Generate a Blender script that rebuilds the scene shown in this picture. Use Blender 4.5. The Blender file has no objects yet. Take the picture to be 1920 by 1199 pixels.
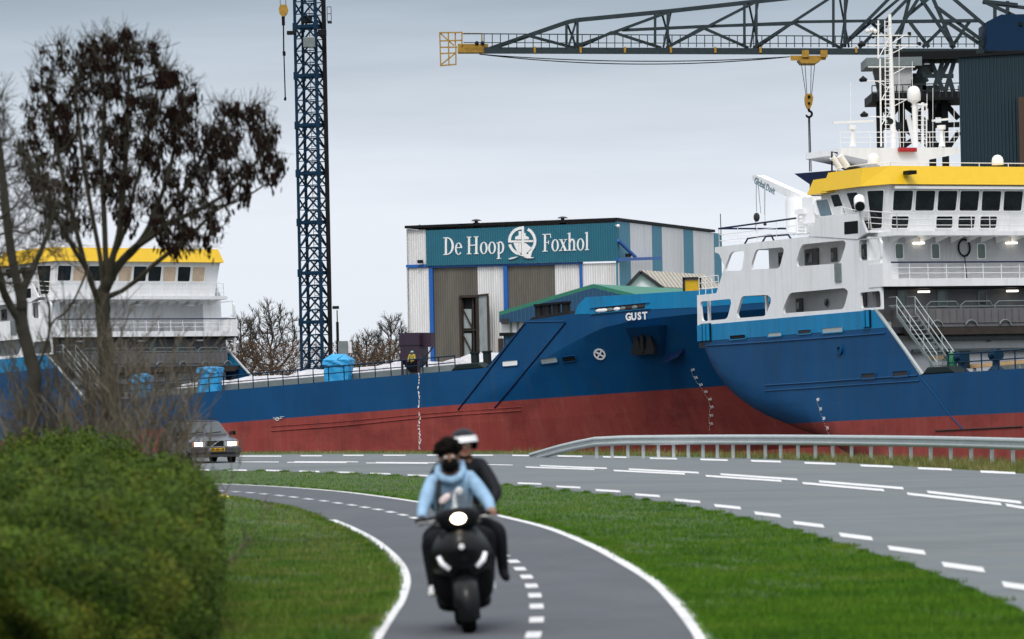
import bpy, math, random
import numpy as np
from mathutils import Vector, Matrix
from mathutils.bvhtree import BVHTree
from mathutils.geometry import tessellate_polygon
random.seed(7); RNG = np.random.default_rng(7)
SC = bpy.context.scene
COL = SC.collection
PI = math.pi

# ------------------------------------------------------------------ camera model (1920 x 1199 photograph)
FPX = 8000.0
CAMH = 2.2
TH = math.atan(135.5 / FPX); RO = math.radians(1.2)
CF = Vector((0, math.cos(TH), math.sin(TH)))
_R0 = Vector((1, 0, 0)); _U0 = Vector((0, -math.sin(TH), math.cos(TH)))
CR = math.cos(RO) * _R0 - math.sin(RO) * _U0
CU = math.sin(RO) * _R0 + math.cos(RO) * _U0
CO = Vector((0, 0, CAMH))

def ray(px, py):
    return CF + CR * ((px - 960) / FPX) + CU * ((599.5 - py) / FPX)

def at(px, py, Y):
    d = ray(px, py); return CO + d * (Y / d.y)

def gnd(px, py, z=0.0):
    d = ray(px, py); t = (z - CAMH) / d.z; return CO + d * t

def to_px(P):
    d = Vector(P) - CO; w = d.dot(CF)
    return 960 + FPX * d.dot(CR) / w, 599.5 - FPX * d.dot(CU) / w

# ------------------------------------------------------------------ mesh helper
WM = {}
def V3(p): return Vector(p)

class MB:
    def __init__(s): s.v = []; s.f = []; s.m = []
    def add(s, vs, fs, mi=0):
        n = len(s.v); s.v.extend([tuple(p) for p in vs])
        for f in fs: s.f.append([i + n for i in f]); s.m.append(mi)
        return s
    def poly(s, pts, mi=0): return s.add(pts, [list(range(len(pts)))], mi)
    def hexa(s, b, t, mi=0):
        return s.add(list(b) + list(t), [[3, 2, 1, 0], [4, 5, 6, 7], [0, 1, 5, 4], [1, 2, 6, 5], [2, 3, 7, 6], [3, 0, 4, 7]], mi)
    def box(s, c, sz, rot=None, mi=0):
        c = V3(c); x, y, z = sz[0] / 2, sz[1] / 2, sz[2] / 2
        P = [Vector(q) for q in ((-x, -y, -z), (x, -y, -z), (x, y, -z), (-x, y, -z), (-x, -y, z), (x, -y, z), (x, y, z), (-x, y, z))]
        if rot is not None: P = [rot @ q for q in P]
        P = [q + c for q in P]; return s.hexa(P[:4], P[4:], mi)
    def box2(s, a, b, mi=0):
        return s.box([(a[i] + b[i]) / 2 for i in range(3)], [abs(b[i] - a[i]) for i in range(3)], None, mi)
    def bar(s, a, b, w, h=None, up=(0, 0, 1), mi=0):
        a, b = V3(a), V3(b); h = h or w; d = (b - a)
        if d.length < 1e-6: return s
        d.normalize(); u = V3(up)
        if abs(d.dot(u)) > .98: u = Vector((1, 0, 0)) if abs(d.x) < .9 else Vector((0, 1, 0))
        r = d.cross(u).normalized() * (w / 2); u2 = r.cross(d).normalized() * (h / 2)
        o = [-r - u2, r - u2, r + u2, -r + u2]
        return s.hexa([a + q for q in o], [b + q for q in o], mi)
    def tube(s, pts, r, n=6, cap=True, mi=0):
        pts = [V3(p) for p in pts]; m = len(pts); rs = r if isinstance(r, (list, tuple)) else [r] * m
        base = len(s.v); pr = None
        for i, p in enumerate(pts):
            d = (pts[min(i + 1, m - 1)] - pts[max(i - 1, 0)])
            if d.length < 1e-9: d = Vector((0, 0, 1))
            d.normalize()
            if pr is None:
                a = Vector((0, 0, 1)) if abs(d.z) < .9 else Vector((1, 0, 0)); pr = d.cross(a).normalized()
            else:
                pr = pr - d * pr.dot(d)
                pr = pr.normalized() if pr.length > 1e-6 else d.orthogonal().normalized()
            q = d.cross(pr)
            for k in range(n):
                t = 2 * PI * k / n; s.v.append(tuple(p + (pr * math.cos(t) + q * math.sin(t)) * rs[i]))
        for i in range(m - 1):
            for k in range(n):
                a = base + i * n + k; b = base + i * n + (k + 1) % n
                s.f.append([a, b, b + n, a + n]); s.m.append(mi)
        if cap:
            s.f.append([base + k for k in range(n)][::-1]); s.m.append(mi)
            s.f.append([base + (m - 1) * n + k for k in range(n)]); s.m.append(mi)
        return s
    def prism(s, pts, vec, mi=0):
        pts = [V3(p) for p in pts]; vec = V3(vec); n = len(pts)
        fs = [list(range(n))[::-1], [n + i for i in range(n)]] + [[i, (i + 1) % n, n + (i + 1) % n, n + i] for i in range(n)]
        return s.add(pts + [p + vec for p in pts], fs, mi)
    def lathe(s, prof, n, o, ax=(0, 0, 1), mi=0):
        ax = V3(ax).normalized(); x = ax.orthogonal().normalized(); y = ax.cross(x); o = V3(o); b = len(s.v)
        for r, z in prof:
            for k in range(n):
                t = 2 * PI * k / n; s.v.append(tuple(o + ax * z + (x * math.cos(t) + y * math.sin(t)) * r))
        for i in range(len(prof) - 1):
            for k in range(n):
                a = b + i * n + k; c = b + i * n + (k + 1) % n; s.f.append([a, c, c + n, a + n]); s.m.append(mi)
        s.f.append([b + k for k in range(n)][::-1]); s.m.append(mi)
        s.f.append([b + (len(prof) - 1) * n + k for k in range(n)]); s.m.append(mi)
        return s
    def ball(s, c, r, n=12, m=8, rot=None, mi=0):
        r = r if isinstance(r, (tuple, list)) else (r, r, r); c = V3(c); b = len(s.v)
        for i in range(m + 1):
            ph = PI * i / m
            for k in range(n):
                t = 2 * PI * k / n
                q = Vector((r[0] * math.sin(ph) * math.cos(t), r[1] * math.sin(ph) * math.sin(t), -r[2] * math.cos(ph)))
                if rot is not None: q = rot @ q
                s.v.append(tuple(c + q))
        for i in range(m):
            for k in range(n):
                a = b + i * n + k; d = b + i * n + (k + 1) % n; s.f.append([a, d, d + n, a + n]); s.m.append(mi)
        return s
    def plate(s, outer, holes, fn, mi=0, mback=None):
        """2-D outline with holes -> a thick plate; fn(u, v, k) gives the 3-D point of face k (0 front, 1 back)."""
        loops = [list(outer)] + [list(h) for h in holes]
        flat = [p for l in loops for p in l]; n = len(flat)
        tris = tessellate_polygon([[Vector((p[0], p[1], 0)) for p in l] for l in loops])
        V = [fn(p[0], p[1], 0) for p in flat] + [fn(p[0], p[1], 1) for p in flat]
        F = [list(t) for t in tris] + [[i + n for i in t][::-1] for t in tris]
        k = 0
        for l in loops:
            for i in range(len(l)):
                a = k + i; b2 = k + (i + 1) % len(l); F.append([a, b2, b2 + n, a + n])
            k += len(l)
        return s.add(V, F, mi)
    def build(s, name, mats, parent=None, smooth=False, local=False, bevel=0, angle=None, subs=0):
        me = bpy.data.meshes.new(name); me.from_pydata(s.v, [], s.f)
        mats = mats if isinstance(mats, (list, tuple)) else [mats]
        for m in mats: me.materials.append(m)
        if len(mats) > 1: me.polygons.foreach_set('material_index', s.m)
        if smooth: me.polygons.foreach_set('use_smooth', [True] * len(me.polygons))
        me.validate(); me.update()
        o = bpy.data.objects.new(name, me); COL.objects.link(o)
        put(o, parent, local)
        if subs:
            md = o.modifiers.new('sub', 'SUBSURF'); md.levels = md.render_levels = subs
        if bevel:
            md = o.modifiers.new('bev', 'BEVEL'); md.width = bevel; md.segments = 2; md.limit_method = 'ANGLE'; md.angle_limit = math.radians(40)
        if smooth and angle:
            try: me.set_sharp_from_angle(angle=math.radians(angle))
            except Exception: pass
        return o

def put(o, parent, local=False):
    if parent is None: WM[o] = Matrix(); return
    o.parent = parent; W = WM[parent]
    if local: WM[o] = W.copy()
    else:
        o.matrix_parent_inverse = W.inverted(); WM[o] = Matrix()

def tag(o, label=None, cat=None, group=None, kind=None):
    if label: o['label'] = label
    if cat: o['category'] = cat
    if group: o['group'] = group
    if kind: o['kind'] = kind
    return o

def thing(name, loc, label, cat, group=None, mat=None):
    o = bpy.data.objects.new(name, None); COL.objects.link(o); o.empty_display_size = .2
    M = mat if mat is not None else Matrix.Translation(Vector(loc))
    o.matrix_world = M; WM[o] = M.copy()
    return tag(o, label, cat, group)

def rounded(pts, r, n=4):
    out = []; N = len(pts)
    for i in range(N):
        p0, p, p1 = [Vector(pts[j]).to_2d() for j in ((i - 1) % N, i, (i + 1) % N)]
        a, b = (p0 - p), (p1 - p); ra = min(r, a.length * .45, b.length * .45)
        A = p + a.normalized() * ra; B = p + b.normalized() * ra
        for k in range(n + 1):
            t = k / n; q = A * (1 - t) ** 2 + p * 2 * t * (1 - t) + B * t * t; out.append((q.x, q.y))
    return out

def polyline(pts, step):
    """Catmull-Rom through pts, sampled about every step."""
    P = [Vector(p) for p in pts]; P = [P[0] * 2 - P[1]] + P + [P[-1] * 2 - P[-2]]; out = []
    for i in range(1, len(P) - 2):
        n = max(1, int((P[i + 1] - P[i]).length / step))
        for k in range(n):
            t = k / n; a, b, c, d = P[i - 1:i + 3]
            out.append(.5 * ((2 * b) + (c - a) * t + (2 * a - 5 * b + 4 * c - d) * t * t + (3 * b - a - 3 * c + d) * t ** 3))
    out.append(P[-2]); return out

# ------------------------------------------------------------------ materials
def srgb(r, g, b):
    f = lambda c: (c / 255 / 12.92) if c / 255 <= .04045 else ((c / 255 + .055) / 1.055) ** 2.4
    return (f(r), f(g), f(b))

def pm(name, col, rough=.6, metal=0., var=.12, scale=2., bump=0., bscale=30., stretch=(1, 1, 1), emit=None, es=0., spec=.5,
       corr=None, corr_pitch=.25, corr_d=.03, isl=0., coat=0., dirt=None, seams=None, trans=0.):
    m = bpy.data.materials.new(name); m.use_nodes = True; nt = m.node_tree; N = nt.nodes; L = nt.links
    b = N['Principled BSDF']; b.inputs['Roughness'].default_value = rough; b.inputs['Metallic'].default_value = metal
    b.inputs['Specular IOR Level'].default_value = spec; b.inputs['Coat Weight'].default_value = coat
    if trans: b.inputs['Transmission Weight'].default_value = trans
    tc = N.new('ShaderNodeTexCoord'); mp = N.new('ShaderNodeMapping'); mp.inputs['Scale'].default_value = stretch
    L.new(tc.outputs['Object'], mp.inputs[0])
    nz = N.new('ShaderNodeTexNoise'); nz.inputs['Scale'].default_value = scale; nz.inputs['Detail'].default_value = 5; nz.inputs['Roughness'].default_value = .65
    L.new(mp.outputs[0], nz.inputs['Vector'])
    mr = N.new('ShaderNodeMapRange'); mr.inputs['From Min'].default_value = .25; mr.inputs['From Max'].default_value = .75
    mr.inputs['To Min'].default_value = 1 - var; mr.inputs['To Max'].default_value = 1 + var
    L.new(nz.outputs['Fac'], mr.inputs[0]); fac = mr.outputs[0]
    if isl:
        g = N.new('ShaderNodeNewGeometry'); m2 = N.new('ShaderNodeMapRange'); m2.inputs['To Min'].default_value = 1 - isl; m2.inputs['To Max'].default_value = 1 + isl
        L.new(g.outputs['Random Per Island'], m2.inputs[0]); mm = N.new('ShaderNodeMath'); mm.operation = 'MULTIPLY'
        L.new(fac, mm.inputs[0]); L.new(m2.outputs[0], mm.inputs[1]); fac = mm.outputs[0]
    vm = N.new('ShaderNodeVectorMath'); vm.operation = 'SCALE'; vm.inputs[0].default_value = col; L.new(fac, vm.inputs['Scale'])
    cout = vm.outputs[0]
    for dirt in ([] if not dirt else dirt if isinstance(dirt, list) else [dirt]):   # (colour, amount, scale, stretch): stains with a shape of their own
        mp2 = N.new('ShaderNodeMapping'); mp2.inputs['Scale'].default_value = dirt[3]; L.new(tc.outputs['Object'], mp2.inputs[0])
        n2 = N.new('ShaderNodeTexNoise'); n2.inputs['Scale'].default_value = dirt[2]; n2.inputs['Detail'].default_value = 6; n2.inputs['Roughness'].default_value = .7
        L.new(mp2.outputs[0], n2.inputs['Vector'])
        r2 = N.new('ShaderNodeMapRange'); r2.inputs['From Min'].default_value = .5; r2.inputs['From Max'].default_value = .75; r2.inputs['To Max'].default_value = dirt[1]
        L.new(n2.outputs['Fac'], r2.inputs[0]); mx = N.new('ShaderNodeMix'); mx.data_type = 'RGBA'
        L.new(r2.outputs[0], mx.inputs['Factor']); L.new(cout, mx.inputs['A']); mx.inputs['B'].default_value = (*dirt[0], 1); cout = mx.outputs['Result']
    nrm = None
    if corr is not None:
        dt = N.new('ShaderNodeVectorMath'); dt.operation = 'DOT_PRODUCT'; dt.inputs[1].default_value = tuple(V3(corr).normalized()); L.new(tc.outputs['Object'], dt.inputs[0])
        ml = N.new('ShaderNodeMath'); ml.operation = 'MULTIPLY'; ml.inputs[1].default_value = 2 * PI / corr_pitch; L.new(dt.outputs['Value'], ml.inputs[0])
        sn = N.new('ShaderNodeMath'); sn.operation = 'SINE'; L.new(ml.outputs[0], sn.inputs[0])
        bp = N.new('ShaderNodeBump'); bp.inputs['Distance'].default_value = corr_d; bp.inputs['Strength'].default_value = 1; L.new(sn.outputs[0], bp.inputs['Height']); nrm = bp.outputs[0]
        # rib shading painted into the colour: troughs darker, crests lighter
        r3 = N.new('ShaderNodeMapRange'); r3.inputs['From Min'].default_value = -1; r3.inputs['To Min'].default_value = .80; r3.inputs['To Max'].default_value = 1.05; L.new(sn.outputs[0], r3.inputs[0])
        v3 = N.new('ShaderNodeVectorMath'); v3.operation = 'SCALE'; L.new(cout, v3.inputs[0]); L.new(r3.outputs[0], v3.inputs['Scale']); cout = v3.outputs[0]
    if seams:  # welded plate seams: (plate length, plate height, depth)
        sx = N.new('ShaderNodeSeparateXYZ'); L.new(tc.outputs['Object'], sx.inputs[0]); cb = N.new('ShaderNodeCombineXYZ'); L.new(sx.outputs['X'], cb.inputs['X']); L.new(sx.outputs['Z'], cb.inputs['Y'])
        bt = N.new('ShaderNodeTexBrick'); bt.inputs['Scale'].default_value = 1; bt.inputs['Brick Width'].default_value = seams[0]; bt.inputs['Row Height'].default_value = seams[1]
        bt.inputs['Mortar Size'].default_value = .02; bt.inputs['Mortar Smooth'].default_value = 1
        bt.inputs['Color1'].default_value = (.93, .93, .93, 1); bt.inputs['Color2'].default_value = (1.06, 1.06, 1.06, 1); bt.inputs['Mortar'].default_value = (.85, .85, .85, 1); L.new(cb.outputs[0], bt.inputs['Vector'])
        v4 = N.new('ShaderNodeVectorMath'); v4.operation = 'MULTIPLY'; L.new(cout, v4.inputs[0]); L.new(bt.outputs['Color'], v4.inputs[1]); cout = v4.outputs[0]
        n4 = N.new('ShaderNodeTexNoise'); n4.inputs['Scale'].default_value = .55; n4.inputs['Detail'].default_value = 2; L.new(tc.outputs['Object'], n4.inputs['Vector'])
        bq = N.new('ShaderNodeBump'); bq.inputs['Distance'].default_value = seams[2]; bq.inputs['Strength'].default_value = .6; L.new(n4.outputs['Fac'], bq.inputs['Height']); nrm = bq.outputs[0]
    L.new(cout, b.inputs['Base Color'])
    if bump:
        n3 = N.new('ShaderNodeTexNoise'); n3.inputs['Scale'].default_value = bscale; n3.inputs['Detail'].default_value = 4; L.new(tc.outputs['Object'], n3.inputs['Vector'])
        b3 = N.new('ShaderNodeBump'); b3.inputs['Distance'].default_value = bump; b3.inputs['Strength'].default_value = .8; L.new(n3.outputs['Fac'], b3.inputs['Height'])
        if nrm is not None: L.new(nrm, b3.inputs['Normal'])
        nrm = b3.outputs[0]
    if nrm is not None: L.new(nrm, b.inputs['Normal'])
    if emit:
        b.inputs['Emission Color'].default_value = (*emit, 1); b.inputs['Emission Strength'].default_value = es
    return m

M = {}
M['white'] = pm('white_paint', (.80, .81, .82), .4, var=.04, scale=1.2, dirt=[((.55, .54, .5), .3, .7, (1, 1, .25)), ((.45, .36, .28), .3, 1.8, (1.5, 1.5, .07))])
M['white_clean'] = pm('white_gloss', (.82, .82, .82), .35, var=.03)
M['lblue'] = pm('light_blue_paint', (.004, .19, .40), .42, spec=.3, var=.1, scale=.8, stretch=(1, 1, .3), dirt=[((.05, .26, .42), .3, .6, (1, 1, .15)), ((.02, .11, .2), .5, 1., (1, 1, .1))])
HULLD = [((.010, .075, .165), .55, .5, (1, 1, .12)), ((.03, .06, .09), .45, 1.3, (1.5, 1, .06)), ((.001, .032, .09), .4, .22, (1, 1, .7))]
M['blue'] = pm('blue_hull_paint', (.001, .060, .172), .46, spec=.25, var=.13, scale=.35, stretch=(1, 1, .5), seams=(6, 1.22, .05), dirt=HULLD)
M['red'] = pm('red_antifouling', (.27, .052, .044), .7, spec=.12, var=.12, scale=.5, stretch=(1, 1, .6), seams=(7, 1.4, .05), dirt=[((.33, .10, .085), .5, .45, (1, 1, .1)), ((.10, .022, .02), .75, .28, (.6, 1, 1.1)), ((.40, .2, .17), .18, 1.1, (2, 1, .05))])
M['yellow'] = pm('yellow_paint', (.80, .50, .012), .4, var=.04)
M['navy'] = pm('navy_paint', (.004, .012, .05), .5, spec=.2)
M['grey'] = pm('grey_steel_primer', (.115, .112, .118), .6, var=.15, scale=1.2, dirt=((.19, .18, .17), .5, 1.2, (1, 1, .3)))
M['dgrey'] = pm('dark_grey_steel', (.035, .035, .04), .65, var=.2, spec=.2)
M['rust'] = pm('rusty_beam', (.03, .021, .016), .85, var=.4, scale=2.5, bump=.01)
M['black'] = pm('black_steel', (.007, .008, .009), .6, var=.2, spec=.15)
M['dkgreen'] = pm('dark_green_steel', (.008, .016, .017), .6, var=.2, spec=.2)
M['glass'] = pm('window_glass', (.010, .014, .015), .07, var=.9, scale=.9, spec=.5)
M['curtain'] = pm('curtained_window', (.085, .125, .105), .15, var=.6, scale=5, stretch=(5, 5, .2), spec=.6)
M['blueglass'] = pm('bluish_glass', (.10, .18, .22), .12, var=.2, spec=.6)
M['board'] = pm('boarded_window', (.55, .42, .30), .7, var=.15)
M['wood'] = pm('timber', (.60, .40, .20), .7, var=.2, scale=3, stretch=(.3, .3, 4))
M['galv'] = pm('galvanised_steel', (.42, .46, .46), .45, metal=.3, var=.1, scale=3)
M['lamp'] = pm('lit_lamp', (.9, .9, .85), .4, emit=(1, .92, .78), es=2.2)
M['pipe'] = pm('grey_pipe', (.16, .19, .19), .5, var=.2)
M['steelblue'] = pm('blue_crane_steel', (.003, .024, .054), .55, var=.25, scale=2, spec=.15)
M['cranegrey'] = pm('grey_green_crane_steel', (.026, .040, .046), .55, var=.25, scale=2, spec=.2)
M['craneyellow'] = pm('crane_yellow', (.36, .20, .016), .5, var=.3, scale=3)
M['redpaint'] = pm('red_paint', (.40, .015, .02), .4)
M['green'] = pm('green_bottle_paint', (.01, .15, .06), .4)
M['tarp'] = pm('blue_tarpaulin', (.02, .30, .62), .45, var=.15, scale=3, bump=.06, bscale=4)
M['sheet'] = pm('white_plastic_sheet', (.48, .47, .49), .5, var=.3, scale=2.5, bump=.12, bscale=3)
M['ply'] = pm('pale_plywood', (.50, .42, .33), .7, var=.2, scale=1.5)
# ------------------------------------------------------------------ camera, sky, sun
cd = bpy.data.cameras.new('camera'); cam = bpy.data.objects.new('camera', cd); COL.objects.link(cam); SC.camera = cam
cam.matrix_world = Matrix(((CR.x, CU.x, -CF.x, CO.x), (CR.y, CU.y, -CF.y, CO.y), (CR.z, CU.z, -CF.z, CO.z), (0, 0, 0, 1)))
cd.sensor_width = 36; cd.lens = FPX / 1920 * 36; cd.clip_start = .5; cd.clip_end = 8000
cd.dof.use_dof = True; cd.dof.focus_distance = 275; cd.dof.aperture_fstop = 3.3

SUN_EL, SUN_AZ = math.radians(52), math.radians(190)      # high, behind the camera and a little to its left
w = bpy.data.worlds.new('World'); SC.world = w; w.use_nodes = True; nt = w.node_tree; N = nt.nodes; L = nt.links
bg = N['Background']; out = N['World Output']
sky = N.new('ShaderNodeTexSky'); sky.sky_type = 'NISHITA'; sky.sun_disc = False; sky.sun_elevation = SUN_EL; sky.sun_rotation = SUN_AZ
sky.dust_density = 4
bg.inputs['Strength'].default_value = .05; L.new(sky.outputs[0], bg.inputs['Color'])
tc = N.new('ShaderNodeTexCoord'); sx = N.new('ShaderNodeSeparateXYZ'); L.new(tc.outputs['Generated'], sx.inputs[0])
mp = N.new('ShaderNodeMapping'); mp.inputs['Scale'].default_value = (9, 9, 90); L.new(tc.outputs['Generated'], mp.inputs[0])
nz = N.new('ShaderNodeTexNoise'); nz.inputs['Scale'].default_value = 1.; nz.inputs['Detail'].default_value = 5; nz.inputs['Roughness'].default_value = .55; L.new(mp.outputs[0], nz.inputs['Vector'])
ad = N.new('ShaderNodeMath'); ad.operation = 'MULTIPLY_ADD'; ad.inputs[1].default_value = .026; L.new(nz.outputs['Fac'], ad.inputs[0]); L.new(sx.outputs['Z'], ad.inputs[2])
mr = N.new('ShaderNodeMapRange'); mr.inputs['From Min'].default_value = .013 - .02; mr.inputs['From Max'].default_value = .013 + 1; L.new(ad.outputs[0], mr.inputs[0])
cr = N.new('ShaderNodeValToRGB'); L.new(mr.outputs[0], cr.inputs[0]); cr.color_ramp.interpolation = 'LINEAR'
SK = [(-.02, (.60, .66, .72)), (.012, (.78, .83, .90)), (.040, (.75, .79, .87)), (.056, (.62, .67, .76)), (.074, (.45, .50, .58)), (.090, (.29, .34, .415)), (.105, (.20, .245, .31)), (.16, (.17, .23, .28)), (.32, (.52, .56, .61)), (.7, (1.15, 1.2, 1.26)), (.98, (1.4, 1.45, 1.5))]
el = cr.color_ramp.elements
while len(el) < len(SK): el.new(.5)
for e, (z, c) in zip(el, SK): e.position = (z + .02) / 1.02; e.color = (*c, 1)
b2 = N.new('ShaderNodeBackground'); L.new(cr.outputs[0], b2.inputs['Color']); b2.inputs['Strength'].default_value = 1.0
asd = N.new('ShaderNodeAddShader'); L.new(bg.outputs[0], asd.inputs[0]); L.new(b2.outputs[0], asd.inputs[1]); L.new(asd.outputs[0], out.inputs['Surface'])
sl = bpy.data.lights.new('sun', 'SUN'); so = bpy.data.objects.new('sun', sl); COL.objects.link(so)
sl.energy = 1.5; sl.angle = math.radians(16); sl.color = (1, .96, .9)
sd = Vector((math.sin(SUN_AZ) * math.cos(SUN_EL), math.cos(SUN_AZ) * math.cos(SUN_EL), math.sin(SUN_EL)))
so.rotation_euler = sd.to_track_quat('Z', 'Y').to_euler()
SC.view_settings.view_transform = 'Standard'; SC.view_settings.look = 'None'; SC.view_settings.exposure = 0; SC.view_settings.gamma = 1
SC.cycles.use_denoising = True; SC.cycles.max_bounces = 6; SC.cycles.sample_clamp_indirect = 4

# ------------------------------------------------------------------ ground, canal, road, cycle path
M['soil'] = pm('grassy_soil', (.045, .075, .016), .95, var=.5, scale=1.2, bump=.03, bscale=8)
M['yard'] = pm('yard_ground', (.12, .115, .10), .9, var=.3, scale=.2)
M['water'] = pm('canal_water', (.012, .02, .02), .25, var=.2, spec=.25, bump=.02, bscale=1.5)
M['asphalt'] = pm('grey_road_asphalt', (.118, .134, .140), .85, var=.16, scale=.35, stretch=(.25, 1, 1), bump=.004, bscale=60, dirt=[((.085, .097, .1), .9, .35, (.3, 1, 1)), ((.17, .18, .175), .7, 1.1, (.5, 1, 1)), ((.07, .075, .075), .7, .12, (1, 2, 1)), ((.15, .145, .12), .5, .5, (.15, .8, 1))])
M['asphalt2'] = pm('dark_path_asphalt', (.064, .070, .079), .8, var=.12, scale=.9, bump=.004, bscale=80, dirt=[((.045, .05, .055), .7, .8, (1, .3, 1)), ((.10, .105, .11), .5, .5, (1, .25, 1))])
M['paint'] = pm('road_marking_paint', (.64, .635, .63), .7, var=.08, scale=3, dirt=((.34, .34, .34), .8, 2.2, (1, 1, 1)))

def pxg(pts, z=0.): return [gnd(x, y, z) for x, y in pts]
FAR = [(-300, 872), (-100, 864), (100, 858), (410, 853.8), (700, 852), (960, 852.6), (1110, 854.8), (1260, 857.5), (1460, 862.5), (1710, 876), (1920, 889), (2060, 899)]
NEAR = [(-300, 905), (-100, 896), (100, 888), (360, 882.5), (495, 884), (629, 888), (749, 893), (860, 901), (960, 911), (1110, 925), (1260, 945), (1410, 975), (1560, 1015), (1710, 1061), (1835, 1110), (1920, 1148), (2060, 1225)]
PR = [(200, 903), (384, 907.5), (510, 913), (629, 922), (719, 933), (788, 943), (880, 957), (960, 974), (1035, 994), (1110, 1025), (1175, 1060), (1230, 1095), (1270, 1135), (1300, 1172), (1318, 1199), (1338, 1250)]
PLL = [(623, 976), (659, 991), (698, 1012), (730, 1037), (752, 1063), (760, 1091), (750, 1127), (731, 1156), (704, 1199), (668, 1262)]
PLF = [(200, 930), (402, 931), (450, 934), (540, 948), (599, 964)] + PLL
BANK = [(-900, 862), (-300, 858), (-100, 854), (100, 850.5), (410, 848), (700, 847), (960, 847), (1110, 848.5), (1260, 850), (1460, 854), (1710, 862), (1920, 869), (2060, 874), (2700, 900)]
bk = [Vector((g.x, g.y, 0)) for g in pxg(BANK)]
mb = MB()                                    # the land on this side: flat to the bank, then falling into the canal
n = len(bk)
front = [Vector((p.x * 1.0, -60, 0)) for p in bk]
rows = [[f.lerp(b, t) for f, b in zip(front, bk)] for t in (0, .25, .5, .7, .85, 1)]
slope = [p + Vector((0, 9, -4)) for p in bk]
rows.append(slope)
vs = [p for r in rows for p in r]; fs = []
for r in range(len(rows) - 1):
    for i in range(n - 1): fs.append([r * n + i, r * n + i + 1, (r + 1) * n + i + 1, (r + 1) * n + i])
mb.add(vs, fs)
mb.add([(-3000, -3000, -6), (3000, -3000, -6), (3000, 5000, -6), (-3000, 5000, -6)], [[0, 1, 2, 3]])
L0 = front[0].x; L1 = front[-1].x
mb.add([(-2500, -60, 0), (L0, -60, 0), bk[0], (-2500, bk[0].y, 0)], [[0, 1, 2, 3]])
mb.add([(L1, -60, 0), (2500, -60, 0), (2500, bk[-1].y, 0), bk[-1]], [[0, 1, 2, 3]])
mb.add([(-2500, -2500, 0), (2500, -2500, 0), (2500, -60, 0), (-2500, -60, 0)], [[0, 1, 2, 3]])
tag(mb.build('ground', M['soil']), kind='structure')
mb = MB().add([(-2500, 60, -2.6), (2500, 60, -2.6), (2500, 420, -2.6), (-2500, 420, -2.6)], [[0, 1, 2, 3]])
tag(mb.build('canal_water', M['water']), kind='structure')
mb = MB().hexa([(-2500, 362, -4), (2500, 362, -4), (2500, 5000, -4), (-2500, 5000, -4)], [(-2500, 362, -.6), (2500, 362, -.6), (2500, 5000, -.6), (-2500, 5000, -.6)])
tag(mb.build('shipyard_quay', M['yard']), kind='structure')

def sheet(name, loop, mat, z):
    pts = [Vector((p.x, p.y, z)) for p in loop]
    mb = MB(); mb.add(pts, [list(t) for t in tessellate_polygon([[Vector((p.x, p.y, 0)) for p in pts]])])
    me = mb.build(name, mat)
    for p in me.data.polygons:
        if p.normal.z < 0: p.flip()
    return tag(me, kind='structure')
far = polyline(pxg(FAR), 2); near = polyline(pxg(NEAR), 2); pr = polyline(pxg(PR), 1.0); plf = polyline(pxg(PLF), 1.0)
sheet('road', near + far[::-1], M['asphalt'], .006)
# cycle path runs a little under its edge lines
def offset(line, d):
    o = []
    for i, p in enumerate(line):
        t = (line[min(i + 1, len(line) - 1)] - line[max(i - 1, 0)]); t.z = 0; t.normalize(); o.append(p + Vector((t.y, -t.x, 0)) * d)
    return o
sheet('cycle_path', offset(plf, .10) + offset(pr, -.12)[::-1], M['asphalt2'], .005)
def ribbon(mb, line, w, z):
    a, b = offset(line, w / 2), offset(line, -w / 2); k = len(line)
    vs = [Vector((p.x, p.y, z)) for p in a + b]
    mb.add(vs, [[i, i + 1, k + i + 1, k + i] for i in range(k - 1)])
mb = MB(); ribbon(mb, pr, .15, .012); ribbon(mb, polyline(pxg(PLL), .6), .125, .012)
tag(mb.build('cycle_path_edge_lines', M['paint']), kind='structure')
# path centre dashes
z6 = lambda x, y: (360 + x / 3.341, 840 + y / 3.341)
z5 = lambda x, y: (960 + x / 2, 780 + y / 2)
CD = [z6(*p) for p in ((95, 264), (185, 272), (275, 278), (362, 284), (452, 292), (548, 302), (636, 312), (730, 324), (825, 336), (913, 349), (1000, 362), (1083, 376), (1165, 390), (1245, 406), (1322, 424), (1395, 443), (1470, 463))]
CD += [(822, 985), (844, 994), (866, 1004), (889, 1015), (908, 1025), (926, 1034)] + [z5(*p) for p in ((-34, 525), (6, 549), (30, 577), (55, 607), (73, 641), (86, 677), (92, 718), (92, 769), (80, 826), (52, 890))]
cg = [gnd(*p) for p in CD]; mb = MB()
for i, p in enumerate(cg):
    t = cg[min(i + 1, len(cg) - 1)] - cg[max(i - 1, 0)]; t.z = 0; L_ = min(.5, t.length / 2 * .26); t.normalize(); q = Vector((t.y, -t.x, 0)) * .07
    vs = [p - t * L_ - q, p - t * L_ + q, p + t * L_ + q, p + t * L_ - q]
    mb.add([Vector((v.x, v.y, .012)) for v in vs], [[0, 1, 2, 3]])
tag(mb.build('cycle_path_centre_dashes', M['paint']), kind='structure')
def dash_px(mb, x0, y0, x1, y1, t0, t1=None):
    t1 = t1 or t0; vs = [gnd(x0, y0 - t0 / 2, .014), gnd(x0 + t0 * .5, y0 + t0 / 2, .014), gnd(x1, y1 + t1 / 2, .014), gnd(x1 - t1 * .5, y1 - t1 / 2, .014)]
    mb.add(vs, [[0, 1, 2, 3]])
mb = MB()
FD = [(0, 95, 149), (170, 265, 151.5), (340, 440, 155), (515, 620, 160), (705, 810, 165), (895, 1010, 170.5), (1095, 1215, 178.5), (1305, 1430, 188.5), (1520, 1650, 199), (1755, 1890, 212), (1995, 2130, 226)]
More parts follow.
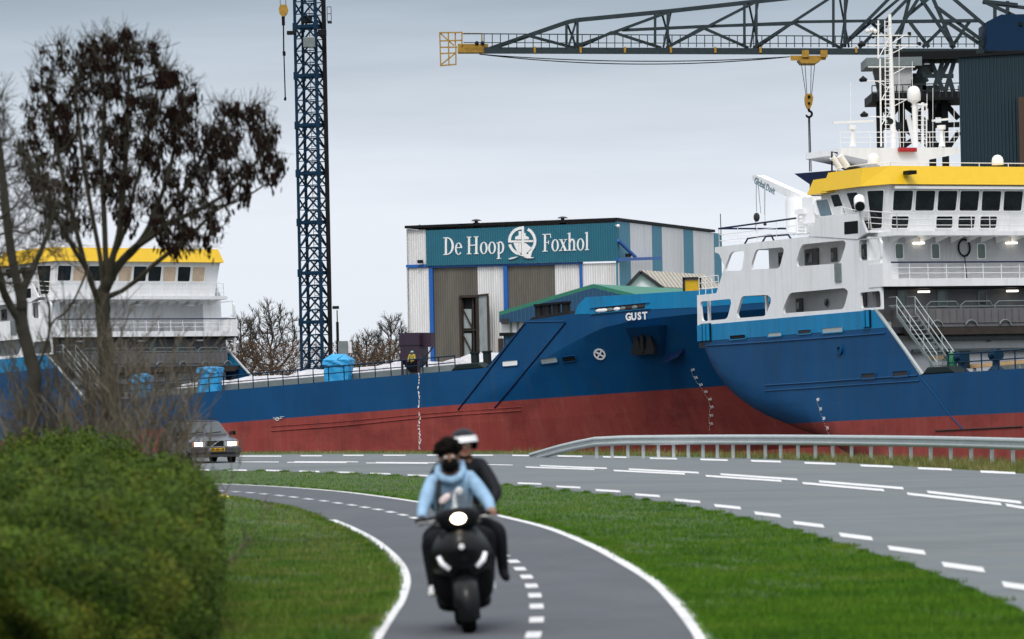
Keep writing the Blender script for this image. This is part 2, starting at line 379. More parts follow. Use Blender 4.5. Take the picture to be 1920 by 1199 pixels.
for a, b, y in FD:
    s = .5 * (2 + 8 * (a / 1900)) ; dash_px(mb, *z5(a, y - s * .6), *z5(b, y + s * .6), 2.2 + a / 1900 * 2.2)
for a, b, y in ((448, 528, 855.6), (563, 604, 855), (643, 682, 854.2), (718, 761, 854), (800, 840, 853.8), (880, 925, 853.9), (300, 420, 857)): dash_px(mb, a, y, b, y, 1.9)
for a, b, y in ((20, 112, 254), (165, 258, 267), (312, 408, 281), (460, 556, 298), (608, 708, 319), (757, 860, 341), (907, 1010, 370), (1053, 1172, 407), (1225, 1355, 453), (1408, 1553, 504), (1610, 1775, 567), (1835, 2010, 643)):
    sl_ = (4 + 26 * (a / 1835) ** 1.3) / 2; th = 2.8 + 8 * (a / 1835) ** 1.3
    dash_px(mb, *z5(a, y - sl_ * .8), *z5(b, y + sl_ * .8), th)
for a, b, y in ((5, 110, 137), (215, 345, 139), (460, 570, 142), (670, 800, 147), (890, 1020, 153), (1115, 1245, 161), (1350, 1480, 172), (1590, 1720, 186)): dash_px(mb, *z6(a, y - 1), *z6(b, y + 2), 2.3)
tag(mb.build('road_edge_dashes', M['paint']), kind='structure')
mb = MB()
for q in ((50, 192, 310, 201), (104, 187, 357, 197), (380, 205, 650, 218), (437, 200, 702, 213.5), (725, 225, 1012, 244), (780, 219, 1072, 239), (1088, 252, 1397, 279), (1150, 246, 1470, 272), (1480, 292, 1837, 331), (1555, 285, 1912, 325), (1850, 334, 2200, 390), (2010, 336, 2300, 380)):
    t = 2.1 + q[0] / 1500 * 2.6; dash_px(mb, *z5(q[0], q[1]), *z5(q[2], q[3]), t, t * 1.12)
for q in ((270, 88, 545, 89), (595, 91, 970, 93), (640, 86.5, 1042, 88), (1090, 95, 1480, 98), (1150, 91, 1560, 94), (1640, 102, 2010, 108)): dash_px(mb, *z6(q[0], q[1]), *z6(q[2], q[3]), 1.4)
tag(mb.build('road_centre_lines', M['paint']), kind='structure')

# ------------------------------------------------------------------ grass
def inpoly(x, y, poly):
    c = np.zeros(len(x), bool); k = len(poly); j = k - 1
    for i in range(k):
        xi, yi = poly[i]; xj, yj = poly[j]
        with np.errstate(divide='ignore', invalid='ignore'):
            h = ((yi > y) != (yj > y)) & (x < (xj - xi) * (y - yi) / (yj - yi + 1e-12) + xi)
        c ^= h; j = i
    return c
def fast_mesh(name, verts, quads, mat, smooth=False):
    me = bpy.data.meshes.new(name); nv, nf = len(verts), len(quads); k = quads.shape[1]
    me.vertices.add(nv); me.vertices.foreach_set('co', verts.astype(np.float32).ravel())
    me.loops.add(nf * k); me.loops.foreach_set('vertex_index', quads.astype(np.int32).ravel())
    me.polygons.add(nf); me.polygons.foreach_set('loop_start', np.arange(0, nf * k, k, dtype=np.int32))
    me.materials.append(mat); me.update(); me.validate()
    o = bpy.data.objects.new(name, me); COL.objects.link(o); WM[o] = Matrix(); return o
def gnd_np(x, y):
    d = np.array(CF)[None] + np.array(CR)[None] * ((x - 960) / FPX)[:, None] + np.array(CU)[None] * ((599.5 - y) / FPX)[:, None]
    t = -CAMH / d[:, 2]; return np.array(CO)[None] + d * t[:, None]
def blades(P, hmin, hmax, wd, lean=.5):
    k = len(P); h = RNG.uniform(hmin, hmax, k); a = RNG.uniform(0, 2 * PI, k); b = RNG.uniform(0, 2 * PI, k); ln = RNG.uniform(.1, lean, k) * h
    wv = np.stack([np.cos(a), np.sin(a), np.zeros(k)], 1) * (wd * RNG.uniform(.6, 1.4, k))[:, None]
    tip = P + np.stack([np.cos(b) * ln, np.sin(b) * ln, h], 1)
    V = np.empty((k, 3, 3)); V[:, 0] = P - wv / 2; V[:, 1] = P + wv / 2; V[:, 2] = tip
    return V.reshape(-1, 3)
def scatter_px(poly, k, z=0.):
    xs = [p[0] for p in poly]; ys = [p[1] for p in poly]; x = RNG.uniform(min(xs), max(xs), k * 3); y = RNG.uniform(min(ys), max(ys), k * 3)
    m = inpoly(x, y, poly); x, y = x[m][:k], y[m][:k]; P = gnd_np(x, y); P[:, 2] += z
    n_ = np.sin(P[:, 0] * 2.1 + 1.7 * np.sin(P[:, 1] * .35)) + np.sin(P[:, 1] * .8 + 2 * np.sin(P[:, 0] * 1.3)) + np.sin(P[:, 0] * 5.3 + P[:, 1] * 1.9)
    return P[(n_ > -1.3) | (RNG.random(len(P)) < .45)]
def ragged(line, k, sp):
    """tufts creeping over an edge"""
    L_ = [line[i] for i in RNG.integers(0, len(line), k)]; P = np.array([tuple(p) for p in L_]); t = np.sin(P[:, 0] * 3.1 + P[:, 1] * 1.3) * .5 + .5
    P[:, :2] += RNG.normal(size=(k, 2)) * sp * (.4 + t[:, None]); P[:, 2] = 0; return P
def grassmat(name, c1, c2, c3, sc):
    m = pm(name, c1, .7, var=.25, scale=3, isl=.45, spec=.2); nt = m.node_tree; N = nt.nodes; L = nt.links; b = N['Principled BSDF']
    src = b.inputs['Base Color'].links[0].from_socket
    tc = N.new('ShaderNodeTexCoord'); nz = N.new('ShaderNodeTexNoise'); nz.inputs['Scale'].default_value = sc; nz.inputs['Detail'].default_value = 4; L.new(tc.outputs['Object'], nz.inputs[0])
    cr = N.new('ShaderNodeValToRGB'); e = cr.color_ramp.elements; e[0].position = .32; e[0].color = (*[c2[i] / c1[i] for i in range(3)], 1); e[1].position = .72; e[1].color = (*[c3[i] / c1[i] for i in range(3)], 1); x = e.new(.5); x.color = (1, 1, 1, 1)
    L.new(nz.outputs['Fac'], cr.inputs[0]); v = N.new('ShaderNodeVectorMath'); v.operation = 'MULTIPLY'; L.new(src, v.inputs[0]); L.new(cr.outputs[0], v.inputs[1]); L.new(v.outputs[0], b.inputs['Base Color'])
    return m
M['grass'] = grassmat('verge_grass', (.060, .152, .004), (.033, .10, .003), (.10, .16, .012), .55)
M['lawn'] = grassmat('rough_lawn_grass', (.088, .155, .015), (.042, .112, .010), (.16, .16, .045), .9)
M['dry'] = grassmat('dry_verge_grass', (.15, .15, .045), (.075, .12, .02), (.26, .21, .09), .5)
def grass_obj(name, parts, mat):
    V = np.concatenate(parts); Q = np.arange(len(V)).reshape(-1, 3); return tag(fast_mesh(name, V, Q, mat), kind='stuff')
strip = [(x, y + 2) for x, y in NEAR[2:]] + [(2060, 1330), (1400, 1330)] + [(x + (4 if y > 1000 else 0), y - 2) for x, y in PR[::-1]]
grass_obj('verge_grass', [blades(scatter_px(strip, 220000), .025, .06, .012), blades(scatter_px(strip, 6000), .06, .12, .010), blades(ragged(offset(pr, -.22), 9000, .06), .02, .07, .012), blades(ragged(offset(near, .12), 14000, .08), .02, .08, .014)], M['grass'])
lawn = [(x - 3, y + 1.5) for x, y in PLF[1:]] + [(-60, 1310), (-60, 1180), (240, 1100), (300, 945)]
grass_obj('lawn_grass', [blades(scatter_px(lawn, 150000), .025, .065, .012), blades(scatter_px(lawn, 5000), .08, .17, .010, .7), blades(ragged(offset(plf, .20), 9000, .05), .02, .08, .012)], M['lawn'])
vp = [(x, y + 1.5) for x, y in BANK[1:-1]] + [(x, y - .8) for x, y in FAR[::-1]]
grass_obj('far_verge_grass', [blades(scatter_px(vp, 60000), .06, .16, .016), blades(scatter_px([p for p in vp if p[0] > 930], 14000), .14, .30, .012, .7)], M['dry'])
M['flower'] = pm('yellow_flower', (.75, .55, .02), .6)
mb = MB()
for i in range(26):
    x, y = RNG.uniform(402, 432), RNG.uniform(944, 956)
    p = gnd(x, y); h = .16 + RNG.uniform(0, .08); mb.ball((p.x, p.y, h), (.022, .022, .015), 6, 4)
tag(mb.build('yellow_flowers', M['flower']), kind='stuff')

# ------------------------------------------------------------------ guard rail
RT = [(995, 849.5, .10), (1022, 841.5, .30), (1050, 833.5, .47), (1082, 826, .60), (1115, 819.5, .70), (1170, 816.8, .74), (1280, 815.6, .74), (1440, 815.2, .74), (1610, 816.2, .74), (1760, 818, .74), (1920, 821.7, .74), (2080, 826, .74), (2300, 833, .74)]
pts = []
for x, y, z in RT:
    yp = y + (x - 960) * math.tan(RO)
    Y = (CAMH - z) * FPX / (yp - 735) if x >= 1115 else None; pts.append([x, y, z, Y])
Y5 = pts[4][3]
for i in range(4): pts[i][3] = Y5 + (4 - i) * 1.6
pts = [Vector((at(x, y, Y).x, Y, z if i > 3 else at(x, y, Y).z)) for i, (x, y, z, Y) in enumerate(pts)]
line = polyline(pts, 1.5)
gr = thing('guard_rail', (line[20].x, line[20].y, 0), 'long galvanised steel guard rail curving along the road in front of the ships', 'guard rail')
prof = [(0, 0), (.045, -.012), (.075, -.05), (.075, -.085), (.02, -.125), (.02, -.185), (.075, -.225), (.075, -.26), (.045, -.298), (0, -.31)]
mb = MB(); vs = []
for i, p in enumerate(line):
    t = line[min(i + 1, len(line) - 1)] - line[max(i - 1, 0)]; t.z = 0; t.normalize(); nrm = Vector((t.y, -t.x, 0))
    if nrm.y > 0: nrm = -nrm
    for o, z in prof: vs.append(p + nrm * o + Vector((0, 0, z)))
k = len(prof)
mb.add(vs, [[i * k + j, i * k + j + 1, (i + 1) * k + j + 1, (i + 1) * k + j] for i in range(len(line) - 1) for j in range(k - 1)])
mb.build('rail_beam', M['galv'], gr, smooth=True, angle=50)
PX_POST = [317, 375, 434, 492, 549, 606, 661, 716, 770, 829, 887, 950, 1008, 1073, 1138, 1203, 1274, 1347, 1421, 1497, 1571, 1647, 1723, 1801, 1880, 1962]
lx = [to_px(p)[0] for p in line]
for zx in PX_POST:
    X = 960 + zx / 2; i = min(range(len(lx)), key=lambda q: abs(lx[q] - X))
    k2 = i + 1 if (lx[min(i + 1, len(lx) - 1)] - X) * (lx[i] - X) <= 0 and i + 1 < len(lx) else max(i - 1, 0)
    f = (X - lx[i]) / (lx[k2] - lx[i]) if lx[k2] != lx[i] else 0; p = line[i].lerp(line[k2], max(0, min(1, f))); Yd = p.y + .16; g = Vector((p.x, Yd, 0))
    mb = MB().box((g.x, Yd, .28), (.10, .06, .66)); mb.box((g.x, Yd - .05, .56), (.05, .16, .10)); mb.build('post', M['galv'], gr)
# ------------------------------------------------------------------ ships
BEAM, HD, ZW, ZBR, ZYB, ZYT, ZBU = 19.7, 2.45, 7.78, 10.81, 13.75, 14.91, 6.44
MIDY = BEAM / 2
def shipmat(X, Y, Z, yaw, tr):
    ex = Vector((math.cos(yaw) * math.cos(tr), math.sin(yaw) * math.cos(tr), math.sin(tr))); ey = Vector((-math.sin(yaw), math.cos(yaw), 0)); ez = ex.cross(ey)
    return Matrix(((ex.x, ey.x, ez.x, X), (ex.y, ey.y, ez.y, Y), (ex.z, ey.z, ez.z, Z), (0, 0, 0, 1)))
TR = shipmat(21.824, 249.97, .155, -1.066, .022)
TG = shipmat(-35.836, 334.379, -.527, -.757, .043)
def loc(T, px, py, p0, n):
    I = T.inverted(); o = I @ CO; d = (I.to_3x3() @ ray(px, py)); p0, n = V3(p0), V3(n)
    return o + d * ((p0 - o).dot(n) / d.dot(n))
def sd_(T, px, py, y=0): q = loc(T, px, py, (0, y, 0), (0, 1, 0)); return (q.x, q.z)
def fr_(T, px, py, s=0): q = loc(T, px, py, (s, 0, 0), (1, 0, 0)); return (q.y, q.z)
Z3 = lambda x, y: (1260 + .34375 * x, 280 + .34375 * y)        # zoom of the right ship's superstructure
Z4 = lambda x, y: (1260 + .34375 * x, 540 + .34375 * y)
R3 = lambda x, y, yy=0: sd_(TR, *Z3(x, y), yy)
# stern underside curve, bow plan and sheer, knuckle
STB = [(1308, 641), (1309.5, 655), (1313, 672), (1320, 693), (1331, 717), (1345, 738), (1362, 755), (1384, 771), (1410, 786), (1440, 798), (1475, 812), (1520, 830)]
STB = [sd_(TR, *p) for p in STB]
SA = STB[0][0]
def interp(x, pts):
    if x <= pts[0][0]: return pts[0][1]
    for (a, b), (c, d) in zip(pts, pts[1:]):
        if x <= c: return b + (d - b) * (x - a) / max(c - a, 1e-9)
    return pts[-1][1]
def zbot(s): return interp(s, STB + [(2, -5.2), (70, -5.5), (88, -5.5)])
def ytop(s): return 0. if s < 60 else MIDY * min(1, ((s - 60) / 25.) ** 2.3)
def ybase(s): return 0. if s < 44 else MIDY * min(1, ((s - 44) / 32.) ** 1.05)
def solve_bow(px, py):
    """where a pixel of the bow plating lies on the upper (deck level) plan curve"""
    lo, hi = 40., 84.9
    y = 0.
    for _ in range(40):
        s, z = sd_(TG, px, py, y); y2 = ytop(s)
        y += (y2 - y) * .4
    return s, z
KN = [solve_bow(*p) for p in ((960, 720), (1010, 680), (1070, 645), (1127, 616), (1185, 602), (1243, 595), (1307, 588.5), (1367, 585))]
KN = [(KN[0][0] - 6, -.3)] + KN + [(85, KN[-1][1] + .1)]
FT = [solve_bow(*p) for p in ((1090, 558), (1200, 551.5), (1307, 545))]; FT = FT + [(85, FT[-1][1] + (85 - FT[-1][0]) * .03)]
FL = [solve_bow(*p) for p in ((1077, 590), (1111, 588.5), (1200, 581.5), (1307, 576.5), (1440, 567))]; FL = FL + [(85, FL[-1][1] + .1)]
SLA = sd_(TG, 912, 683)[0]; SLB, ZSL = sd_(TG, 986, 602); S_FC, Z_FC = sd_(TG, 1077, 588)
S_D0 = sd_(TR, 1724, 701)[0]
def ztop(s):      # top of the blue side plating (light blue bulwarks stand above)
    if s <= -.9: return 5.43
    if s < S_D0: return max(HD, 6.44 - (6.44 - HD) * (s + .6) / (S_D0 + .6)) if s > .35 else 5.43
    if s < SLA: return HD
    if s < SLB: return HD + (ZSL - HD) * (s - SLA) / (SLB - SLA)
    if s < S_FC: return ZSL + (Z_FC - ZSL) * (s - SLB) / (S_FC - SLB)
    return interp(s, FL)
def hull_y(s, z):
    yt = ytop(s); yb = ybase(s)
    if s < 44: 
        zb = zbot(s); Rb = 1.9 if s < 0 else 1.2
        h = z - zb
        return 0. if h >= Rb else Rb * (1 - math.sqrt(max(0, 1 - ((Rb - h) / Rb) ** 2)))
    zk = interp(s, KN); z0 = -4.5
    if z >= zk: return yt + (.04 * (z - zk) if s > 60 else 0) * 0
    t = max(0, min(1, (z - z0) / max(zk - z0, .01)))
    return yb + (yt - yb) * t

def build_ship(T, far, label, cat, group):
    root = thing('cargo_ship', None, label, cat, group, mat=T)
    B = lambda mb, name, m, par=root, **k: mb.build(name, m, par, local=True, **k)
    # ---- hull
    ss = sorted(set([SA + .02] + [round(s, 3) for s in np.arange(SA + .4, -12, .6)] + [q[0] for q in STB[1:]] + list(np.arange(-11.5, 0, 1.5)) + [-.9, .35, S_D0, S_D0 + .02] + list(np.arange(5, 44, 1.5)) + [SLA, SLB, S_FC] + list(np.arange(44, 85, .75)) + [84.9]))
    mb = MB(); rows = []
    for s in ss:
        zb, zt = zbot(s), ztop(s); zk = interp(s, KN) if s > 50 else None
        zs = [zb + (0 - zb) * t for t in (0, .04, .1, .18, .28, .4, .55, .75, 1)] if zb < 0 else [zb] * 9
        lo = max(0, zb)
        if zk is not None and .3 < zk < zt: up = [lo + (zk - lo) * t for t in (.02, .25, .5, .75, 1)] + [zk + (zt - zk) * t for t in (.02, .35, .7, 1)]
        else: up = [lo + (zt - lo) * t for t in ((.01, .04, .09, .16, .28, .45, .65, .85, 1) if s < 0 else (.05, .15, .28, .4, .52, .64, .76, .88, 1))]
        zz = zs + up; rows.append([(s, hull_y(s, z), z) for z in zz])
    K = len(rows[0])
    for side in (0, 1):
        V = [(p[0], p[1] if side == 0 else BEAM - p[1], p[2]) for r in rows for p in r]; F = []; Mi = []
        base = len(mb.v)
        for i in range(len(rows) - 1):
            for j in range(K - 1):
                a, b_, c, d = i * K + j, (i + 1) * K + j, (i + 1) * K + j + 1, i * K + j + 1
                if max((V3(V[a]) - V3(V[d])).length, (V3(V[b_]) - V3(V[c])).length) < 2e-3: continue
                F.append([a, b_, c, d] if side == 0 else [d, c, b_, a]); Mi.append(1 if j < 8 else 0)
        n0 = len(mb.v); mb.v.extend(V); mb.f.extend([[q + n0 for q in f] for f in F]); mb.m.extend(Mi)
    # bottom, transom
    n = len(rows); m2 = len(mb.v)
    bt = [(r[0][0], r[0][1], r[0][2]) for r in rows] + [(r[0][0], MIDY, r[0][2] - .5) for r in rows] + [(r[0][0], BEAM - r[0][1], r[0][2]) for r in rows]
    mb.v.extend(bt)
    for i in range(n - 1):
        for j in range(2):
            mb.f.append([m2 + j * n + i, m2 + (j + 1) * n + i, m2 + (j + 1) * n + i + 1, m2 + j * n + i + 1]); mb.m.append(0 if bt[i][2] > 0 else 1)
    mb.add([(SA + .02, 0, 5.43), (SA + .02, BEAM, 5.43), (SA + .02, BEAM - 1.9, 4.9), (SA + .02, 1.9, 4.9)], [[0, 1, 2, 3]], 0)
    hull = B(mb, 'hull', [M['blue'], M['red']], smooth=True, angle=24)
    bvh = BVHTree.FromPolygons([T @ V3(v) for v in mb.v], mb.f)
    I = T.inverted(); I3 = I.to_3x3()
    def onhull(px, py, lift=.03):
        d = ray(px, py).normalized(); h = bvh.ray_cast(CO, d)
        if h[0] is None: return None
        nn = h[1] if h[1].dot(d) < 0 else -h[1]
        return I @ (h[0] + nn * lift), (I3 @ nn).normalized()
    # ---- decks
    mb = MB()
    mb.hexa([(S_D0 - 3, .02, HD - .3), (SLA + 2, .02, HD - .3), (SLA + 2, BEAM - .02, HD - .3), (S_D0 - 3, BEAM - .02, HD - .3)], [(S_D0 - 3, .02, HD - .02), (SLA + 2, .02, HD - .02), (SLA + 2, BEAM - .02, HD - .02), (S_D0 - 3, BEAM - .02, HD - .02)])
    mb.hexa([(SA + .1, .05, 5.0), (.2, .05, 5.0), (.2, BEAM - .05, 5.0), (SA + .1, BEAM - .05, 5.0)], [(SA + .1, .05, 5.35), (.2, .05, 5.35), (.2, BEAM - .05, 5.35), (SA + .1, BEAM - .05, 5.35)])
    fs = [s for s in ss if s >= SLB]; up = [(s, ytop(s) + .05, ztop(s) - .08) for s in fs]
    k = len(up); mb.add(up + [(s, BEAM - y, z) for s, y, z in up], [[i, i + 1, k + i + 1, k + i] for i in range(k - 1)])
    mb.add([(SLA - .3, .05, HD - .1), (SLA - .3, BEAM - .05, HD - .1), (SLB, BEAM - .05, ZSL - .1), (SLB, .05, ZSL - .1)], [[0, 1, 2, 3]])
    B(mb, 'deck', M['dgrey'])
    # ---- bulwarks (light blue)
    mb = MB()
    SB1 = 0.4; zs1 = 5.43
    end = sd_(TR, 1641, 580)[0]; bot = sd_(TR, 1662, 614.5)
    for side in (0, 1):
        Y = (lambda k: -.015 + .13 * k) if side == 0 else (lambda k: BEAM + .015 - .13 * k)
        mb = MB().plate([(SA, 5.43), (bot[0], bot[1]), (end, ZBU), (SA, ZBU)], [], lambda u, v, k: (u, Y(k), v)); B(mb, 'stern_bulwark', M['lblue'])
    mb = MB().box2((SA, .13, 5.43), (SA + .12, BEAM - .13, ZBU))
    B(mb, 'transom_bulwark', M['lblue'])
    for side in (0, 1):
        mb = MB(); cols = [s for s in ss if s >= S_FC]; vs = []
        for s in cols:
            zt = interp(s, FT); z0 = ztop(s)
            if s < FT[0][0]: zt = z0 + (FT[0][1] - z0) * (s - S_FC) / max(FT[0][0] - S_FC, .01)
            y = ytop(s); 
            for yy, z in ((y - .02, z0), (y - .02, zt), (y + .12, zt), (y + .12, z0 - .05)): vs.append((s, yy if side == 0 else BEAM - yy, z))
        mb.add(vs, [[i * 4 + j, (i + 1) * 4 + j, (i + 1) * 4 + j + 1, i * 4 + j + 1] for i in range(len(cols) - 1) for j in range(3)])
        B(mb, 'bow_bulwark', M['lblue'], smooth=True, angle=30)
    for y in (.06, BEAM - .06): B(MB().bar((end, y, ZBU + .03), (S_D0 + .25, y, HD + .02), .2, .10), 'sloping_cap', M['galv'])   # pale capping
    # ---- stern shell: two white levels with openings
    shell_holes = [
        [(150, 832), (316, 817), (322, 838), (300, 926), (160, 940)],
        [(378, 802), (520, 795), (538, 812), (538, 832), (510, 910), (358, 922), (350, 900)],
        [(640, 784), (940, 757), (960, 775), (935, 872), (605, 896), (605, 868)],
        [(318, 562), (385, 553), (393, 568), (380, 664), (290, 664), (288, 645)],
        [(455, 548), (600, 535), (610, 550), (585, 650), (432, 657), (430, 630)],
        [(705, 520), (935, 497), (948, 515), (915, 622), (680, 640), (675, 612)]]
    holes = [rounded([R3(*p) for p in h], .32) for h in shell_holes]
    zt2 = R3(232, 535)[1]
    s_a = R3(135, 900)[0]; sF = -.15
    o4 = [R3(1022, 752), R3(1132, 748), R3(1138, 862), R3(1030, 868)]; o4b = [R3(1018, 490), R3(1122, 486), R3(1138, 505), R3(1138, 604), R3(1018, 608)]
    holes += [rounded([(a, min(b, ZW - .25)) for a, b in o4], .2), rounded(o4b, .3)]
    outer = [(s_a, ZBU), R3(135, 797), R3(240, 786), R3(285, 640), R3(255, 572), R3(232, 562), R3(232, 535), R3(745, 476), R3(1012, 494), (sF, R3(1012, 494)[1]), (sF, ZBU)]
    mb = MB()
    for side in (0, 1):
        Y = (lambda k: .02 + .16 * k) if side == 0 else (lambda k: BEAM - .02 - .16 * k)
        mb = MB().plate(outer, holes, lambda u, v, k: (u, Y(k), v)); B(mb, 'stern_shell', M['white'])
    mb = MB()
    zdk = R3(240, 786)[1]
    for a_, z_ in ((R3(240, 786)[0] + .05, zdk), (outer[5][0] + .3, zt2)): B(MB().box2((a_, .19, z_ - .21), (-1.3, BEAM - .19, z_ - .05)), 'upper_deck', M['white'])
    for px_ in (165, 480): 
        s, z = R3(px_, 860)
        for y in (.5, BEAM - .5): B(MB().box2((s - .08, y - .08, 5.36), (s + .08, y + .08, zdk - .22)), 'deck_pillar', M['white'])
    # inner deckhouse seen through the openings
    hs = R3(528, 600, 2.2)[0]
    for z0_, z1_ in ((5.36, zdk - .22), (zdk - .04, zt2 - .23)): B(MB().box2((hs, 2.2, z0_), (-1.5, BEAM - 2.2, z1_)), 'deckhouse', M['white'])
    # doors in the deckhouse side
    for a, b, c, d in ((725, 548, 800, 640), (868, 540, 900, 622), (582, 566, 606, 650), (1035, 522, 1070, 607), (678, 815, 714, 896), (1030, 782, 1062, 866)):
        s0, z1 = R3(a, b, 2.15); s1, z0 = R3(c, d, 2.15)
        mb = MB().box2((s0, 2.1, z0 + .1), (s1, 2.199, z1)); dr = B(mb, 'door', M['grey'])
        mb = MB().box2((s0 + (s1 - s0) * .15, 2.07, z0 + .3), (s0 + (s1 - s0) * .6, 2.099, z1 - .25)); B(mb, 'pane', M['glass'], dr)
    s, z = R3(843, 838, 2.15); mb = MB().lathe([(.28, 0), (.28, .06)], 20, (s, 2.2, z), (0, -1, 0)); ph = B(mb, 'porthole', M['galv'])
    mb = MB().lathe([(.2, 0), (.2, .02)], 20, (s, 2.135, z), (0, -1, 0)); B(mb, 'pane', M['glass'], ph)
    # lit strip lamps under the upper decks
    for x, y in ((590, 537), (915, 503), (310, 818), (495, 799), (828, 770), (1060, 752)):
        s, z = R3(x, y, .45); zz = (zdk - .27) if z < 8.6 else zt2 - .29
        mb = MB().box((s, .45, zz), (.85, .18, .1)); B(mb, 'strip_lamp', M['lamp'] if not far else M['white_clean'])
    # small wing of bulwark at the forward corner of the middle level, and its sloping soffit
    mb = MB(); s0 = R3(885, 650)[0]
    yW = fr_(TR, 1672, 520, .12)[0]
    mb.hexa([(-1.4, -.02, ZW - .02), (.14, -.02, ZW - .02), (.14, yW, ZW - .02), (-1.4, yW, ZW - .02)], [(-1.4, -.02, ZW + 1.35), (.14, -.02, ZW + 1.35), (.14, yW, ZW + 1.35), (-1.4, yW, ZW + 1.35)])
    B(mb, 'corner_bulwark', M['white'])
    mb = MB().box2((-1.4, BEAM - yW, ZW - .02), (.14, BEAM + .02, ZW + 1.35)); B(mb, 'corner_bulwark', M['white'])
    a, b = R3(885, 625, -.04), R3(922, 722, -.04)
    mb = MB().box2((a[0], -.06, b[1]), (b[0], .015, a[1])); B(mb, 'grey_shell_door', M['pipe'])
    # deck over the grey front, with a deep white edge; railing above
    mb = MB().box2((-1.5, .25, ZW - .02), (.12, BEAM - .0, ZW + .42)); mb.box2((-1.5, .19, ZW - .14), (.0, BEAM - .19, ZW - .03), mi=1)
    B(mb, 'front_gallery', [M['white'], M['black']])
    def rail(name, pts, h, post, r=.022, bars=(1., .66, .33), m=M['white_clean'], top=None):
        mb = MB(); pts = [V3(p) for p in pts]; up = Vector((0, 0, 1))
        for a, b in zip(pts, pts[1:]):
            nseg = max(1, round((b - a).length / post))
            for i in range(nseg + 1):
                q = a.lerp(b, i / nseg); mb.tube([q, q + up * h], r * 1.15, 5)
            for f in bars: mb.tube([a + up * h * f, b + up * h * f], r if f < 1 else r * 1.25, 5)
        return B(mb, name, m)
    rail('gallery_railing', [(.05, yW, ZW + .42), (.05, BEAM - yW, ZW + .42)], 1.0, 1.35)
    mb = MB().tube([(.09, yW, ZW + 1.40), (.09, BEAM - .1, ZW + 1.40)], .05, 6); B(mb, 'handrail', M['navy'])
    # white cabin front, middle level
    mb = MB().box2((-1.75, .19, ZW + .43), (-1.5, BEAM - .19, ZBR - .02)); B(mb, 'cabin_front', M['white'])
    # white side cheek of the bridge deck and its black navigation light box
    ck = [R3(745, 474), R3(790, 375), R3(1018, 350), R3(1062, 455), R3(1012, 492)]
    mb = MB()
    bh = [R3(941, 398, .0), R3(1016, 390, .0), R3(1017, 459, .0), R3(942, 466, .0)]
    B(mb.plate(ck, [rounded(bh, .06)], lambda u, v, k: (u, -.02 + .18 * k, v)), 'bridge_cheek', M['white'])
    B(MB().plate(ck, [], lambda u, v, k: (u, BEAM + .02 - .18 * k, v)), 'bridge_cheek', M['white'])
    mb = MB(); c = [V3((u, .17, v)) for u, v in bh]
    mb.prism([p + Vector((0, .6, 0)) for p in c], (0, .05, 0)); 
    for i in range(4): mb.add([c[i], c[(i + 1) % 4], c[(i + 1) % 4] + Vector((0, .62, 0)), c[i] + Vector((0, .62, 0))], [[0, 1, 2, 3]])
    mb.prism([(u, -.034, v) for u, v in rounded(bh, .06)], (0, .01, 0)); B(mb, 'navigation_light_box', M['black'])
    # bridge deck edge with brackets and railing
    mb = MB().hexa([(-6, .2, ZBR - .05), (.1, .9, ZBR - .05), (.1, BEAM - .9, ZBR - .05), (-6, BEAM - .2, ZBR - .05)], [(-6, .2, ZBR + .22), (.1, .9, ZBR + .22), (.1, BEAM - .9, ZBR + .22), (-6, BEAM - .2, ZBR + .22)])
    for i in range(16):
        y = 1.6 + i * (BEAM - 3.2) / 15; mb.prism([(.08, y, ZBR - .06), (-1.48, y, ZBR - .06), (-1.48, y, ZBR - .4)], (0, .06, 0))
    B(mb, 'bridge_deck', M['white'])
    rail('bridge_railing', [(-4.5, .3, ZBR + .9), (-3.2, .35, ZBR + .62), (.0, 1.2, ZBR + .22), (.0, BEAM - 1.2, ZBR + .22), (-3.2, BEAM - .35, ZBR + .62)], 1.05, 1.3)
    # ---- wheelhouse: leaning window walls under the yellow fascia
    sA, sB = sd_(TR, 1539, 356, .1)[0], sd_(TR, 1612, 348, .1)[0]; yC = fr_(TR, 1669, 346, -.1)[0]
    top = [(sA + .3, .45), (sB, .45), (-.45, yC + .15), (-.45, BEAM - yC - .15), (sB, BEAM - .45), (sA + .3, BEAM - .45)]
    botm = [(sA + 1.15, .95), (sB, .95), (-1.0, yC + .45), (-1.0, BEAM - yC - .45), (sB, BEAM - .95), (sA + 1.15, BEAM - .95)]
    zw0, zw1 = ZBR + .2, ZYB + .05
    mb = MB(); nn = len(top)
    mb.add([(x, y, zw0) for x, y in botm] + [(x, y, zw1) for x, y in top], [[i, (i + 1) % nn, nn + (i + 1) % nn, nn + i] for i in range(nn)] + [list(range(nn))[::-1], [nn + i for i in range(nn)]])
    wh = B(mb, 'wheelhouse', M['white'])
    def wplane(i):
        a, b = V3((*botm[i], zw0)), V3((*botm[i + 1], zw0)); c = V3((*top[i], zw1)); n_ = (b - a).cross(c - a).normalized(); return a, n_
    def window(pts3, n_, m, name='window', fr=.07, frame=M['white_clean'], par=root):
        c = sum(pts3, Vector()) / 4
        if n_.dot(I3 @ (CO - T @ c)) < 0: n_ = -n_
        ax = (pts3[1] - pts3[0]).normalized(); ay = n_.cross(ax)
        P2 = [((p - pts3[0]).dot(ax), (p - pts3[0]).dot(ay)) for p in pts3]; O = rounded(P2, .12, 3)
        cx = sum(p[0] for p in P2) / 4; cy = sum(p[1] for p in P2) / 4
        mx = max(abs(p[0] - cx) for p in P2); my = max(abs(p[1] - cy) for p in P2)
        Ob = [(cx + (x - cx) * (1 + fr / mx), cy + (y - cy) * (1 + fr / my)) for x, y in O]
        W3 = lambda u, v, h: pts3[0] + ax * u + ay * v + n_ * h
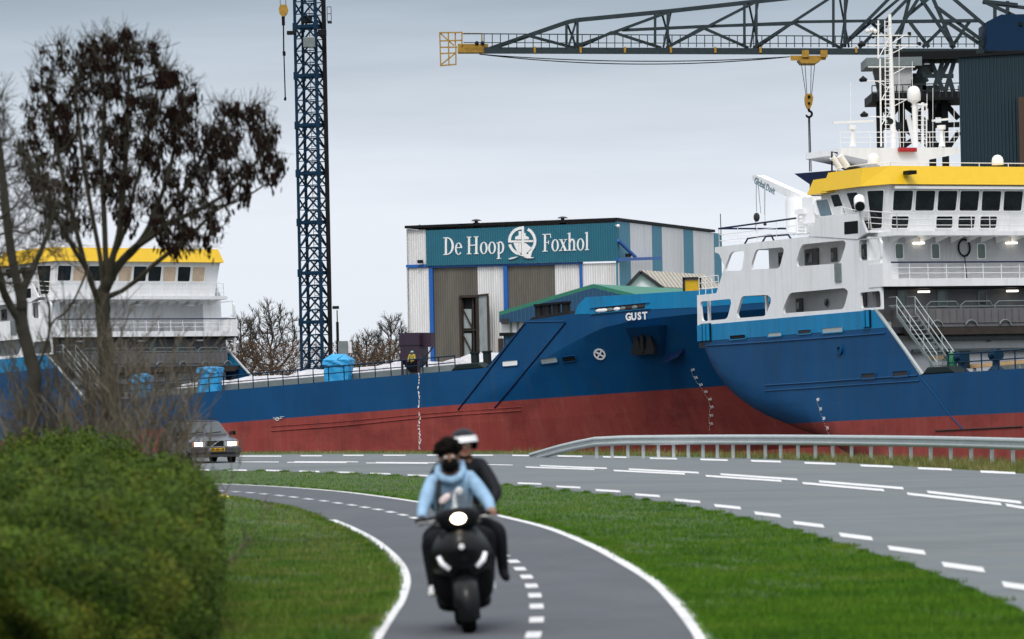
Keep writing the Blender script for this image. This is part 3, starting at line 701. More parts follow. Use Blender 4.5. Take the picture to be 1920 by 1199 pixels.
        mb = MB().plate(Ob, [O], lambda u, v, k: W3(u, v, .055 - .054 * k)); f = B(mb, name, frame, par)
        mb = MB().plate(O, [], lambda u, v, k: W3(u, v, .02 - .018 * k)); B(mb, 'pane', m, f)
        return f
    def wpx(i, q, m, **k):
        a, n_ = wplane(i); return window([loc(TR, *Z3(*p), a, n_) for p in q], n_, m, **k)
    wpx(0, [(866, 252), (912, 244), (950, 350), (900, 356)], M['glass'])
    wpx(0, [(954, 240), (1014, 234), (1026, 338), (990, 345)], M['glass'])
    wpx(1, [(1066, 228), (1158, 224), (1146, 430), (1092, 433)], M['glass'])
    # front row: even windows, upper and lower
    a, n_ = wplane(2)
    yw0 = loc(TR, *Z3(1204, 280), a, n_).y; yw1 = loc(TR, *Z3(1326, 280), a, n_).y; pitch = yw1 - yw0; wd = loc(TR, *Z3(1310, 280), a, n_).y - yw0
    zt_, zb_ = loc(TR, *Z3(1310, 226), a, n_).z, loc(TR, *Z3(1310, 335), a, n_).z
    zl1, zl0 = loc(TR, *Z3(1240, 366), a, n_).z, loc(TR, *Z3(1240, 430), a, n_).z
    def onp(y, z): t = (a - V3((0, y, z))).dot(n_) / n_.x; return V3((t, y, z))
    nwin = int((BEAM - 2 * yw0) / pitch + .3)
    for i in range(nwin):
        y = yw0 + pitch * i
        m = M['glass'] if not far else (M['board'] if i % 3 == 1 or i == nwin - 1 else M['glass'])
        f = window([onp(y, zt_), onp(y + wd, zt_), onp(y + wd * .98, zb_), onp(y + .02, zb_)], n_, m)
        if far and m is M['board']: f['label'] = 'window boarded over with pale sheet'
        if not far: 
            mb = MB().box((-.33, y + wd / 2, ZYB - .13), (.3, wd * 1.15, .16)); B(mb, 'sun_blind_box', M['white_clean'])
        if i in (0, 2, 3, 4, 7, 8, 9) and not far:
            window([onp(y, zl1), onp(y + wd * .88, zl1), onp(y + wd * .86, zl0), onp(y + .02, zl0)], n_, M['glass'])
    # lower wheelhouse wing aft (bluish window) and yellow fascia rings
    zq = R3(740, 255)[1]
    mb = MB(); z0_ = R3(800, 372)[1]
    s0, s1 = R3(770, 300)[0], R3(880, 300)[0]
    mb.box2((s0, .6, z0_), (sA + 1.6, BEAM - .6, zq + .05)); B(mb, 'bridge_annex', M['white'])
    q = [loc(TR, *Z3(*p), (0, .58, 0), (0, 1, 0)) for p in ((790, 284), (852, 273), (878, 360), (812, 368))]
    window(q, Vector((0, -1, 0)), M['blueglass'])
    def fascia(pl_bot, pl_top, z0, z1, name):
        mb = MB(); n3 = len(pl_bot)
        V = [(x, y, z0) for x, y in pl_bot] + [(x, y, z1) for x, y in pl_top]
        mb.add(V, [[i, (i + 1) % n3, n3 + (i + 1) % n3, n3 + i] for i in range(n3)] + [list(range(n3))[::-1], [n3 + i for i in range(n3)]])
        return B(mb, name, M['yellow'])
    inset = lambda P, d: [(x + (d if i in (0, 5) else 0) - (d * .8 if i in (2, 3) else 0), y + (d * .5 if i < 3 else -d * .5)) for i, (x, y) in enumerate(P)]
    P = [(sA, .1), (sB, .1), (-.1, yC), (-.1, BEAM - yC), (sB, BEAM - .1), (sA, BEAM - .1)]
    fascia(P, inset(P, .5), ZYB + .05, ZYT, 'roof_fascia')
    la = sd_(TR, 1513, 367.6, .1)[0]; P2 = [(la, .1), (sA + .5, .1), (sA + 1., .4), (sA + 1., BEAM - .4), (sA + .5, BEAM - .1), (la, BEAM - .1)]
    P2t = [(x + (.45 if i in (0, 5) else 0), y + (.2 if i < 3 else -.2)) for i, (x, y) in enumerate(P2)]
    fascia(P2, P2t, zq + .06, zq + .95, 'annex_fascia')
    rail('roof_railing', [(sA + 1, .6, ZYT), (sB, .6, ZYT), (-.7, yC + .5, ZYT), (-.7, BEAM - yC - .5, ZYT)], .22, 2.2, bars=(1.,))
    # deck lamps over the galleries
    for i, y in enumerate([fr_(TR, x, 450, -1.4)[0] for x in (1721, 1895)] + [16]):
        mb = MB().box((-1.32, y, ZBR - .42), (.26, .7, .11)); B(mb, 'deck_lamp', M['lamp'] if not far else M['white_clean'])
    for y in [fr_(TR, x, 543, -.5)[0] for x in (1732, 1898)] + [16]:
        mb = MB().box((-.5, y, ZW - .32), (.26, .7, .11)); B(mb, 'deck_lamp', M['lamp'] if not far else M['white_clean'])
    # cabin windows
    def wfront(x0, y0, x1, y1, s, m, frame=M['white_clean'], fr=.05):
        A, C_ = fr_(TR, x0, y0, s), fr_(TR, x1, y1, s); return window([V3((s, A[0], A[1])), V3((s, C_[0], A[1])), V3((s, C_[0], C_[1])), V3((s, A[0], C_[1]))], Vector((1, 0, 0)), m, fr=fr, frame=frame)
    for x0, x1, m in () if far else ((1678, 1693, M['curtain']), (1746, 1761, M['curtain']), (1832, 1847, M['curtain']), (1925, 1940, M['glass']), (2000, 2015, M['curtain'])): wfront(x0, 458, x1, 485, -1.49, m)
    for x0, x1, m in ((1684, 1699, M['curtain']), (1759, 1774, M['curtain']), (1835, 1848, M['glass']), (1925, 1940, M['curtain']), (2000, 2014, M['curtain'])): wfront(x0, 547, x1, 573, -1.09, m, M['pipe'], .1)
    # hose hanging on the cabin front
    y, z = fr_(TR, 1808, 465, -1.4); mb = MB(); mb.tube([(-1.4, y + .42 * math.cos(t), z + .5 * math.sin(t)) for t in np.arange(0, 6.5, .4)], .06, 6); mb.tube([(-1.4, y, z - .5), (-1.38, y + .1, z - 1.9)], .03, 5); B(mb, 'coiled_hose', M['black'])
    # grey lower front, coaming, rusty beam, pipes and the dark recess below
    zc1, zc0 = fr_(TR, 1760, 579, .3)[1], fr_(TR, 1760, 615, .3)[1]; zr0 = fr_(TR, 1760, 628, .3)[1]
    mb = MB().box2((-1.4, .25, zc1 - .6), (-1.1, BEAM - .19, ZW - .15)); B(mb, 'grey_front', M['grey'])
    mb = MB().box2((-1.1, 1.3, zc0), (.2, BEAM - 1.3, zc1))
    for i in range(34):
        y = 1.6 + i * (BEAM - 3.2) / 33; mb.box((.24, y, (zc0 + zc1) / 2 + .12), (.08, .05, zc1 - zc0 - .35))
    mb.box2((.2, 1.3, zc0 + .28), (.26, BEAM - 1.3, zc0 + .34))
    B(mb, 'hatch_coaming', M['grey'])
    mb = MB().tube([(.12, .5, zc1 + .12), (.12, BEAM - 1.4, zc1 + .12)], .035, 6)
    for i in range(7):
        y = 3 + i * 2.45; mb.tube([(.15, y, zc0 + .3), (.15, y, zc1 + .2), (.15, y + .3, zc1 + .42), (.15, y + 2.1, zc1 + .42), (.15, y + 2.3, zc1 + .12)], .035, 6)
        mb.tube([(.3, y + .6 + .45 * math.cos(t), zc0 - .02 + .45 * math.sin(t)) for t in np.arange(.3, 2.8, .3)], .05, 6)
    B(mb, 'coaming_pipes', M['pipe'])
    mb = MB().box2((-.6, 1.3, zr0), (.35, BEAM - .6, zc0 - .01)); B(mb, 'rusty_beam', M['rust'])
    mb = MB().box2((-1.6, .3, HD), (-1.2, BEAM - .3, zc1 - .61)); B(mb, 'lower_bulkhead', M['white'])
    mb = MB(); zp = fr_(TR, 1800, 634, -.6)[1]
    mb.tube([(-.6, 2.5, zp), (-.6, 12, zp), (-.6, 12.6, zp + .3), (-.6, 12.7, zr0)], .17, 10); mb.tube([(-.8, 2.5, zp - .75), (-.8, BEAM - 2, zp - .75)], .12, 8); mb.tube([(-.7, 2.5, zp + .42), (-.7, 6, zp + .42), (-.7, 6.4, zp + .8)], .13, 8)
    for y in (12.2, 13.4, 15, 16.5, 17.4): mb.tube([(-.5, y, HD), (-.5, y, zr0)], .09, 6)
    for y in (4.6, 8.2): mb.box((-1., y, zp), (.25, .12, .5))
    B(mb, 'deck_piping', M['pipe'])
    # stairs from the poop to the main deck
    st0, st1 = V3((.35, 1.1, ZBU - .35)), V3((4.3, 1.1, HD + .12)); mb = MB()
    for y in (.75, 2.05): mb.bar((st0.x, y, st0.z), (st1.x, y, st1.z), .06, .22)
    for i in range(13):
        q = st0.lerp(st1, (i + .5) / 13); mb.box((q.x, 1.4, q.z), (.26, 1.24, .05))
    st = B(mb, 'stairs', M['pipe'])
    mb = MB()
    for y in (.75, 2.05):
        for h in (.55, 1.05): mb.tube([(st0.x - .8, y, st0.z + h), (st0.x, y, st0.z + h), (st1.x, y, st1.z + h), (st1.x, y, st1.z)], .028, 6)
        for i in range(4):
            q = st0.lerp(st1, i / 3); mb.tube([(q.x, y, q.z), (q.x, y, q.z + 1.05)], .028, 6)
    B(mb, 'stair_railing', M['galv'], st)
    # main deck: blue side railings, fairlead humps, bollards, hatch coaming
    ra, rb = sd_(TR, 1776, 690)[0], SLA - 3.2
    for y in (.12, BEAM - .12): rail('side_railing', [(ra, y, HD), (rb, y, HD)], 1.06, 1.62, r=.038, bars=(1., .55), m=M['steelblue'])
    for s in (5.4, SLA - 1.9):
        mb = MB()
        for y in (.3,): mb.hexa([(s - 1.7, y - .3, HD), (s + 1.7, y - .3, HD), (s + 1.7, y + .7, HD), (s - 1.7, y + .7, HD)], [(s - 1.1, y - .28, HD + .42), (s + 1.0, y - .28, HD + .42), (s + 1.0, y + .6, HD + .42), (s - 1.1, y + .6, HD + .42)])
        B(mb, 'fairlead', M['dkgreen'], bevel=.08)
        for d in (-.1, 1.2) if s < 20 else (.2, 1.4):
            mb = MB().lathe([(.32, 0), (.3, .1), (.3, .85), (.36, .87), (.36, 1.0)], 16, (s - 1.2 + d, 1.9, HD + .3)); B(mb, 'bollard', M['dkgreen'], smooth=True, angle=40)
    mb = MB().box2((7, 3.2, HD), (SLA - 3, BEAM - 3.2, HD + .6)); B(mb, 'cargo_hatch', M['pipe'])
    # bollards on the forecastle, foredeck rail
    for px_ in (1011, 1027, 1044, 1062):
        q = sd_(TG, px_, 588, 2.2); mb = MB().lathe([(.36, 0), (.3, .08), (.3, .8), (.38, .82), (.38, .98)], 16, (q[0], 2.2, ZSL + .25)); B(mb, 'bollard', M['black'], smooth=True, angle=40)
    q0, q1 = sd_(TG, 992, 595, .5)[0], sd_(TG, 1074, 590, .5)[0]
    mb = MB().hexa([(q0, .2, ZSL - .1), (q1, .2, Z_FC - .1), (q1, 3, Z_FC - .1), (q0, 3, ZSL - .1)], [(q0 + .5, .3, ZSL + .22), (q1 - .2, .3, Z_FC + .22), (q1 - .2, 2.8, Z_FC + .22), (q0 + .5, 2.8, ZSL + .22)]); B(mb, 'fairlead', M['black'])
    return root, B, onhull, rail, window, I, I3
def text_mesh(s, size, bold=.02):
    c = bpy.data.curves.new('lettering', 'FONT'); c.body = s; c.size = size; c.offset = bold * size; c.align_x = 'CENTER'; c.align_y = 'CENTER'; c.resolution_u = 3; c.extrude = .012
    o = bpy.data.objects.new('tmp', c); COL.objects.link(o); bpy.context.view_layer.update()
    me = bpy.data.meshes.new_from_object(o.evaluated_get(bpy.context.evaluated_depsgraph_get())); bpy.data.objects.remove(o)
    vs = [v.co.copy() for v in me.vertices]; fs = [list(p.vertices) for p in me.polygons]; bpy.data.meshes.remove(me); return vs, fs
def put_text(mb, s, size, org, ax, ay, n, bold=.02):
    vs, fs = text_mesh(s, size, bold); mb.add([org + ax * v.x + ay * v.y + n * v.z for v in vs], fs)
M['markwhite'] = pm('white_hull_lettering', (.78, .78, .78), .5)

gust, BG, hullG, railG, winG, IG, IG3 = build_ship(TG, True, 'long blue and red cargo ship lettered GUST, its bow pointing right beneath a shipyard hall', 'ship', 'blue cargo ships at the yard')
shipR, BR, hullR, railR, winR, IR, IR3 = build_ship(TR, False, 'nearer blue cargo ship at right with lit white bridge under a bright yellow roof band', 'ship', 'blue cargo ships at the yard')

def frame_at(hull, T_I3, px, py, lift):
    P, n = hull(px, py, lift); ax = Vector((1, 0, 0)); ax = (ax - n * ax.dot(n)).normalized(); ay = n.cross(ax)
    if ay.z < 0: ay = -ay
    if ax.cross(ay).dot(n) < 0: n = -n
    return P, n, ax, ay
# name on the bow, letter by letter so that it follows the plating
mb = MB()
for ch, x, y in (('G', 1179.5, 595.2), ('U', 1189.8, 594.4), ('S', 1200.2, 593.6), ('T', 1210.4, 593.0)):
    P, n, ax, ay = frame_at(hullG, IG3, x, y, .07); put_text(mb, ch, .70, P, ax * 1.0, ay, n, .035)
BG(mb, 'ship_name_lettering', M['markwhite'])
# thruster mark
P, n, ax, ay = frame_at(hullG, IG3, 1125, 664, .06); mb = MB(); R_ = .42
ring = lambda r: [(r * math.cos(t), r * math.sin(t)) for t in np.arange(0, 2 * PI - .01, PI / 14)]
mb.plate(ring(R_), [ring(R_ * .74)], lambda u, v, k: P + ax * u * 1.15 + ay * v + n * (.02 - .02 * k))
for a in (PI / 4, 3 * PI / 4):
    d = Vector((math.cos(a), math.sin(a))); e = Vector((-d.y, d.x)) * .055
    mb.plate([tuple(d * R_ * .76 + e), tuple(-d * R_ * .76 + e), tuple(-d * R_ * .76 - e), tuple(d * R_ * .76 - e)], [], lambda u, v, k: P + ax * u * 1.15 + ay * v + n * (.018 + .003 * (a > 1) - .02 * k))
BG(mb, 'thruster_mark', M['markwhite'])
# load line mark
P, n, ax, ay = frame_at(hullG, IG3, 521, 786, .05); mb = MB(); mb.plate(ring(.13), [ring(.09)], lambda u, v, k: P + ax * u * 1.6 + ay * v + n * (.02 - .02 * k))
for u0, u1, v in ((-.42, .42, 0.02), (.3, .75, .14), (.3, .55, .05), (-.42, -.25, .13)): mb.plate([(u0, v - .015), (u1, v - .015), (u1, v + .015), (u0, v + .015)], [], lambda u, v_, k: P + ax * u + ay * v_ + n * (.03 - .02 * k))
BG(mb, 'load_line_mark', M['markwhite'])
# draught marks
def draught(hull, B_, I3, pts, nums):
    mb = MB(); tot = len(nums); pl = polyline([Vector((x, y, 0)) for x, y in pts], .5); L_ = len(pl) - 1
    for i, t in enumerate(nums):
        p = pl[int(i / (tot - .35) * L_)]; P, n, ax, ay = frame_at(hull, I3, p.x, p.y, .05); put_text(mb, t, .26, P + ax * .16, ax * 1.2, ay, n, .005)
        for k in range(1, 4):
            q = pl[min(L_, int((i + k / 4) / (tot - .35) * L_))]; h = hull(q.x, q.y, .04)
            if h: mb.box(h[0], (.035, .02, .03))
    B_(mb, 'draught_marks', M['markwhite'])
draught(hullG, BG, IG3, [(1296, 694), (1303, 711), (1314, 726), (1324, 742), (1331, 757), (1331, 772), (1330, 788), (1331, 806)], ['60', '55', '50', '45', '40', '35', '30', '25'])
draught(hullR, BR, IR3, [(1532, 750), (1537, 767), (1543, 785), (1550, 803), (1555, 814)], ['40', '35', '30', '25'])
# fender bars along the plating
def hullbar(hull, B_, pts, r, name, m, lift=.02):
    pl = polyline([Vector((x, y, 0)) for x, y in pts], 8); q = [hull(p.x, p.y, lift) for p in pl]; q = [h[0] for h in q if h]
    mb = MB().tube(q, r, 6); B_(mb, name, m)
hullbar(hullG, BG, [(985, 606), (940, 664), (900, 717), (859, 769)], .06, 'sloping_fender', M['navy'])
hullbar(hullG, BG, [(1061, 605), (1015, 661), (970, 715), (928, 765)], .06, 'sloping_fender', M['navy'])
hullbar(hullG, BG, [(987, 604), (1020, 603.5), (1058, 603)], .05, 'plate_edge', M['blue'])
hullbar(hullG, BG, [(509, 808.5), (650, 798), (800, 783), (978, 770)], .045, 'rubbing_strake', M['red'])
hullbar(hullG, BG, [(509, 800), (650, 790), (800, 776), (978, 763)], .03, 'rubbing_strake', M['red'])
hullbar(hullR, BR, [Z4(140, 320), Z4(500, 297), Z4(900, 268), Z4(1165, 247)], .05, 'rubbing_strake', M['blue'])
hullbar(hullR, BR, [Z4(510, 532), Z4(760, 517), Z4(1000, 500), Z4(1340, 478)], .05, 'rubbing_strake', M['blue'])
hullbar(hullR, BR, [Z4(510, 562), Z4(760, 547), Z4(1000, 530), Z4(1350, 508)], .04, 'rubbing_strake', M['blue'])
hullbar(hullR, BR, [Z4(1350, 478), Z4(1430, 575), Z4(1510, 685), Z4(1590, 772)], .035, 'rubbing_strake', M['blue'])
hullbar(hullR, BR, [Z4(1440, 780), Z4(1650, 770), Z4(1915, 757)], .05, 'rubbing_strake', M['rust'])
# openings in the plating: freeing ports, each a framed recess
def port(hull, B_, I3, x0, y0, x1, y1, name, m, rr=.1, lift=.02, fr=None):
    P, n, ax, ay = frame_at(hull, I3, (x0 + x1) / 2, (y0 + y1) / 2, lift); C4 = []
    for x, y in ((x0, y0), (x1, y0), (x1, y1), (x0, y1)):
        h = hull(x, y, lift)
        if h is None: return
        C4.append(((h[0] - P).dot(ax), (h[0] - P).dot(ay)))
    xs = [c[0] for c in C4]; ys = [c[1] for c in C4]; O = rounded([(min(xs), min(ys)), (max(xs), min(ys)), (max(xs), max(ys)), (min(xs), max(ys))], rr)
    cx, cy = (min(xs) + max(xs)) / 2, (min(ys) + max(ys)) / 2; g = .05
    Ob = [(u + (g if u > cx else -g), v + (g if v > cy else -g)) for u, v in O]
    mb = MB().plate(Ob, [O], lambda u, v, k: P + ax * u + ay * v + n * (.05 - .07 * k)); f = B_(mb, name, fr or M['blue'])
    mb = MB().plate(O, [], lambda u, v, k: P + ax * u + ay * v + n * (.012 - .03 * k)); B_(mb, 'cover', m, f)
port(hullG, BG, IG3, 943, 678, 971, 685, 'freeing_port', M['white_clean'])
port(hullG, BG, IG3, 1015, 673, 1045, 679, 'freeing_port', M['galv'])
port(hullG, BG, IG3, 1056, 670, 1079, 676, 'freeing_port', M['black'])
for a, b, c, d, m in ((317, 262, 402, 275, M['black']), (525, 248, 598, 261, M['galv']), (690, 233, 760, 247, M['dgrey']), (822, 222, 932, 238, M['galv'])):
    p, q = sd_(TR, *Z4(a, b), -.02), sd_(TR, *Z4(c, d), -.02); z0, z1 = min(p[1], q[1]), max(p[1], q[1])
    mb = MB().plate(rounded([(p[0] - .06, z0 - .06), (q[0] + .06, z0 - .06), (q[0] + .06, z1 + .06), (p[0] - .06, z1 + .06)], .08), [rounded([(p[0], z0), (q[0], z0), (q[0], z1), (p[0], z1)], .08)], lambda u, v, k: (u, -.06 + .044 * k, v)); f = BR(mb, 'freeing_port', M['lblue'])
    mb = MB().plate(rounded([(p[0], z0), (q[0], z0), (q[0], z1), (p[0], z1)], .08), [], lambda u, v, k: (u, -.03 + .014 * k, v)); BR(mb, 'cover', m, f)
port(hullR, BR, IR3, *Z4(1038, 470), *Z4(1112, 494), 'overboard_grille', M['dgrey']); port(hullR, BR, IR3, *Z4(1210, 457), *Z4(1290, 482), 'overboard_grille', M['dgrey'])
P, n, ax, ay = frame_at(hullR, IR3, *Z4(918, 338), .02); mb = MB().lathe([(.30, 0), (.30, .10), (.2, .11), (.2, .02)], 20, P, n); BR(mb, 'overboard_pipe', M['blue'])
# roller fairleads in the light blue bulwark of the right ship
for x0, y0, x1, y1 in ((158, 197, 214, 290), (1045, 122, 1086, 216)):
    p, q = sd_(TR, *Z4(x0, y0), -.05), sd_(TR, *Z4(x1, y1), -.05)
    mb = MB().box2((p[0], -.05, q[1]), (q[0], -.02, p[1])); f = BR(mb, 'roller_fairlead', M['black']); mb = MB()
    k = 3 if x0 < 300 else 2
    for i in range(k): s = p[0] + (q[0] - p[0]) * (i + .3) / (k - .2); BR(MB().tube([(s, -.14, q[1] + .04), (s, -.14, p[1] - .04)], .11, 8), 'roller', M['lblue'], f)
# mooring machinery behind the slot in Gust's bow bulwark
p0, p1 = solve_bow(1117, 573), solve_bow(1210, 585); y0, y1 = ytop(p0[0]), ytop(p1[0])
A = V3((p0[0], y0 - .06, p0[1] + .12)); C_ = V3((p1[0], y1 - .06, p1[1] - .1)); zt_, zb_ = solve_bow(1160, 573.5)[1], solve_bow(1160, 583.5)[1]
mb = MB().hexa([(A.x, A.y, zb_), (C_.x, C_.y, zb_), (C_.x, C_.y + .05, zb_), (A.x, A.y + .05, zb_)], [(A.x, A.y, zt_), (C_.x, C_.y, zt_), (C_.x, C_.y + .05, zt_), (A.x, A.y + .05, zt_)])
slot = BG(mb, 'mooring_slot', M['dgrey']); mb = MB()
for z in (zb_ - .03, zt_ + .03): BG(MB().bar((A.x - .5, A.y - .02, z), (C_.x + .5, C_.y - .02, z), .08, .04), 'slot_rim', M['lblue'], slot)
for i, (t, r) in enumerate(((.08, .26), (.16, .3), (.3, .2), (.44, .24), (.56, .2), (.68, .22), (.8, .2), (.92, .24))):
    q = A.lerp(C_, t); BG(MB().ball((q.x, q.y + .0, (zb_ + zt_) / 2 - .04), (r * 1.5, .06, (zt_ - zb_) * .36), 8, 6), *(('mooring_drum', M['white_clean']) if i in (0, 1, 3) else ('mooring_rope', M['rust'] if i % 2 else M['pipe'])), slot, smooth=True)
# anchor and its bolster
def bowpt(x, y, d): P, n = hullG(x, y, d); return P
mb = MB(); tl, tr, bl, br = [bowpt(x, y, -.05) for x, y in ((1190, 617), (1250, 611), (1199, 670), (1246, 666))]
nrm = hullG(1220, 640, 0)[1]; out_ = Vector((nrm.x, nrm.y, 0)).normalized()
mb.hexa([bl, br, br + out_ * .25, bl + out_ * .25], [tl, tr, tr + out_ * 1.1, tl + out_ * 1.1]); BG(mb, 'anchor_bolster', M['blue'])
mb = MB(); c = (tl + tr + bl + br) / 4 + out_ * .85; ax = Vector((0, 0, 1)).cross(out_).normalized(); ax = ax if ax.x > 0 else -ax; up = Vector((0, 0, 1))
for sx in (-1, 1): mb.prism([c + ax * sx * .55 + up * .95, c + ax * sx * .95 - up * .75, c + ax * sx * .18 - up * .75], out_ * .22)
mb.box(c + out_ * .12 - up * .75, (1.9, .3, .32), Matrix((ax, out_, up)).transposed()); mb.box(c + out_ * .2 - up * .1, (.26, .26, 1.3), Matrix((ax, out_, up)).transposed())
BG(mb, 'anchor', M['black'])
a, b, c2, d = [bowpt(x, y, dd) for x, y, dd in ((1252, 666, 0), (1283, 653, 0), (1280, 656, .7), (1254, 668, .7))]
mb = MB().prism([a, b, c2, d], (0, 0, -.12)); BG(mb, 'chafing_plate', M['navy'])

# ---- right ship: mast, funnel, provision crane, roof gear
def fx(px, py, s): y, z = fr_(TR, px, py, s); return V3((s, y, z))
S1 = -13.5
M1 = lambda x, y, s=S1: fx(1540 + x * .27516, y * .27523, s)           # zoom of the mast
W = M['white_clean']
mb = MB(); a = [M1(*p) for p in ((130, 1010), (130, 1052), (330, 1095), (400, 1130), (440, 1190), (700, 1190), (730, 1090), (945, 1048), (945, 1005))]
mb.prism(a, (-4, 0, 0)); mh = BR(mb, 'mast_house', M['white'])
railR('mast_house_railing', [M1(130, 1008, S1 - .1), M1(942, 1003, S1 - .1)], (M1(130, 900).z - M1(130, 1005).z), 1.1, r=.02)
mb = MB(); base, topm = M1(492, 1010, S1 - 1.5), M1(466, 100, S1 - 1.5)
mid = M1(480, 640, S1 - 1.5)
mb.tube([base, mid, topm], [.20, .16, .10], 10)
mb.tube([M1(388, 400, S1 - 1.5), M1(388, 140, S1 - 1.5)], .06, 6); mb.tube([M1(408, 1000, S1 - 1.5), M1(400, 400, S1 - 1.5)], .06, 6)
for y0, x0, x1 in ((243, 345, 610), (312, 285, 660), (458, 320, 635), (555, 285, 480), (678, 400, 650), (797, 300, 480)):
    mb.tube([M1(x0, y0, S1 - 1.5), M1(x1, y0, S1 - 1.5)], .04, 6); mb.tube([M1(478, y0 + 55, S1 - 1.5), M1((478 + x1) / 2 + 20 if x1 > 500 else (478 + x0) / 2, y0, S1 - 1.5)], .03, 6)
for i in range(30):
    y0 = 150 + i * 28; mb.tube([M1(430, y0, S1 - 1.4), M1(470, y0, S1 - 1.4)], .018, 4)
mb.tube([M1(432, 140, S1 - 1.4), M1(440, 1000, S1 - 1.4)], .035, 5)
for x, y0, y1, s in ((200, 900, 560, .2), (560, 1005, 700, .3), (720, 1000, 640, .0), (760, 1000, 600, -.6), (905, 1000, 720, .2), (620, 600, 420, -1), (530, 1000, 300, -1.2)): mb.tube([M1(x, y0, S1 + s), M1(x, y1, S1 + s)], .018, 4)
for x in (655, 715): mb.tube([M1(x, 1005, S1 - 1.2), M1(x, 705, S1 - 1.2)], .03, 5)
for i in range(9): mb.tube([M1(655, 725 + i * 32, S1 - 1.2), M1(715, 725 + i * 32, S1 - 1.2)], .018, 4)
mb.tube([M1(388, 400, S1 - 1.5), M1(470, 250, S1 - 1.5)], .03, 5); mb.tube([M1(400, 700, S1 - 1.5), M1(478, 560, S1 - 1.5)], .03, 5); mb.tube([M1(404, 860, S1 - 1.5), M1(485, 740, S1 - 1.5)], .03, 5)
BR(mb, 'mast', W, smooth=True, angle=40)
mb = MB(); 
for x, y in ((285, 545), (292, 785), (275, 305)): BR(MB().lathe([(.04, .24), (.12, .16), (.26, .06), (.27, -.02), (.2, -.12)], 10, M1(x, y, S1 - 1.5)), 'signal_lamp', M['black'], smooth=True, angle=40)
for x, y in ((600, 232), (668, 300)): BR(MB().box(M1(x, y, S1 - 1.5), (.16, .16, .22)), 'signal_lamp', M['black'])
for x, y in ((315, 212), (345, 205), (365, 215)): BR(MB().ball(M1(x, y, S1 - 1.5), .15, 10, 8), 'floodlight', W, smooth=True)
mb = MB(); q = M1(632, 690, S1 - 1); mb.lathe([(.38, 0), (.42, .06), (.42, .5), (.38, .72), (.26, .88), (.1, .95), (.01, .96)], 20, q); mb.lathe([(.17, -2.9), (.15, -.15), (.34, 0)], 12, q)
BR(mb, 'satellite_dome', W, smooth=True, angle=50)
for x, y, r, s in ((355, 1115, .37, S1 + 4), (1202, 1125, .36, -4.5)):
    q = M1(x, y, s); mb = MB().lathe([(r, 0), (r, r * .8), (r * .86, r * 1.25), (r * .5, r * 1.6), (.02, r * 1.72)], 18, q); BR(mb, 'satellite_dome', W, smooth=True, angle=50)
for x0, x1, y, xs in ((78, 352, 832, 215), (757, 880, 818, 822)):
    q = M1(xs, 1000, S1 - .8); qt = M1(xs, 850, S1 - .8); mb = MB().lathe([(.22, 0), (.13, .4), (.13, (qt.z - q.z) * .72), (.28, qt.z - q.z - .3), (.28, qt.z - q.z - .05)], 12, q); rs = BR(mb, 'radar', W, smooth=True, angle=40)
    mb = MB().bar(M1(x0, y + 6, S1 - .8), M1(x1, y - 6, S1 - .8), .14, .14); BR(mb, 'radar_scanner', W, rs)
mb = MB(); a, b = M1(527, 1008, S1 + .15), M1(643, 1036, S1 + .15)
mb.box2((S1 + .05, a.y, b.z), (S1 + .3, b.y, a.z)); rl = BR(mb, 'red_lamp_row', M['redpaint'])
for i in range(4): BR(MB().lathe([(.10, 0), (.08, .06)], 12, (S1 + .3, a.y + (b.y - a.y) * (i + .5) / 4, (a.z + b.z) / 2), (1, 0, 0)), 'red_lamp', M['redpaint'], rl)
mb = MB().lathe([(.08, 0), (.1, .2), (.24, .45)], 14, M1(515, 862, S1 - .5), (1, -.3, 0)); mb.lathe([(.08, 0), (.1, .2), (.2, .35)], 14, M1(468, 832, S1 - .5), (1, -.6, 0)); BR(mb, 'ship_horn', M['dkgreen'], smooth=True, angle=40)
mb = MB(); mb.tube([M1(590, 780, S1 - 2), M1(640, 1010, S1 - 2)], .16, 8); mb.tube([M1(690, 700, S1 - 2), M1(690, 1010, S1 - 2)], .1, 6); mb.tube([M1(650, 715, S1 - 2), M1(720, 715, S1 - 2)], .08, 6)
BR(mb, 'vent_pipes', W)
# life-raft canisters on the roof edge, searchlight, roof lamp
for x, y in ((100, 1115), (150, 1105)): q = M1(x, y, -9.5); BR(MB().tube([q + Vector((0, -.25, .38)), q + Vector((0, .28, -.3))], .2, 12), 'liferaft_canister', W, smooth=True, angle=40)
mb = MB().tube([M1(72, 1165, -9.5), M1(72, 1035, -9.5), M1(110, 1045, -9.5)], .06, 6); BR(mb, 'davit_post', M['black'])
q = V3(loc(TR, 1611, 382, (0, -.9, 0), (0, 1, 0))); mb = MB().tube([q + Vector((-.35, .25, .25)), q + Vector((.45, -.25, -.2))], .34, 14); mb.tube([q + Vector((0, 0, -.3)), q + Vector((0, .2, -1.1))], .12, 6); sl2 = BR(mb, 'searchlight', W, smooth=True, angle=40)
mb = MB().tube([q + Vector((.45, -.25, -.2)), q + Vector((.47, -.26, -.21))], .29, 14); BR(mb, 'lens', M['glass'], sl2)
q = fx(1706, 324, .15); mb = MB().box(q, (.7, .5, .22)); mb.bar(q, q + Vector((-.6, 0, .1)), .08); BR(mb, 'roof_lamp', M['black'])
# funnel with navy wing
mb = MB(); yF = 7.
q = [V3(loc(TR, x, y, (0, yF, 0), (0, 1, 0))) for x, y in ((1489, 326), (1562, 320), (1562, 352), (1545, 362), (1518, 372), (1518, 346))]
mb.prism(q, (0, 5, 0)); BR(mb, 'funnel', M['navy'])
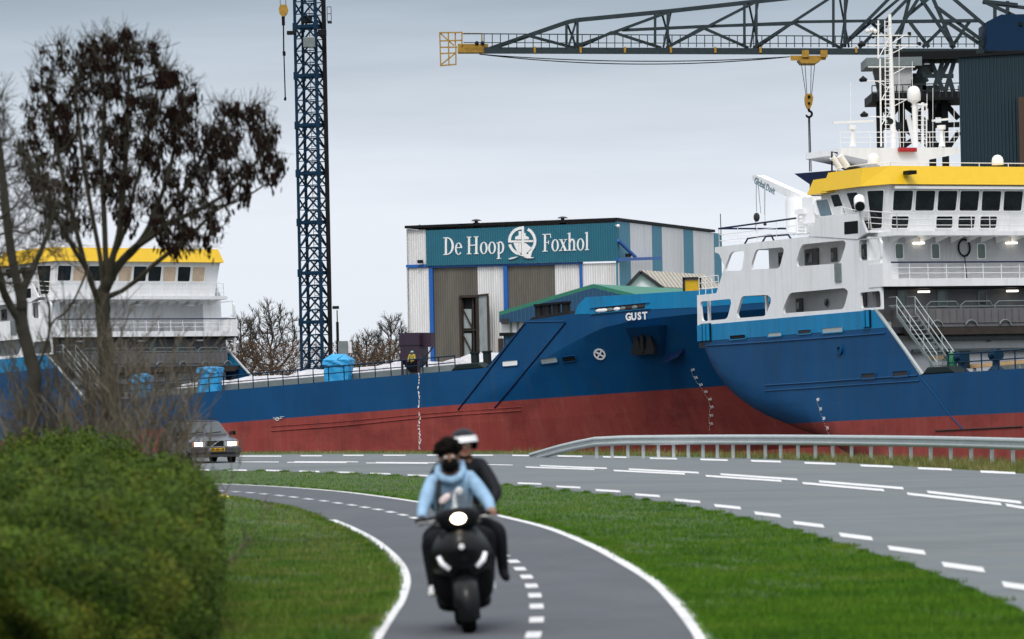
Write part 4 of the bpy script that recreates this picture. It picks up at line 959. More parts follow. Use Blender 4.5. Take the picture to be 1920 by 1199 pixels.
# provision crane
Z8 = lambda x, y: (1380 + x / 6.857, 310 + y / 6.857)
yP = 4.5
c8 = lambda x, y, d=0: V3(loc(TR, *Z8(x, y), (0, yP + d, 0), (0, 1, 0)))
b0, b1 = c8(760, 890), c8(760, 430); r_ = .95
mb = MB().lathe([(r_, 0), (r_, (b1.z - b0.z) * .86), (r_ * .92, b1.z - b0.z)], 16, V3((c8(840, 890).x, yP, b0.z)))
mb.prism([c8(715, 425), c8(930, 400), c8(960, 480), c8(900, 640), c8(760, 560)], (0, .9, 0)); pc = BR(mb, 'provision_crane', M['white'], smooth=True, angle=35)
mb = MB(); mb.prism([c8(205, 135, -.3), c8(260, 128, -.3), c8(935, 425, -.3), c8(900, 560, -.3), c8(720, 440, -.3), c8(205, 190, -.3)], (0, .6, 0)); jb = BR(mb, 'crane_jib', M['white'], pc)
mb = MB(); P0 = c8(370, 250, -.32); axx = (c8(440, 285, -.32) - c8(300, 205, -.32)).normalized(); nn = Vector((0, -1, 0)); ayy = nn.cross(axx); ayy = ayy if ayy.z > 0 else -ayy
put_text(mb, 'Global Davit', .62, P0 - ayy * .1, axx * .8, ayy, nn, .01); BR(mb, 'jib_lettering', M['blueglass'], jb)
mb = MB()
for xa, xb, y1 in ((262, 265, 600), (285, 320, 620)): mb.tube([c8(xa, 200), c8((xa + xb) / 2 - 4, 400), c8(xb, y1)], .022, 4)
mb.tube([c8(365, 270), c8(365, 640)], .014, 4); mb.tube([c8(375, 280), c8(372, 740)], .014, 4); mb.tube([c8(250, 700), c8(248, 850)], .02, 4)
BR(mb, 'hoist_wires', M['pipe'], pc); mb = MB(); mb.ball(c8(265, 670), (.22, .2, .3), 8, 6); mb.ball(c8(373, 760), (.15, .1, .1), 6, 4); BR(mb, 'hook_block', M['dgrey'], pc)
mb = MB(); q = c8(1010, 580, -.6); mb.box(q, (1.2, 1.0, 1.6)); mb.lathe([(.5, 0), (.5, .6)], 12, c8(1050, 540, -1.1), (0, 1, 0)); mb.box(c8(880, 600, -.9), (1.0, .8, .3)); mb.tube([c8(800, 560, -.95), c8(800, 880, -.95)], .05, 5); mb.tube([c8(900, 560, -.95), c8(900, 880, -.95)], .05, 5)
for i in range(7): mb.tube([c8(800, 600 + i * 45, -.95), c8(900, 600 + i * 45, -.95)], .04, 5)
BR(mb, 'winch', M['white'], pc)
# aft top railing with blue handrails
zt_ = R3(232, 535)[1]
e0, e1 = R3(240, 530)[0], R3(660, 480)[0]
railR('aft_railing', [(e0, 8, zt_), (e0, .25, zt_), (e1, .25, zt_)], 1.15, 2.4, r=.022, bars=(.66, .33))
mb = MB().tube([(e0, 8, zt_ + 1.15), (e0, .25, zt_ + 1.15), (e1, .25, zt_ + 1.2)], .06, 6); BR(mb, 'aft_handrail', M['navy'])
mb = MB()
for a, b in (((110, 1000), (450, 895)), ((340, 975), (670, 895))):
    p, q = sd_(TR, *Z8(*a), .3), sd_(TR, *Z8(*b), .3); mb.tube([(p[0], .3, zt_), (p[0] + .4, .3, p[1] + .25), (q[0], .3, q[1]), (q[0] + .3, .3, zt_)], .06, 6)
BR(mb, 'ramp_handrails', M['navy'])
mb = MB().tube([V3((*[R3(270, 530, 3)[0]], 3, zt_)), V3((R3(270, 530, 3)[0], 3, R3(270, 352, 3)[1]))], .03, 5); BR(mb, 'whip_aerial', M['dgrey'])
q = R3(150, 760, .2); railR('poop_railing', [(R3(150, 800, .3)[0], .3, R3(150, 795, .3)[1]), (R3(255, 785, .3)[0], .3, R3(250, 785, .3)[1])], 2.0 if False else (R3(150, 700, .3)[1] - R3(150, 795, .3)[1]), .8)

# ---- things lying on the right ship's deck
def on_ship(T, p): return T @ V3(p)
def shipthing(T, name, p, label, cat, group=None): return thing(name, None, label, cat, group, mat=T @ Matrix.Translation(V3(p)))
def dk(T, px, y): s, _ = sd_(T, px, 690, y); return s
for x0, x1, y0, y1, yy, lab in ((1740, 1806, 672, 667, 3.0, 'short pale timber plank level with the foot of the ship stairs'), (1815, 1940, 688, 677, 2.4, 'long pale timber plank behind the blue railing of the right ship')):
    a, b = sd_(TR, x0, y0, yy), sd_(TR, x1, y1, yy); t = shipthing(TR, 'timber_plank', (a[0], yy, HD), lab, 'plank', 'timber planks on deck')
    mb = MB().bar((0, 0, a[1] - HD), (b[0] - a[0], 0, b[1] - HD), .25, .22)
    mb.build('board', M['wood'], t, local=True); mb = MB()
    for f in (.1, .45, .8): mb.box(((b[0] - a[0]) * f, 0, (a[1] - HD) / 2 - .06), (.08, .2, a[1] - HD - .1))
    mb.build('support', M['galv'], t, local=True)
s = dk(TR, 1785, 1.2); t = shipthing(TR, 'gas_cylinder', (s, 1.2, HD), 'green gas cylinder standing upright behind the railing end', 'gas cylinder')
MB().lathe([(.24, 0), (.25, .05), (.25, 1.0), (.2, 1.15), (.08, 1.22)], 14, (0, 0, 0)).build('bottle', M['green'], t, local=True, smooth=True, angle=40); MB().lathe([(.07, 1.22), (.07, 1.36)], 8, (0, 0, 0)).build('valve', M['galv'], t, local=True)
for px_, yy, lab in ((1803, 1.2, 'blue deck winch stand next to the green gas cylinder'), (1868, 1.0, 'low blue deck winch stand at the long timber plank')):
    s = dk(TR, px_, yy); t = shipthing(TR, 'winch_stand', (s, yy, HD), lab, 'winch', 'blue winch stands')
    MB().lathe([(.5, 0), (.45, .08), (.22, .3), (.2, .75)], 10, (0, 0, 0)).build('pedestal', M['steelblue'], t, local=True); MB().lathe([(.35, -.3), (.2, -.2), (.2, .2), (.35, .3)], 12, (0, 0, .9), (1, 0, 0)).build('drum', M['steelblue'], t, local=True)
# ---- things on Gust's deck
def upright(px, y, yaw, name, label, cat, group=None):
    """a thing standing on Gust's deck at this pixel column, turned by yaw to face across the canal"""
    p = TG @ V3((dk(TG, px, y), y, HD)); return thing(name, None, label, cat, group, mat=Matrix.Translation(p) @ Matrix.Rotation(math.radians(yaw), 4, 'Z')), p
def pxm(p): return (p - CO).length / FPX
def tarp(px0, px1, pyt, pyb, yy, lab, tent=.25, dep=1.3):
    t, p = upright(px0, yy, -14, 'tarpaulin_crate', lab, 'covered crate', 'blue tarpaulin covered crates'); m_ = pxm(p); w_ = (px1 - px0) * m_ * .97; zt_ = p.z * 0 + (to_px(p)[1] - pyt) * m_; rg = random.Random(int(px0))
    def shell(off, z_lo, z_hi, ridge):
        mb = MB(); n_, m_ = 14, 10; per = []
        loop = [(0 - off, 0 - off), (w_ + off, 0 - off), (w_ + off, dep + off), (0 - off, dep + off)]
        ring_ = []
        for i in range(4):
            p, q = Vector(loop[i]), Vector(loop[(i + 1) % 4])
            for k in range(n_): ring_.append(p.lerp(q, k / n_))
        K = len(ring_)
        for j in range(m_ + 1):
            z = z_lo + (z_hi - z_lo) * j / m_
            for k, p in enumerate(ring_):
                o = .035 * math.sin(k * .8 + j * .5) + .02 * math.sin(k * 2.1 - j) + rg.uniform(-.012, .012); c = Vector((w_ / 2, dep / 2)); d = (p - c).normalized()
                mb.v.append((p.x + d.x * o, p.y + d.y * o, z + (rg.uniform(-.05, .05) if j == 0 else 0)))
        for j in range(m_):
            for k in range(K): mb.f.append([j * K + k, j * K + (k + 1) % K, (j + 1) * K + (k + 1) % K, (j + 1) * K + k]); mb.m.append(0)
        r0 = len(mb.v); mb.v.append((w_ * .25, dep / 2, z_hi + ridge)); mb.v.append((w_ * .8, dep / 2, z_hi + ridge * .9))
        for k in range(K):
            p = ring_[k]; mb.f.append([m_ * K + k, m_ * K + (k + 1) % K, r0 + (1 if p.x > w_ / 2 else 0)]); mb.m.append(0)
        mb.f.append([m_ * K + n_ // 2, r0 + 1, r0]); mb.f.append([m_ * K + n_ * 2 + n_ // 2, r0, r0 + 1]); mb.m += [0, 0]
        return mb
    shell(0, .05, zt_ - tent, .1).build('tarpaulin', M['tarp'], t, local=True, smooth=True, angle=50); shell(.1, zt_ - tent - .4, zt_ - tent, tent).build('top_cover', M['tarp'], t, local=True, smooth=True, angle=40)
    MB().box2((.1, .1, 0), (w_ - .1, dep - .1, .12)).build('pallet', M['wood'], t, local=True)
tarp(607, 655, 664, 712, 1.4, 'blue tarpaulin covered crate with peaked top below the lattice crane tower', .45)
tarp(370, 408, 688, 736, 1.4, 'upright blue tarpaulin covered crate nearest the ship stairs', .1)
tarp(244, 276, 700, 742, 2.0, 'blue and white tarpaulin covered crate half hidden behind bare stems', .3)
def sheetmound(px0, px1, h, yy, dep, lab, seed):
    s0, s1 = dk(TG, px0, yy), dk(TG, px1, yy); t = shipthing(TG, 'sheeted_load', (s0, yy, HD + .61), lab, 'covered load', 'white sheeted loads on deck'); rg = random.Random(seed)
    nx, ny = int((s1 - s0) / .35) + 2, 12; ph = [rg.uniform(0, 6) for _ in range(6)]
    mb = MB()
    for i in range(nx + 1):
        for j in range(ny + 1):
            u, v = i / nx, j / ny; e = min(1, 5 * min(u, 1 - u)) ** .6 * min(1, 4 * min(v, 1 - v)) ** .5
            z = -.62 * (j == 0) + h * e * (.72 + .16 * math.sin(u * 7 + ph[0]) + .12 * math.sin(u * 17 + v * 4 + ph[1])) + rg.uniform(0, .05)
            mb.v.append((u * (s1 - s0), v * dep - .12 + .06 * math.sin(u * 20 + ph[2]), z))
    for i in range(nx):
        for j in range(ny): a = i * (ny + 1) + j; mb.f.append([a, a + ny + 1, a + ny + 2, a + 1]); mb.m.append(0)
    mb.build('plastic_sheet', M['sheet'], t, local=True, smooth=True); mb = MB()
    for k in range(4): s = (s1 - s0) * (.1 + .25 * k); mb.box2((s, -.10, -.55), (s + (s1 - s0) * .10, .02, -.25 + .15 * (k % 2)))
    mb.build('timber_edge', M['ply'], t, local=True)
sheetmound(318, 366, .55, 3.4, 8, 'low white sheeted load left of the upright blue crate', 1)
sheetmound(412, 458, .6, 3.4, 8, 'short white sheeted load at the foot of the far ship stairs', 2)
sheetmound(520, 602, .75, 3.4, 9, 'white sheeted load left of the peaked blue crate', 3)
sheetmound(660, 733, .8, 3.4, 9, 'white sheeted load between the peaked blue crate and the dark hopper', 4)
sheetmound(800, 905, .85, 3.4, 9, 'longest white sheeted load to the right of the dark hopper', 5)
# hopper
T_, p = upright(750.5, 2.2, -22, 'hopper', 'dark purple steel hopper on legs with white labels and a side chute', 'hopper')
m_ = pxm(p); wS = 34.5 * m_ / math.cos(math.radians(25)); hz = lambda py: (to_px(p)[1] - py) * m_; zt_, zm, zl = hz(625), hz(676), hz(688); DH = 1.75
M['purple'] = pm('dark_purple_paint', (.028, .014, .03), .5, var=.2)
mb = MB().box2((0, 0, zm), (wS, DH, zt_ - .9)); mb.hexa([(wS * .3, .6, zl - .4), (wS * .7, .6, zl - .4), (wS * .7, DH - .6, zl - .4), (wS * .3, DH - .6, zl - .4)], [(0, 0, zm), (wS, 0, zm), (wS, DH, zm), (0, DH, zm)]); mb.box2((-.05, -.05, zt_ - .9), (wS + .05, DH + .05, zt_)); mb.build('bin', M['purple'], T_, local=True)
mb = MB().box2((wS + .05, .6, zt_ - 1.05), (wS + .75, DH - .4, zt_ - .02)); mb.bar((wS, 1, zt_ - 1.9), (wS + .7, 1, zt_ - 1.06), .08); mb.build('chute', M['purple'], T_, local=True)
for x in (.1, wS - .1):
    for y in (.1, DH - .1): MB().bar((x, y, 0), (x, y, zm), .14).build('leg', M['purple'], T_, local=True)
mb = MB().box2((wS * .42, -.03, hz(645)), (wS * .98, -.004, hz(637))); lb = mb.build('label', M['white_clean'], T_, local=True)
mb = MB().box2((-.03, .25, hz(645)), (-.004, DH - .25, hz(637))); mb.build('label', M['white_clean'], T_, local=True)
mb = MB(); mb.box2((wS * .62, -.045, hz(641.6)), (wS * .94, -.032, hz(640.6))); mb.lathe([(.1, 0), (.1, .012)], 10, (wS * .5, -.032, hz(641)), (0, -1, 0)); mb.build('label_print', M['grey'], lb, local=True)
# thin trickle of water down the side
M['spray'] = pm('white_water_drops', (.8, .8, .82), .3)
mb = MB(); rg = random.Random(3)
for i in range(85):
    f = rg.random(); x = 785.5 + f * 2.5 + math.sin(f * 25) * 1.3 + rg.uniform(-1.5, 1.5) * (.4 + f); h = hullG(x, 701 + f * 145, .05)
    if h: q = TG @ h[0]; mb.ball(q, (.018 + rg.random() * .022, .02, .03 + rg.random() * .07), 5, 4)
tag(mb.build('water_trickle', M['spray']), 'thin broken trickle of white water falling down the middle of the long hull', 'water trickle', kind='stuff')
# ------------------------------------------------------------------ shipyard hall
def hpl(p0, n):            # pixel -> point on a vertical plane
    p0, n = V3(p0), V3(n)
    def f(px, py, d=0.):
        r = ray(px, py); return CO + r * (((p0 + n * d) - CO).dot(n) / r.dot(n))
    return f
HC = at(1157, 415, 700); HL = at(762, 430, 700 * 1.0216); HR = at(1338, 437, 700 * 1.085)
uF = Vector((HL.x - HC.x, HL.y - HC.y, 0)).normalized(); nF = Vector((uF.y, -uF.x, 0)); nF = nF if nF.y < 0 else -nF
uS = Vector((HR.x - HC.x, HR.y - HC.y, 0)).normalized(); nS = Vector((uS.y, -uS.x, 0)); nS = nS if nS.x > 0 else -nS
F_ = hpl(HC, nF); S_ = hpl(HC, nS)
zG = -.6
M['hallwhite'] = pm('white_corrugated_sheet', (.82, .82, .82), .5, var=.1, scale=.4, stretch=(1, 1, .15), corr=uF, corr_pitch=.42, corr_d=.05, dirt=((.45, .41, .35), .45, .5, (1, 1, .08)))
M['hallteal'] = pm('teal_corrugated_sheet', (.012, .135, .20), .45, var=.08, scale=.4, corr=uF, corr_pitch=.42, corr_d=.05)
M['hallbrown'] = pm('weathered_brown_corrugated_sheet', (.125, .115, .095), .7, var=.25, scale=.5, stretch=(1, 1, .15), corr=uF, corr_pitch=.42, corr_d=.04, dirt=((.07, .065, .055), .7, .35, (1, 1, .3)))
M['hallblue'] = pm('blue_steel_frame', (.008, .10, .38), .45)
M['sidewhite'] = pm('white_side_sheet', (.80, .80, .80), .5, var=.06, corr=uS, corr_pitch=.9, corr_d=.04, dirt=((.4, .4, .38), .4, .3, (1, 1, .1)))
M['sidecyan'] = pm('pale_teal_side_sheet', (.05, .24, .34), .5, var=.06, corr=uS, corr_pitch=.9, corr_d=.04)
hall = thing('shipyard_hall', (HC.x, HC.y, zG), 'large white and teal corrugated shipyard hall with De Hoop Foxhol sign and tall doors', 'shipyard hall')
def fpanel(name, x0, x1, yt, yb, m, d, th, par=hall, ground=False):
    """panel on the front plane standing d proud; yt/yb give pixel rows at x0 and x1"""
    a, b = F_(x0, yt[0], d), F_(x1, yt[1], d); c, e = F_(x1, yb[1], d), F_(x0, yb[0], d)
    if ground: c, e = Vector((b.x, b.y, zG)), Vector((a.x, a.y, zG))
    else: c, e = Vector((b.x, b.y, c.z)), Vector((a.x, a.y, e.z))
    return MB().hexa([e, c, c - nF * th, e - nF * th], [a, b, b - nF * th, a - nF * th]).build(name, m, par)
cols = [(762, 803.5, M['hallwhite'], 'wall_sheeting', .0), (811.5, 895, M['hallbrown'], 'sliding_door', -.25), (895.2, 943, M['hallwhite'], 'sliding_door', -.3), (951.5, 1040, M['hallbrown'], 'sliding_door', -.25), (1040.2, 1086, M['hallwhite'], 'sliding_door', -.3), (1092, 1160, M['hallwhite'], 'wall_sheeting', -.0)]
rowy = lambda x: 498.5 + (x - 798) * (489 - 498.5) / (1157 - 798)
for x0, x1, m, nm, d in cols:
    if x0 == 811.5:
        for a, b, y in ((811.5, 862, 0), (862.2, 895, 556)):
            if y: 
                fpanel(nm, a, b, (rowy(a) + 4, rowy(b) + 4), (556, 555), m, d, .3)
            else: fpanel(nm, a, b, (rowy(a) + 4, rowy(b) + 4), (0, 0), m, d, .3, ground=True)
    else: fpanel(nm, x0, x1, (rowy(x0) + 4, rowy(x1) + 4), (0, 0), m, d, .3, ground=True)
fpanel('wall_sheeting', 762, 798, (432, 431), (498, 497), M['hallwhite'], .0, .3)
fpanel('blue_beam', 761, 799, (497, 496), (502.5, 501.5), M['hallblue'], .35, .4)
fpanel('blue_beam', 803, 1092, (rowy(803) + .8, rowy(1092) + .8), (rowy(803) + 4.6, rowy(1092) + 4.6), M['hallblue'], .05, .3)
for x0, x1 in ((803.5, 810.8), (943.2, 950.8), (1086.4, 1091.6)): fpanel('blue_column', x0, x1, (rowy(x0) + 4.6, rowy(x1) + 4.6), (0, 0), M['hallblue'], .15, .5, ground=True)
a, b, c = F_(1160, 490), F_(1172, 489), None
sign = fpanel('sign_fascia', 798, 1157, (432.5, 417.5), (499, 489.5), M['hallteal'], .5, .8)
# roof and side wall
dep = (HR - HC).length; zt_ = HC.z
RL = HL; back = uS * dep
roofp = [HL + Vector((0, 0, .1)) + nF * .7, HC + Vector((0, 0, .1)) + nF * .7 + nS * .3, HR + Vector((0, 0, .1)) + nS * .3, HL + back + Vector((0, 0, .1))]
MB().prism(roofp, (0, 0, .45)).build('roof', M['black'], hall)
e = [(1157, 1181.5, 'c'), (1181.5, 1222, 'w'), (1222, 1241, 'c'), (1241, 1281, 'w'), (1281, 1299.5, 'c'), (1299.5, 1338, 'w'), (1338, 1352, 'c')]
for i, (x0, x1, k) in enumerate(e):
    a, b = S_(x0, 440), S_(x1, 440); f = (a - HC).length / dep; g = (b - HC).length / dep
    za = HC.z + (HR.z - HC.z) * f; zb = HC.z + (HR.z - HC.z) * g
    P = [Vector((a.x, a.y, zG)), Vector((b.x, b.y, zG)), Vector((b.x, b.y, zb)), Vector((a.x, a.y, za))]
    MB().prism(P, -nS * .3).build('side_sheeting', M['sidecyan'] if k == 'c' else M['sidewhite'], hall)
MB().prism([Vector((HL.x, HL.y, zG)), Vector((HL.x, HL.y, HL.z)), HL + back, Vector(((HL + back).x, (HL + back).y, zG))], -uF * .3).build('side_sheeting', M['sidewhite'], hall)
# side canopy beam with strut
q0, q1 = S_(1160, 485, .3), S_(1238, 484.5, .3)
MB().bar(S_(1158, 487, 1.6), S_(1238, 484.5, 1.6), .5, .5).build('canopy_beam', M['hallblue'], hall); MB().bar(S_(1159, 451, .4), S_(1192, 483, 1.5), .4, .4).build('canopy_strut', M['hallblue'], hall)
mb = MB().box(S_(1178, 479, 1.6), (1.0, .8, .55)); mb.build('floodlight', M['black'], hall); MB().box(F_(788, 491, .8), (1.0, .6, .55)).build('floodlight', M['black'], hall)
for x, y in ((893, 419), (1055, 414)):
    p = F_(x, y, -3); mb = MB().lathe([(.55, -.9), (.55, .1), (.3, .1), (.3, .35), (.95, .4), (.55, .62), (.02, .7)], 14, p); mb.build('roof_ventilator', M['dgrey'], hall, smooth=True, angle=30)
p = F_(787, 426, -2); MB().lathe([(.5, -.3), (.3, .1), (.5, .15), (.05, .4)], 10, p).build('roof_ventilator', M['dgrey'], hall)
mb = MB().ball(F_(1159, 424, 1), .3, 8, 6); mb.bar(F_(1154, 423, .5), F_(1159, 423, 1), .12); mb.build('camera_bracket', M['white_clean'], hall)
# open pass door with its hinged leaf
a, b = F_(862, 556, -.9), F_(895, 555, -.9)
MB().hexa([Vector((a.x, a.y, zG)), Vector((b.x, b.y, zG)), Vector((b.x, b.y, zG)) - nF * .2, Vector((a.x, a.y, zG)) - nF * .2], [a, b, b - nF * .2, a - nF * .2]).build('dark_doorway', M['black'], hall)
mb = MB()
for x in (862.5, 867, 886.5, 894): mb.bar(F_(x, 556, -.2 if x in (862.5, 894) else -.6), Vector((*F_(x, 556, -.2 if x in (862.5, 894) else -.6).xy, zG)), .45 if x in (862.5, 894) else .25)
mb.bar(F_(862, 556.5, -.1), F_(895, 555.5, -.1), .4); mb.bar(F_(866, 620, -.55), F_(892, 619, -.55), .25)
for y0, y1 in ((580, 617), (628, 664)): mb.bar(F_(868, y0, -.5), F_(886, y1, -.5), .2)
mb.build('door_frame', M['rust'], hall)
M['doorgrey'] = pm('bare_grey_sheet', (.30, .34, .35), .5, var=.2, scale=.6, dirt=((.14, .11, .08), .6, .6, (1, 1, .4)))
for y0, y1 in ((580, 616), (625, 668)):
    MB().hexa([F_(869, y1, -.75), F_(884, y1, -.75), F_(884, y1, -.85), F_(869, y1, -.85)], [F_(869, y0, -.75), F_(884, y0, -.75), F_(884, y0, -.85), F_(869, y0, -.85)]).build('inner_sheet', M['doorgrey'], hall)
a, b = F_(896.5, 557, .6), F_(914.5, 555, 2.6)
MB().hexa([Vector((a.x, a.y, zG)), Vector((b.x, b.y, zG)), Vector((b.x, b.y, zG)) - nF * .2, Vector((a.x, a.y, zG)) - nF * .2], [a, b, b - nF * .2, a - nF * .2]).build('door_leaf', M['doorgrey'], hall)
mb = MB().bar(a + Vector((0, 0, .2)), b + Vector((0, 0, .2)), .35); mb.bar(b, Vector((b.x, b.y, zG)), .4); mb.bar(a, Vector((a.x, a.y, zG)), .3); mb.build('leaf_frame', M['rust'], hall)
# sign lettering: condensed serif drawn piece by piece
X0, Y0 = F_(831, 476, .54), F_(1104, 471, .54)
sx_ = (Y0 - X0); sx_.z = 0; sx_.normalize()
def sp(px, py): return F_(px, py, .52)
def glyph(mb, ch, org, u, up, S):
    k = [0]
    def pl(o, h=()):
        k[0] += 1; d = .05 + .014 * k[0]
        mb.plate(o, list(h), lambda a, b, i: org + u * (a * S) + up * (b * S) + nF * (d - (d - .01) * i))
    rect = lambda x0, y0, x1, y1: pl([(x0, y0), (x1, y0), (x1, y1), (x0, y1)])
    def arc(cx, cy, rx, ry, tx, ty, a0, a1, n=22):
        A = [math.radians(a0 + (a1 - a0) * i / n) for i in range(n + 1)]
        pl([(cx + rx * math.cos(t), cy + ry * math.sin(t)) for t in A] + [(cx + (rx - tx) * math.cos(t), cy + (ry - ty) * math.sin(t)) for t in A[::-1]])
    def oval(cx, cy, rx, ry, tx, ty, n=28):
        A = [2 * PI * i / n for i in range(n)]; pl([(cx + rx * math.cos(t), cy + ry * math.sin(t)) for t in A], [[(cx + (rx - tx) * math.cos(t), cy + (ry - ty) * math.sin(t)) for t in A]])
    if ch == 'D': rect(.1, .03, .22, .97); rect(0, 0, .3, .045); rect(0, .955, .3, 1); arc(.22, .5, .40, .5, .125, .05, -90, 90)
    if ch == 'e': arc(.21, .33, .21, .35, .10, .045, 8, 320); rect(.10, .37, .415, .42)
    if ch == 'H':
        for x in (.08, .5): rect(x, .03, x + .12, .97); rect(x - .07, 0, x + .19, .045); rect(x - .07, .955, x + .19, 1)
        rect(.19, .48, .51, .535)
    if ch == 'o': oval(.22, .33, .22, .35, .105, .045)
    if ch == 'p': rect(.07, -.28, .175, .62); rect(0, -.31, .26, -.268); pl([(0, .60), (.175, .66), (.175, .56), (0, .57)]); arc(.2, .33, .24, .35, .105, .06, -105, 105)
    if ch == 'F': rect(.1, .03, .22, .97); rect(0, 0, .32, .045); rect(0, .955, .5, 1.); pl([(.46, 1), (.5, 1), (.52, .76), (.485, .76)]); rect(.2, .485, .38, .53); rect(.36, .40, .395, .62)
    if ch == 'x': pl([(.03, .64), (.16, .64), (.43, .02), (.30, .02)]); pl([(.36, .64), (.41, .64), (.09, .02), (.04, .02)]); rect(-.02, .62, .2, .66); rect(.28, .62, .46, .66); rect(-.03, 0, .17, .04); rect(.25, 0, .48, .04)
    if ch == 'h': rect(.07, .03, .175, .98); pl([(0, .98), (.175, 1.04), (.175, .95), (0, .95)]); rect(0, 0, .24, .04); rect(.29, 0, .53, .04); rect(.35, .03, .455, .42); arc(.28, .4, .175, .28, .105, .09, 0, 165)
    if ch == 'l': rect(.07, .03, .175, .98); pl([(0, .98), (.175, 1.04), (.175, .95), (0, .95)]); rect(0, 0, .25, .04)
def word(mb, s, pa, pb, pc):
    """baseline from pixel pa to pb, cap top at pc above pa"""
    W_ = {'D': .68, 'e': .47, ' ': .20, 'H': .76, 'o': .475, 'p': .46, 'F': .54, 'x': .47, 'h': .55, 'l': .25}
    A, B_, C_ = sp(*pa), sp(*pb), sp(*pc); tot = sum(W_[c] for c in s); S = (B_ - A).length / tot; u = (B_ - A) / (S * tot); up = (C_ - A) / S
    x = 0
    for c in s:
        if c != ' ': glyph(mb, c, A + u * (x * S), u, up, S)
        x += W_[c]
Zs = lambda x, y: (760 + x / 4.571, 400 + y / 4.571)
mb = MB(); word(mb, 'De Hoop', Zs(325, 359), Zs(852, 344), Zs(325, 209)); mb.build('sign_lettering', M['markwhite'], sign)
mb = MB(); word(mb, 'Foxhol', Zs(1175, 330), Zs(1576, 316), Zs(1175, 180)); mb.build('sign_lettering', M['markwhite'], sign)
mb = MB(); kk = [0]
def lp(pts):
    kk[0] += 1; d = .05 + .02 * kk[0]; q = [F_(*Zs(*p), .5) for p in pts]; mb.plate([(i, 0) for i in range(0)] or [((p - q[0]).dot(-uF), p.z - q[0].z) for p in q], [], lambda a, b, i: q[0] - uF * a + Vector((0, 0, b)) + nF * (d - (d - .02) * i))
def ap(a0, a1, r0=98, r1=121, n=18):
    A = [math.radians(a0 + (a1 - a0) * i / n) for i in range(n + 1)]; return [(1003 + r1 * math.cos(t), 240 - r1 * 1.03 * math.sin(t)) for t in A] + [(1003 + r0 * math.cos(t), 240 - r0 * 1.03 * math.sin(t)) for t in A[::-1]]
lp(ap(90, 178)); lp(ap(194, 262)); lp(ap(-62, 64))
lp([(1000, 113), (1019, 113), (1019, 368), (1000, 368)]); lp([(884, 234), (1000, 234), (1000, 252), (884, 252)]); lp([(1019, 232), (1098, 232), (1098, 249), (1019, 249)])
lp([(945, 226), (945, 205), (975, 190), (975, 155), (997, 155), (997, 226)]); lp([(1021, 226), (1021, 170), (1034, 172), (1034, 195), (1062, 208), (1062, 226)])
lp([(930, 256), (975, 256), (975, 330), (998, 368), (985, 362), (962, 330)]); lp([(978, 256), (997, 256), (997, 345), (978, 330)]); lp([(1022, 256), (1032, 256), (1085, 300), (1040, 345), (1048, 356), (1092, 330), (1075, 385), (1022, 372)])
lp([(888, 392), (920, 380), (975, 372), (940, 388), (900, 398)]); lp([(1005, 374), (1050, 380), (1110, 379), (1098, 387), (1050, 388)])
mb.build('ship_wheel_emblem', M['markwhite'], sign)

# ------------------------------------------------------------------ sheds behind Gust's bow
M['greenroof'] = pm('green_sheet_roof', (.016, .16, .10), .55, var=.2)
M['bluewall'] = pm('blue_corrugated_wall', (.012, .07, .15), .5, corr=(1, .3, 0), corr_pitch=.5, corr_d=.05)
M['beigeroof'] = pm('beige_corrugated_roof', (.42, .38, .31), .7, var=.2, corr=(1, .3, 0), corr_pitch=1.1, corr_d=.12, dirt=((.2, .18, .15), .5, .6, (1, 1, 1)))
D1 = 560
sh = thing('site_shed', (at(1100, 640, D1).x, D1, zG), 'low shed with shallow green roof and blue gable behind the ship bow', 'shed')
eL, rg_, eR = at(936, 592, D1), at(1112, 540, D1), at(1300, 585, D1)
bk_ = Vector((10, 45, 0)); rR = at(1310, 545.5, D1 + 45)
bk_ = Vector((rR.x - rg_.x, 45, 0))
gx = [Vector((p.x, p.y, p.z)) for p in (eL, rg_, eR)]
MB().prism([Vector((eL.x, eL.y, eL.z - .9)), eL, rg_, eR, Vector((eR.x, eR.y, eR.z - .9))], Vector((0, .4, 0))).build('gable', M['bluewall'], sh)
MB().prism([gx[0], gx[1], gx[1] + bk_, gx[0] + bk_], (0, 0, .5)).build('roof', M['greenroof'], sh); MB().prism([gx[1], gx[2], gx[2] + bk_, gx[1] + bk_], (0, 0, .5)).build('roof', M['greenroof'], sh)
wl0, wl1 = at(941, 596, D1 + 1.2), at(1300, 596, D1 + 1.2)
MB().box2((wl0.x, D1 + 1, zG), (wl1.x, D1 + 1.4, wl0.z)).build('wall', M['white'], sh)
mb = MB()
for x in (958, 971, 984): p = at(x, 605, D1 + .9); mb.box2((p.x - .15, D1 + .7, at(x, 625, D1).z), (p.x + .15, D1 + .98, wl0.z))
mb.build('wall_posts', M['pipe'], sh); p = at(947, 603, D1 - .2); MB().box(p, (1.0, .3, .75)).build('notice_panel', M['dgrey'], sh)
D2 = 600
bs = thing('gabled_shed', (at(1240, 600, D2).x, D2, zG), 'small white gabled shed with beige corrugated roof in front of the striped hall wall', 'shed')
a, b, c = at(1174, 542, D2), at(1201, 513, D2), at(1243, 544, D2); bb = at(1322, 511, D2 + 30) - b; bb.z = 0
MB().prism([a, b, c], Vector((0, .4, 0))).build('gable', M['white'], bs); MB().box2((a.x, D2, zG), (c.x, D2 + .4, a.z - .002)).build('wall', M['white'], bs)
MB().prism([b + Vector((0, -.5, 0)), c + Vector((0, -.5, 0)), c + bb, b + bb], (0, 0, .45)).build('roof', M['beigeroof'], bs); MB().prism([a + Vector((0, -.5, 0)), b + Vector((0, -.5, 0)), b + bb, a + bb], (0, 0, .45)).build('roof', M['beigeroof'], bs)
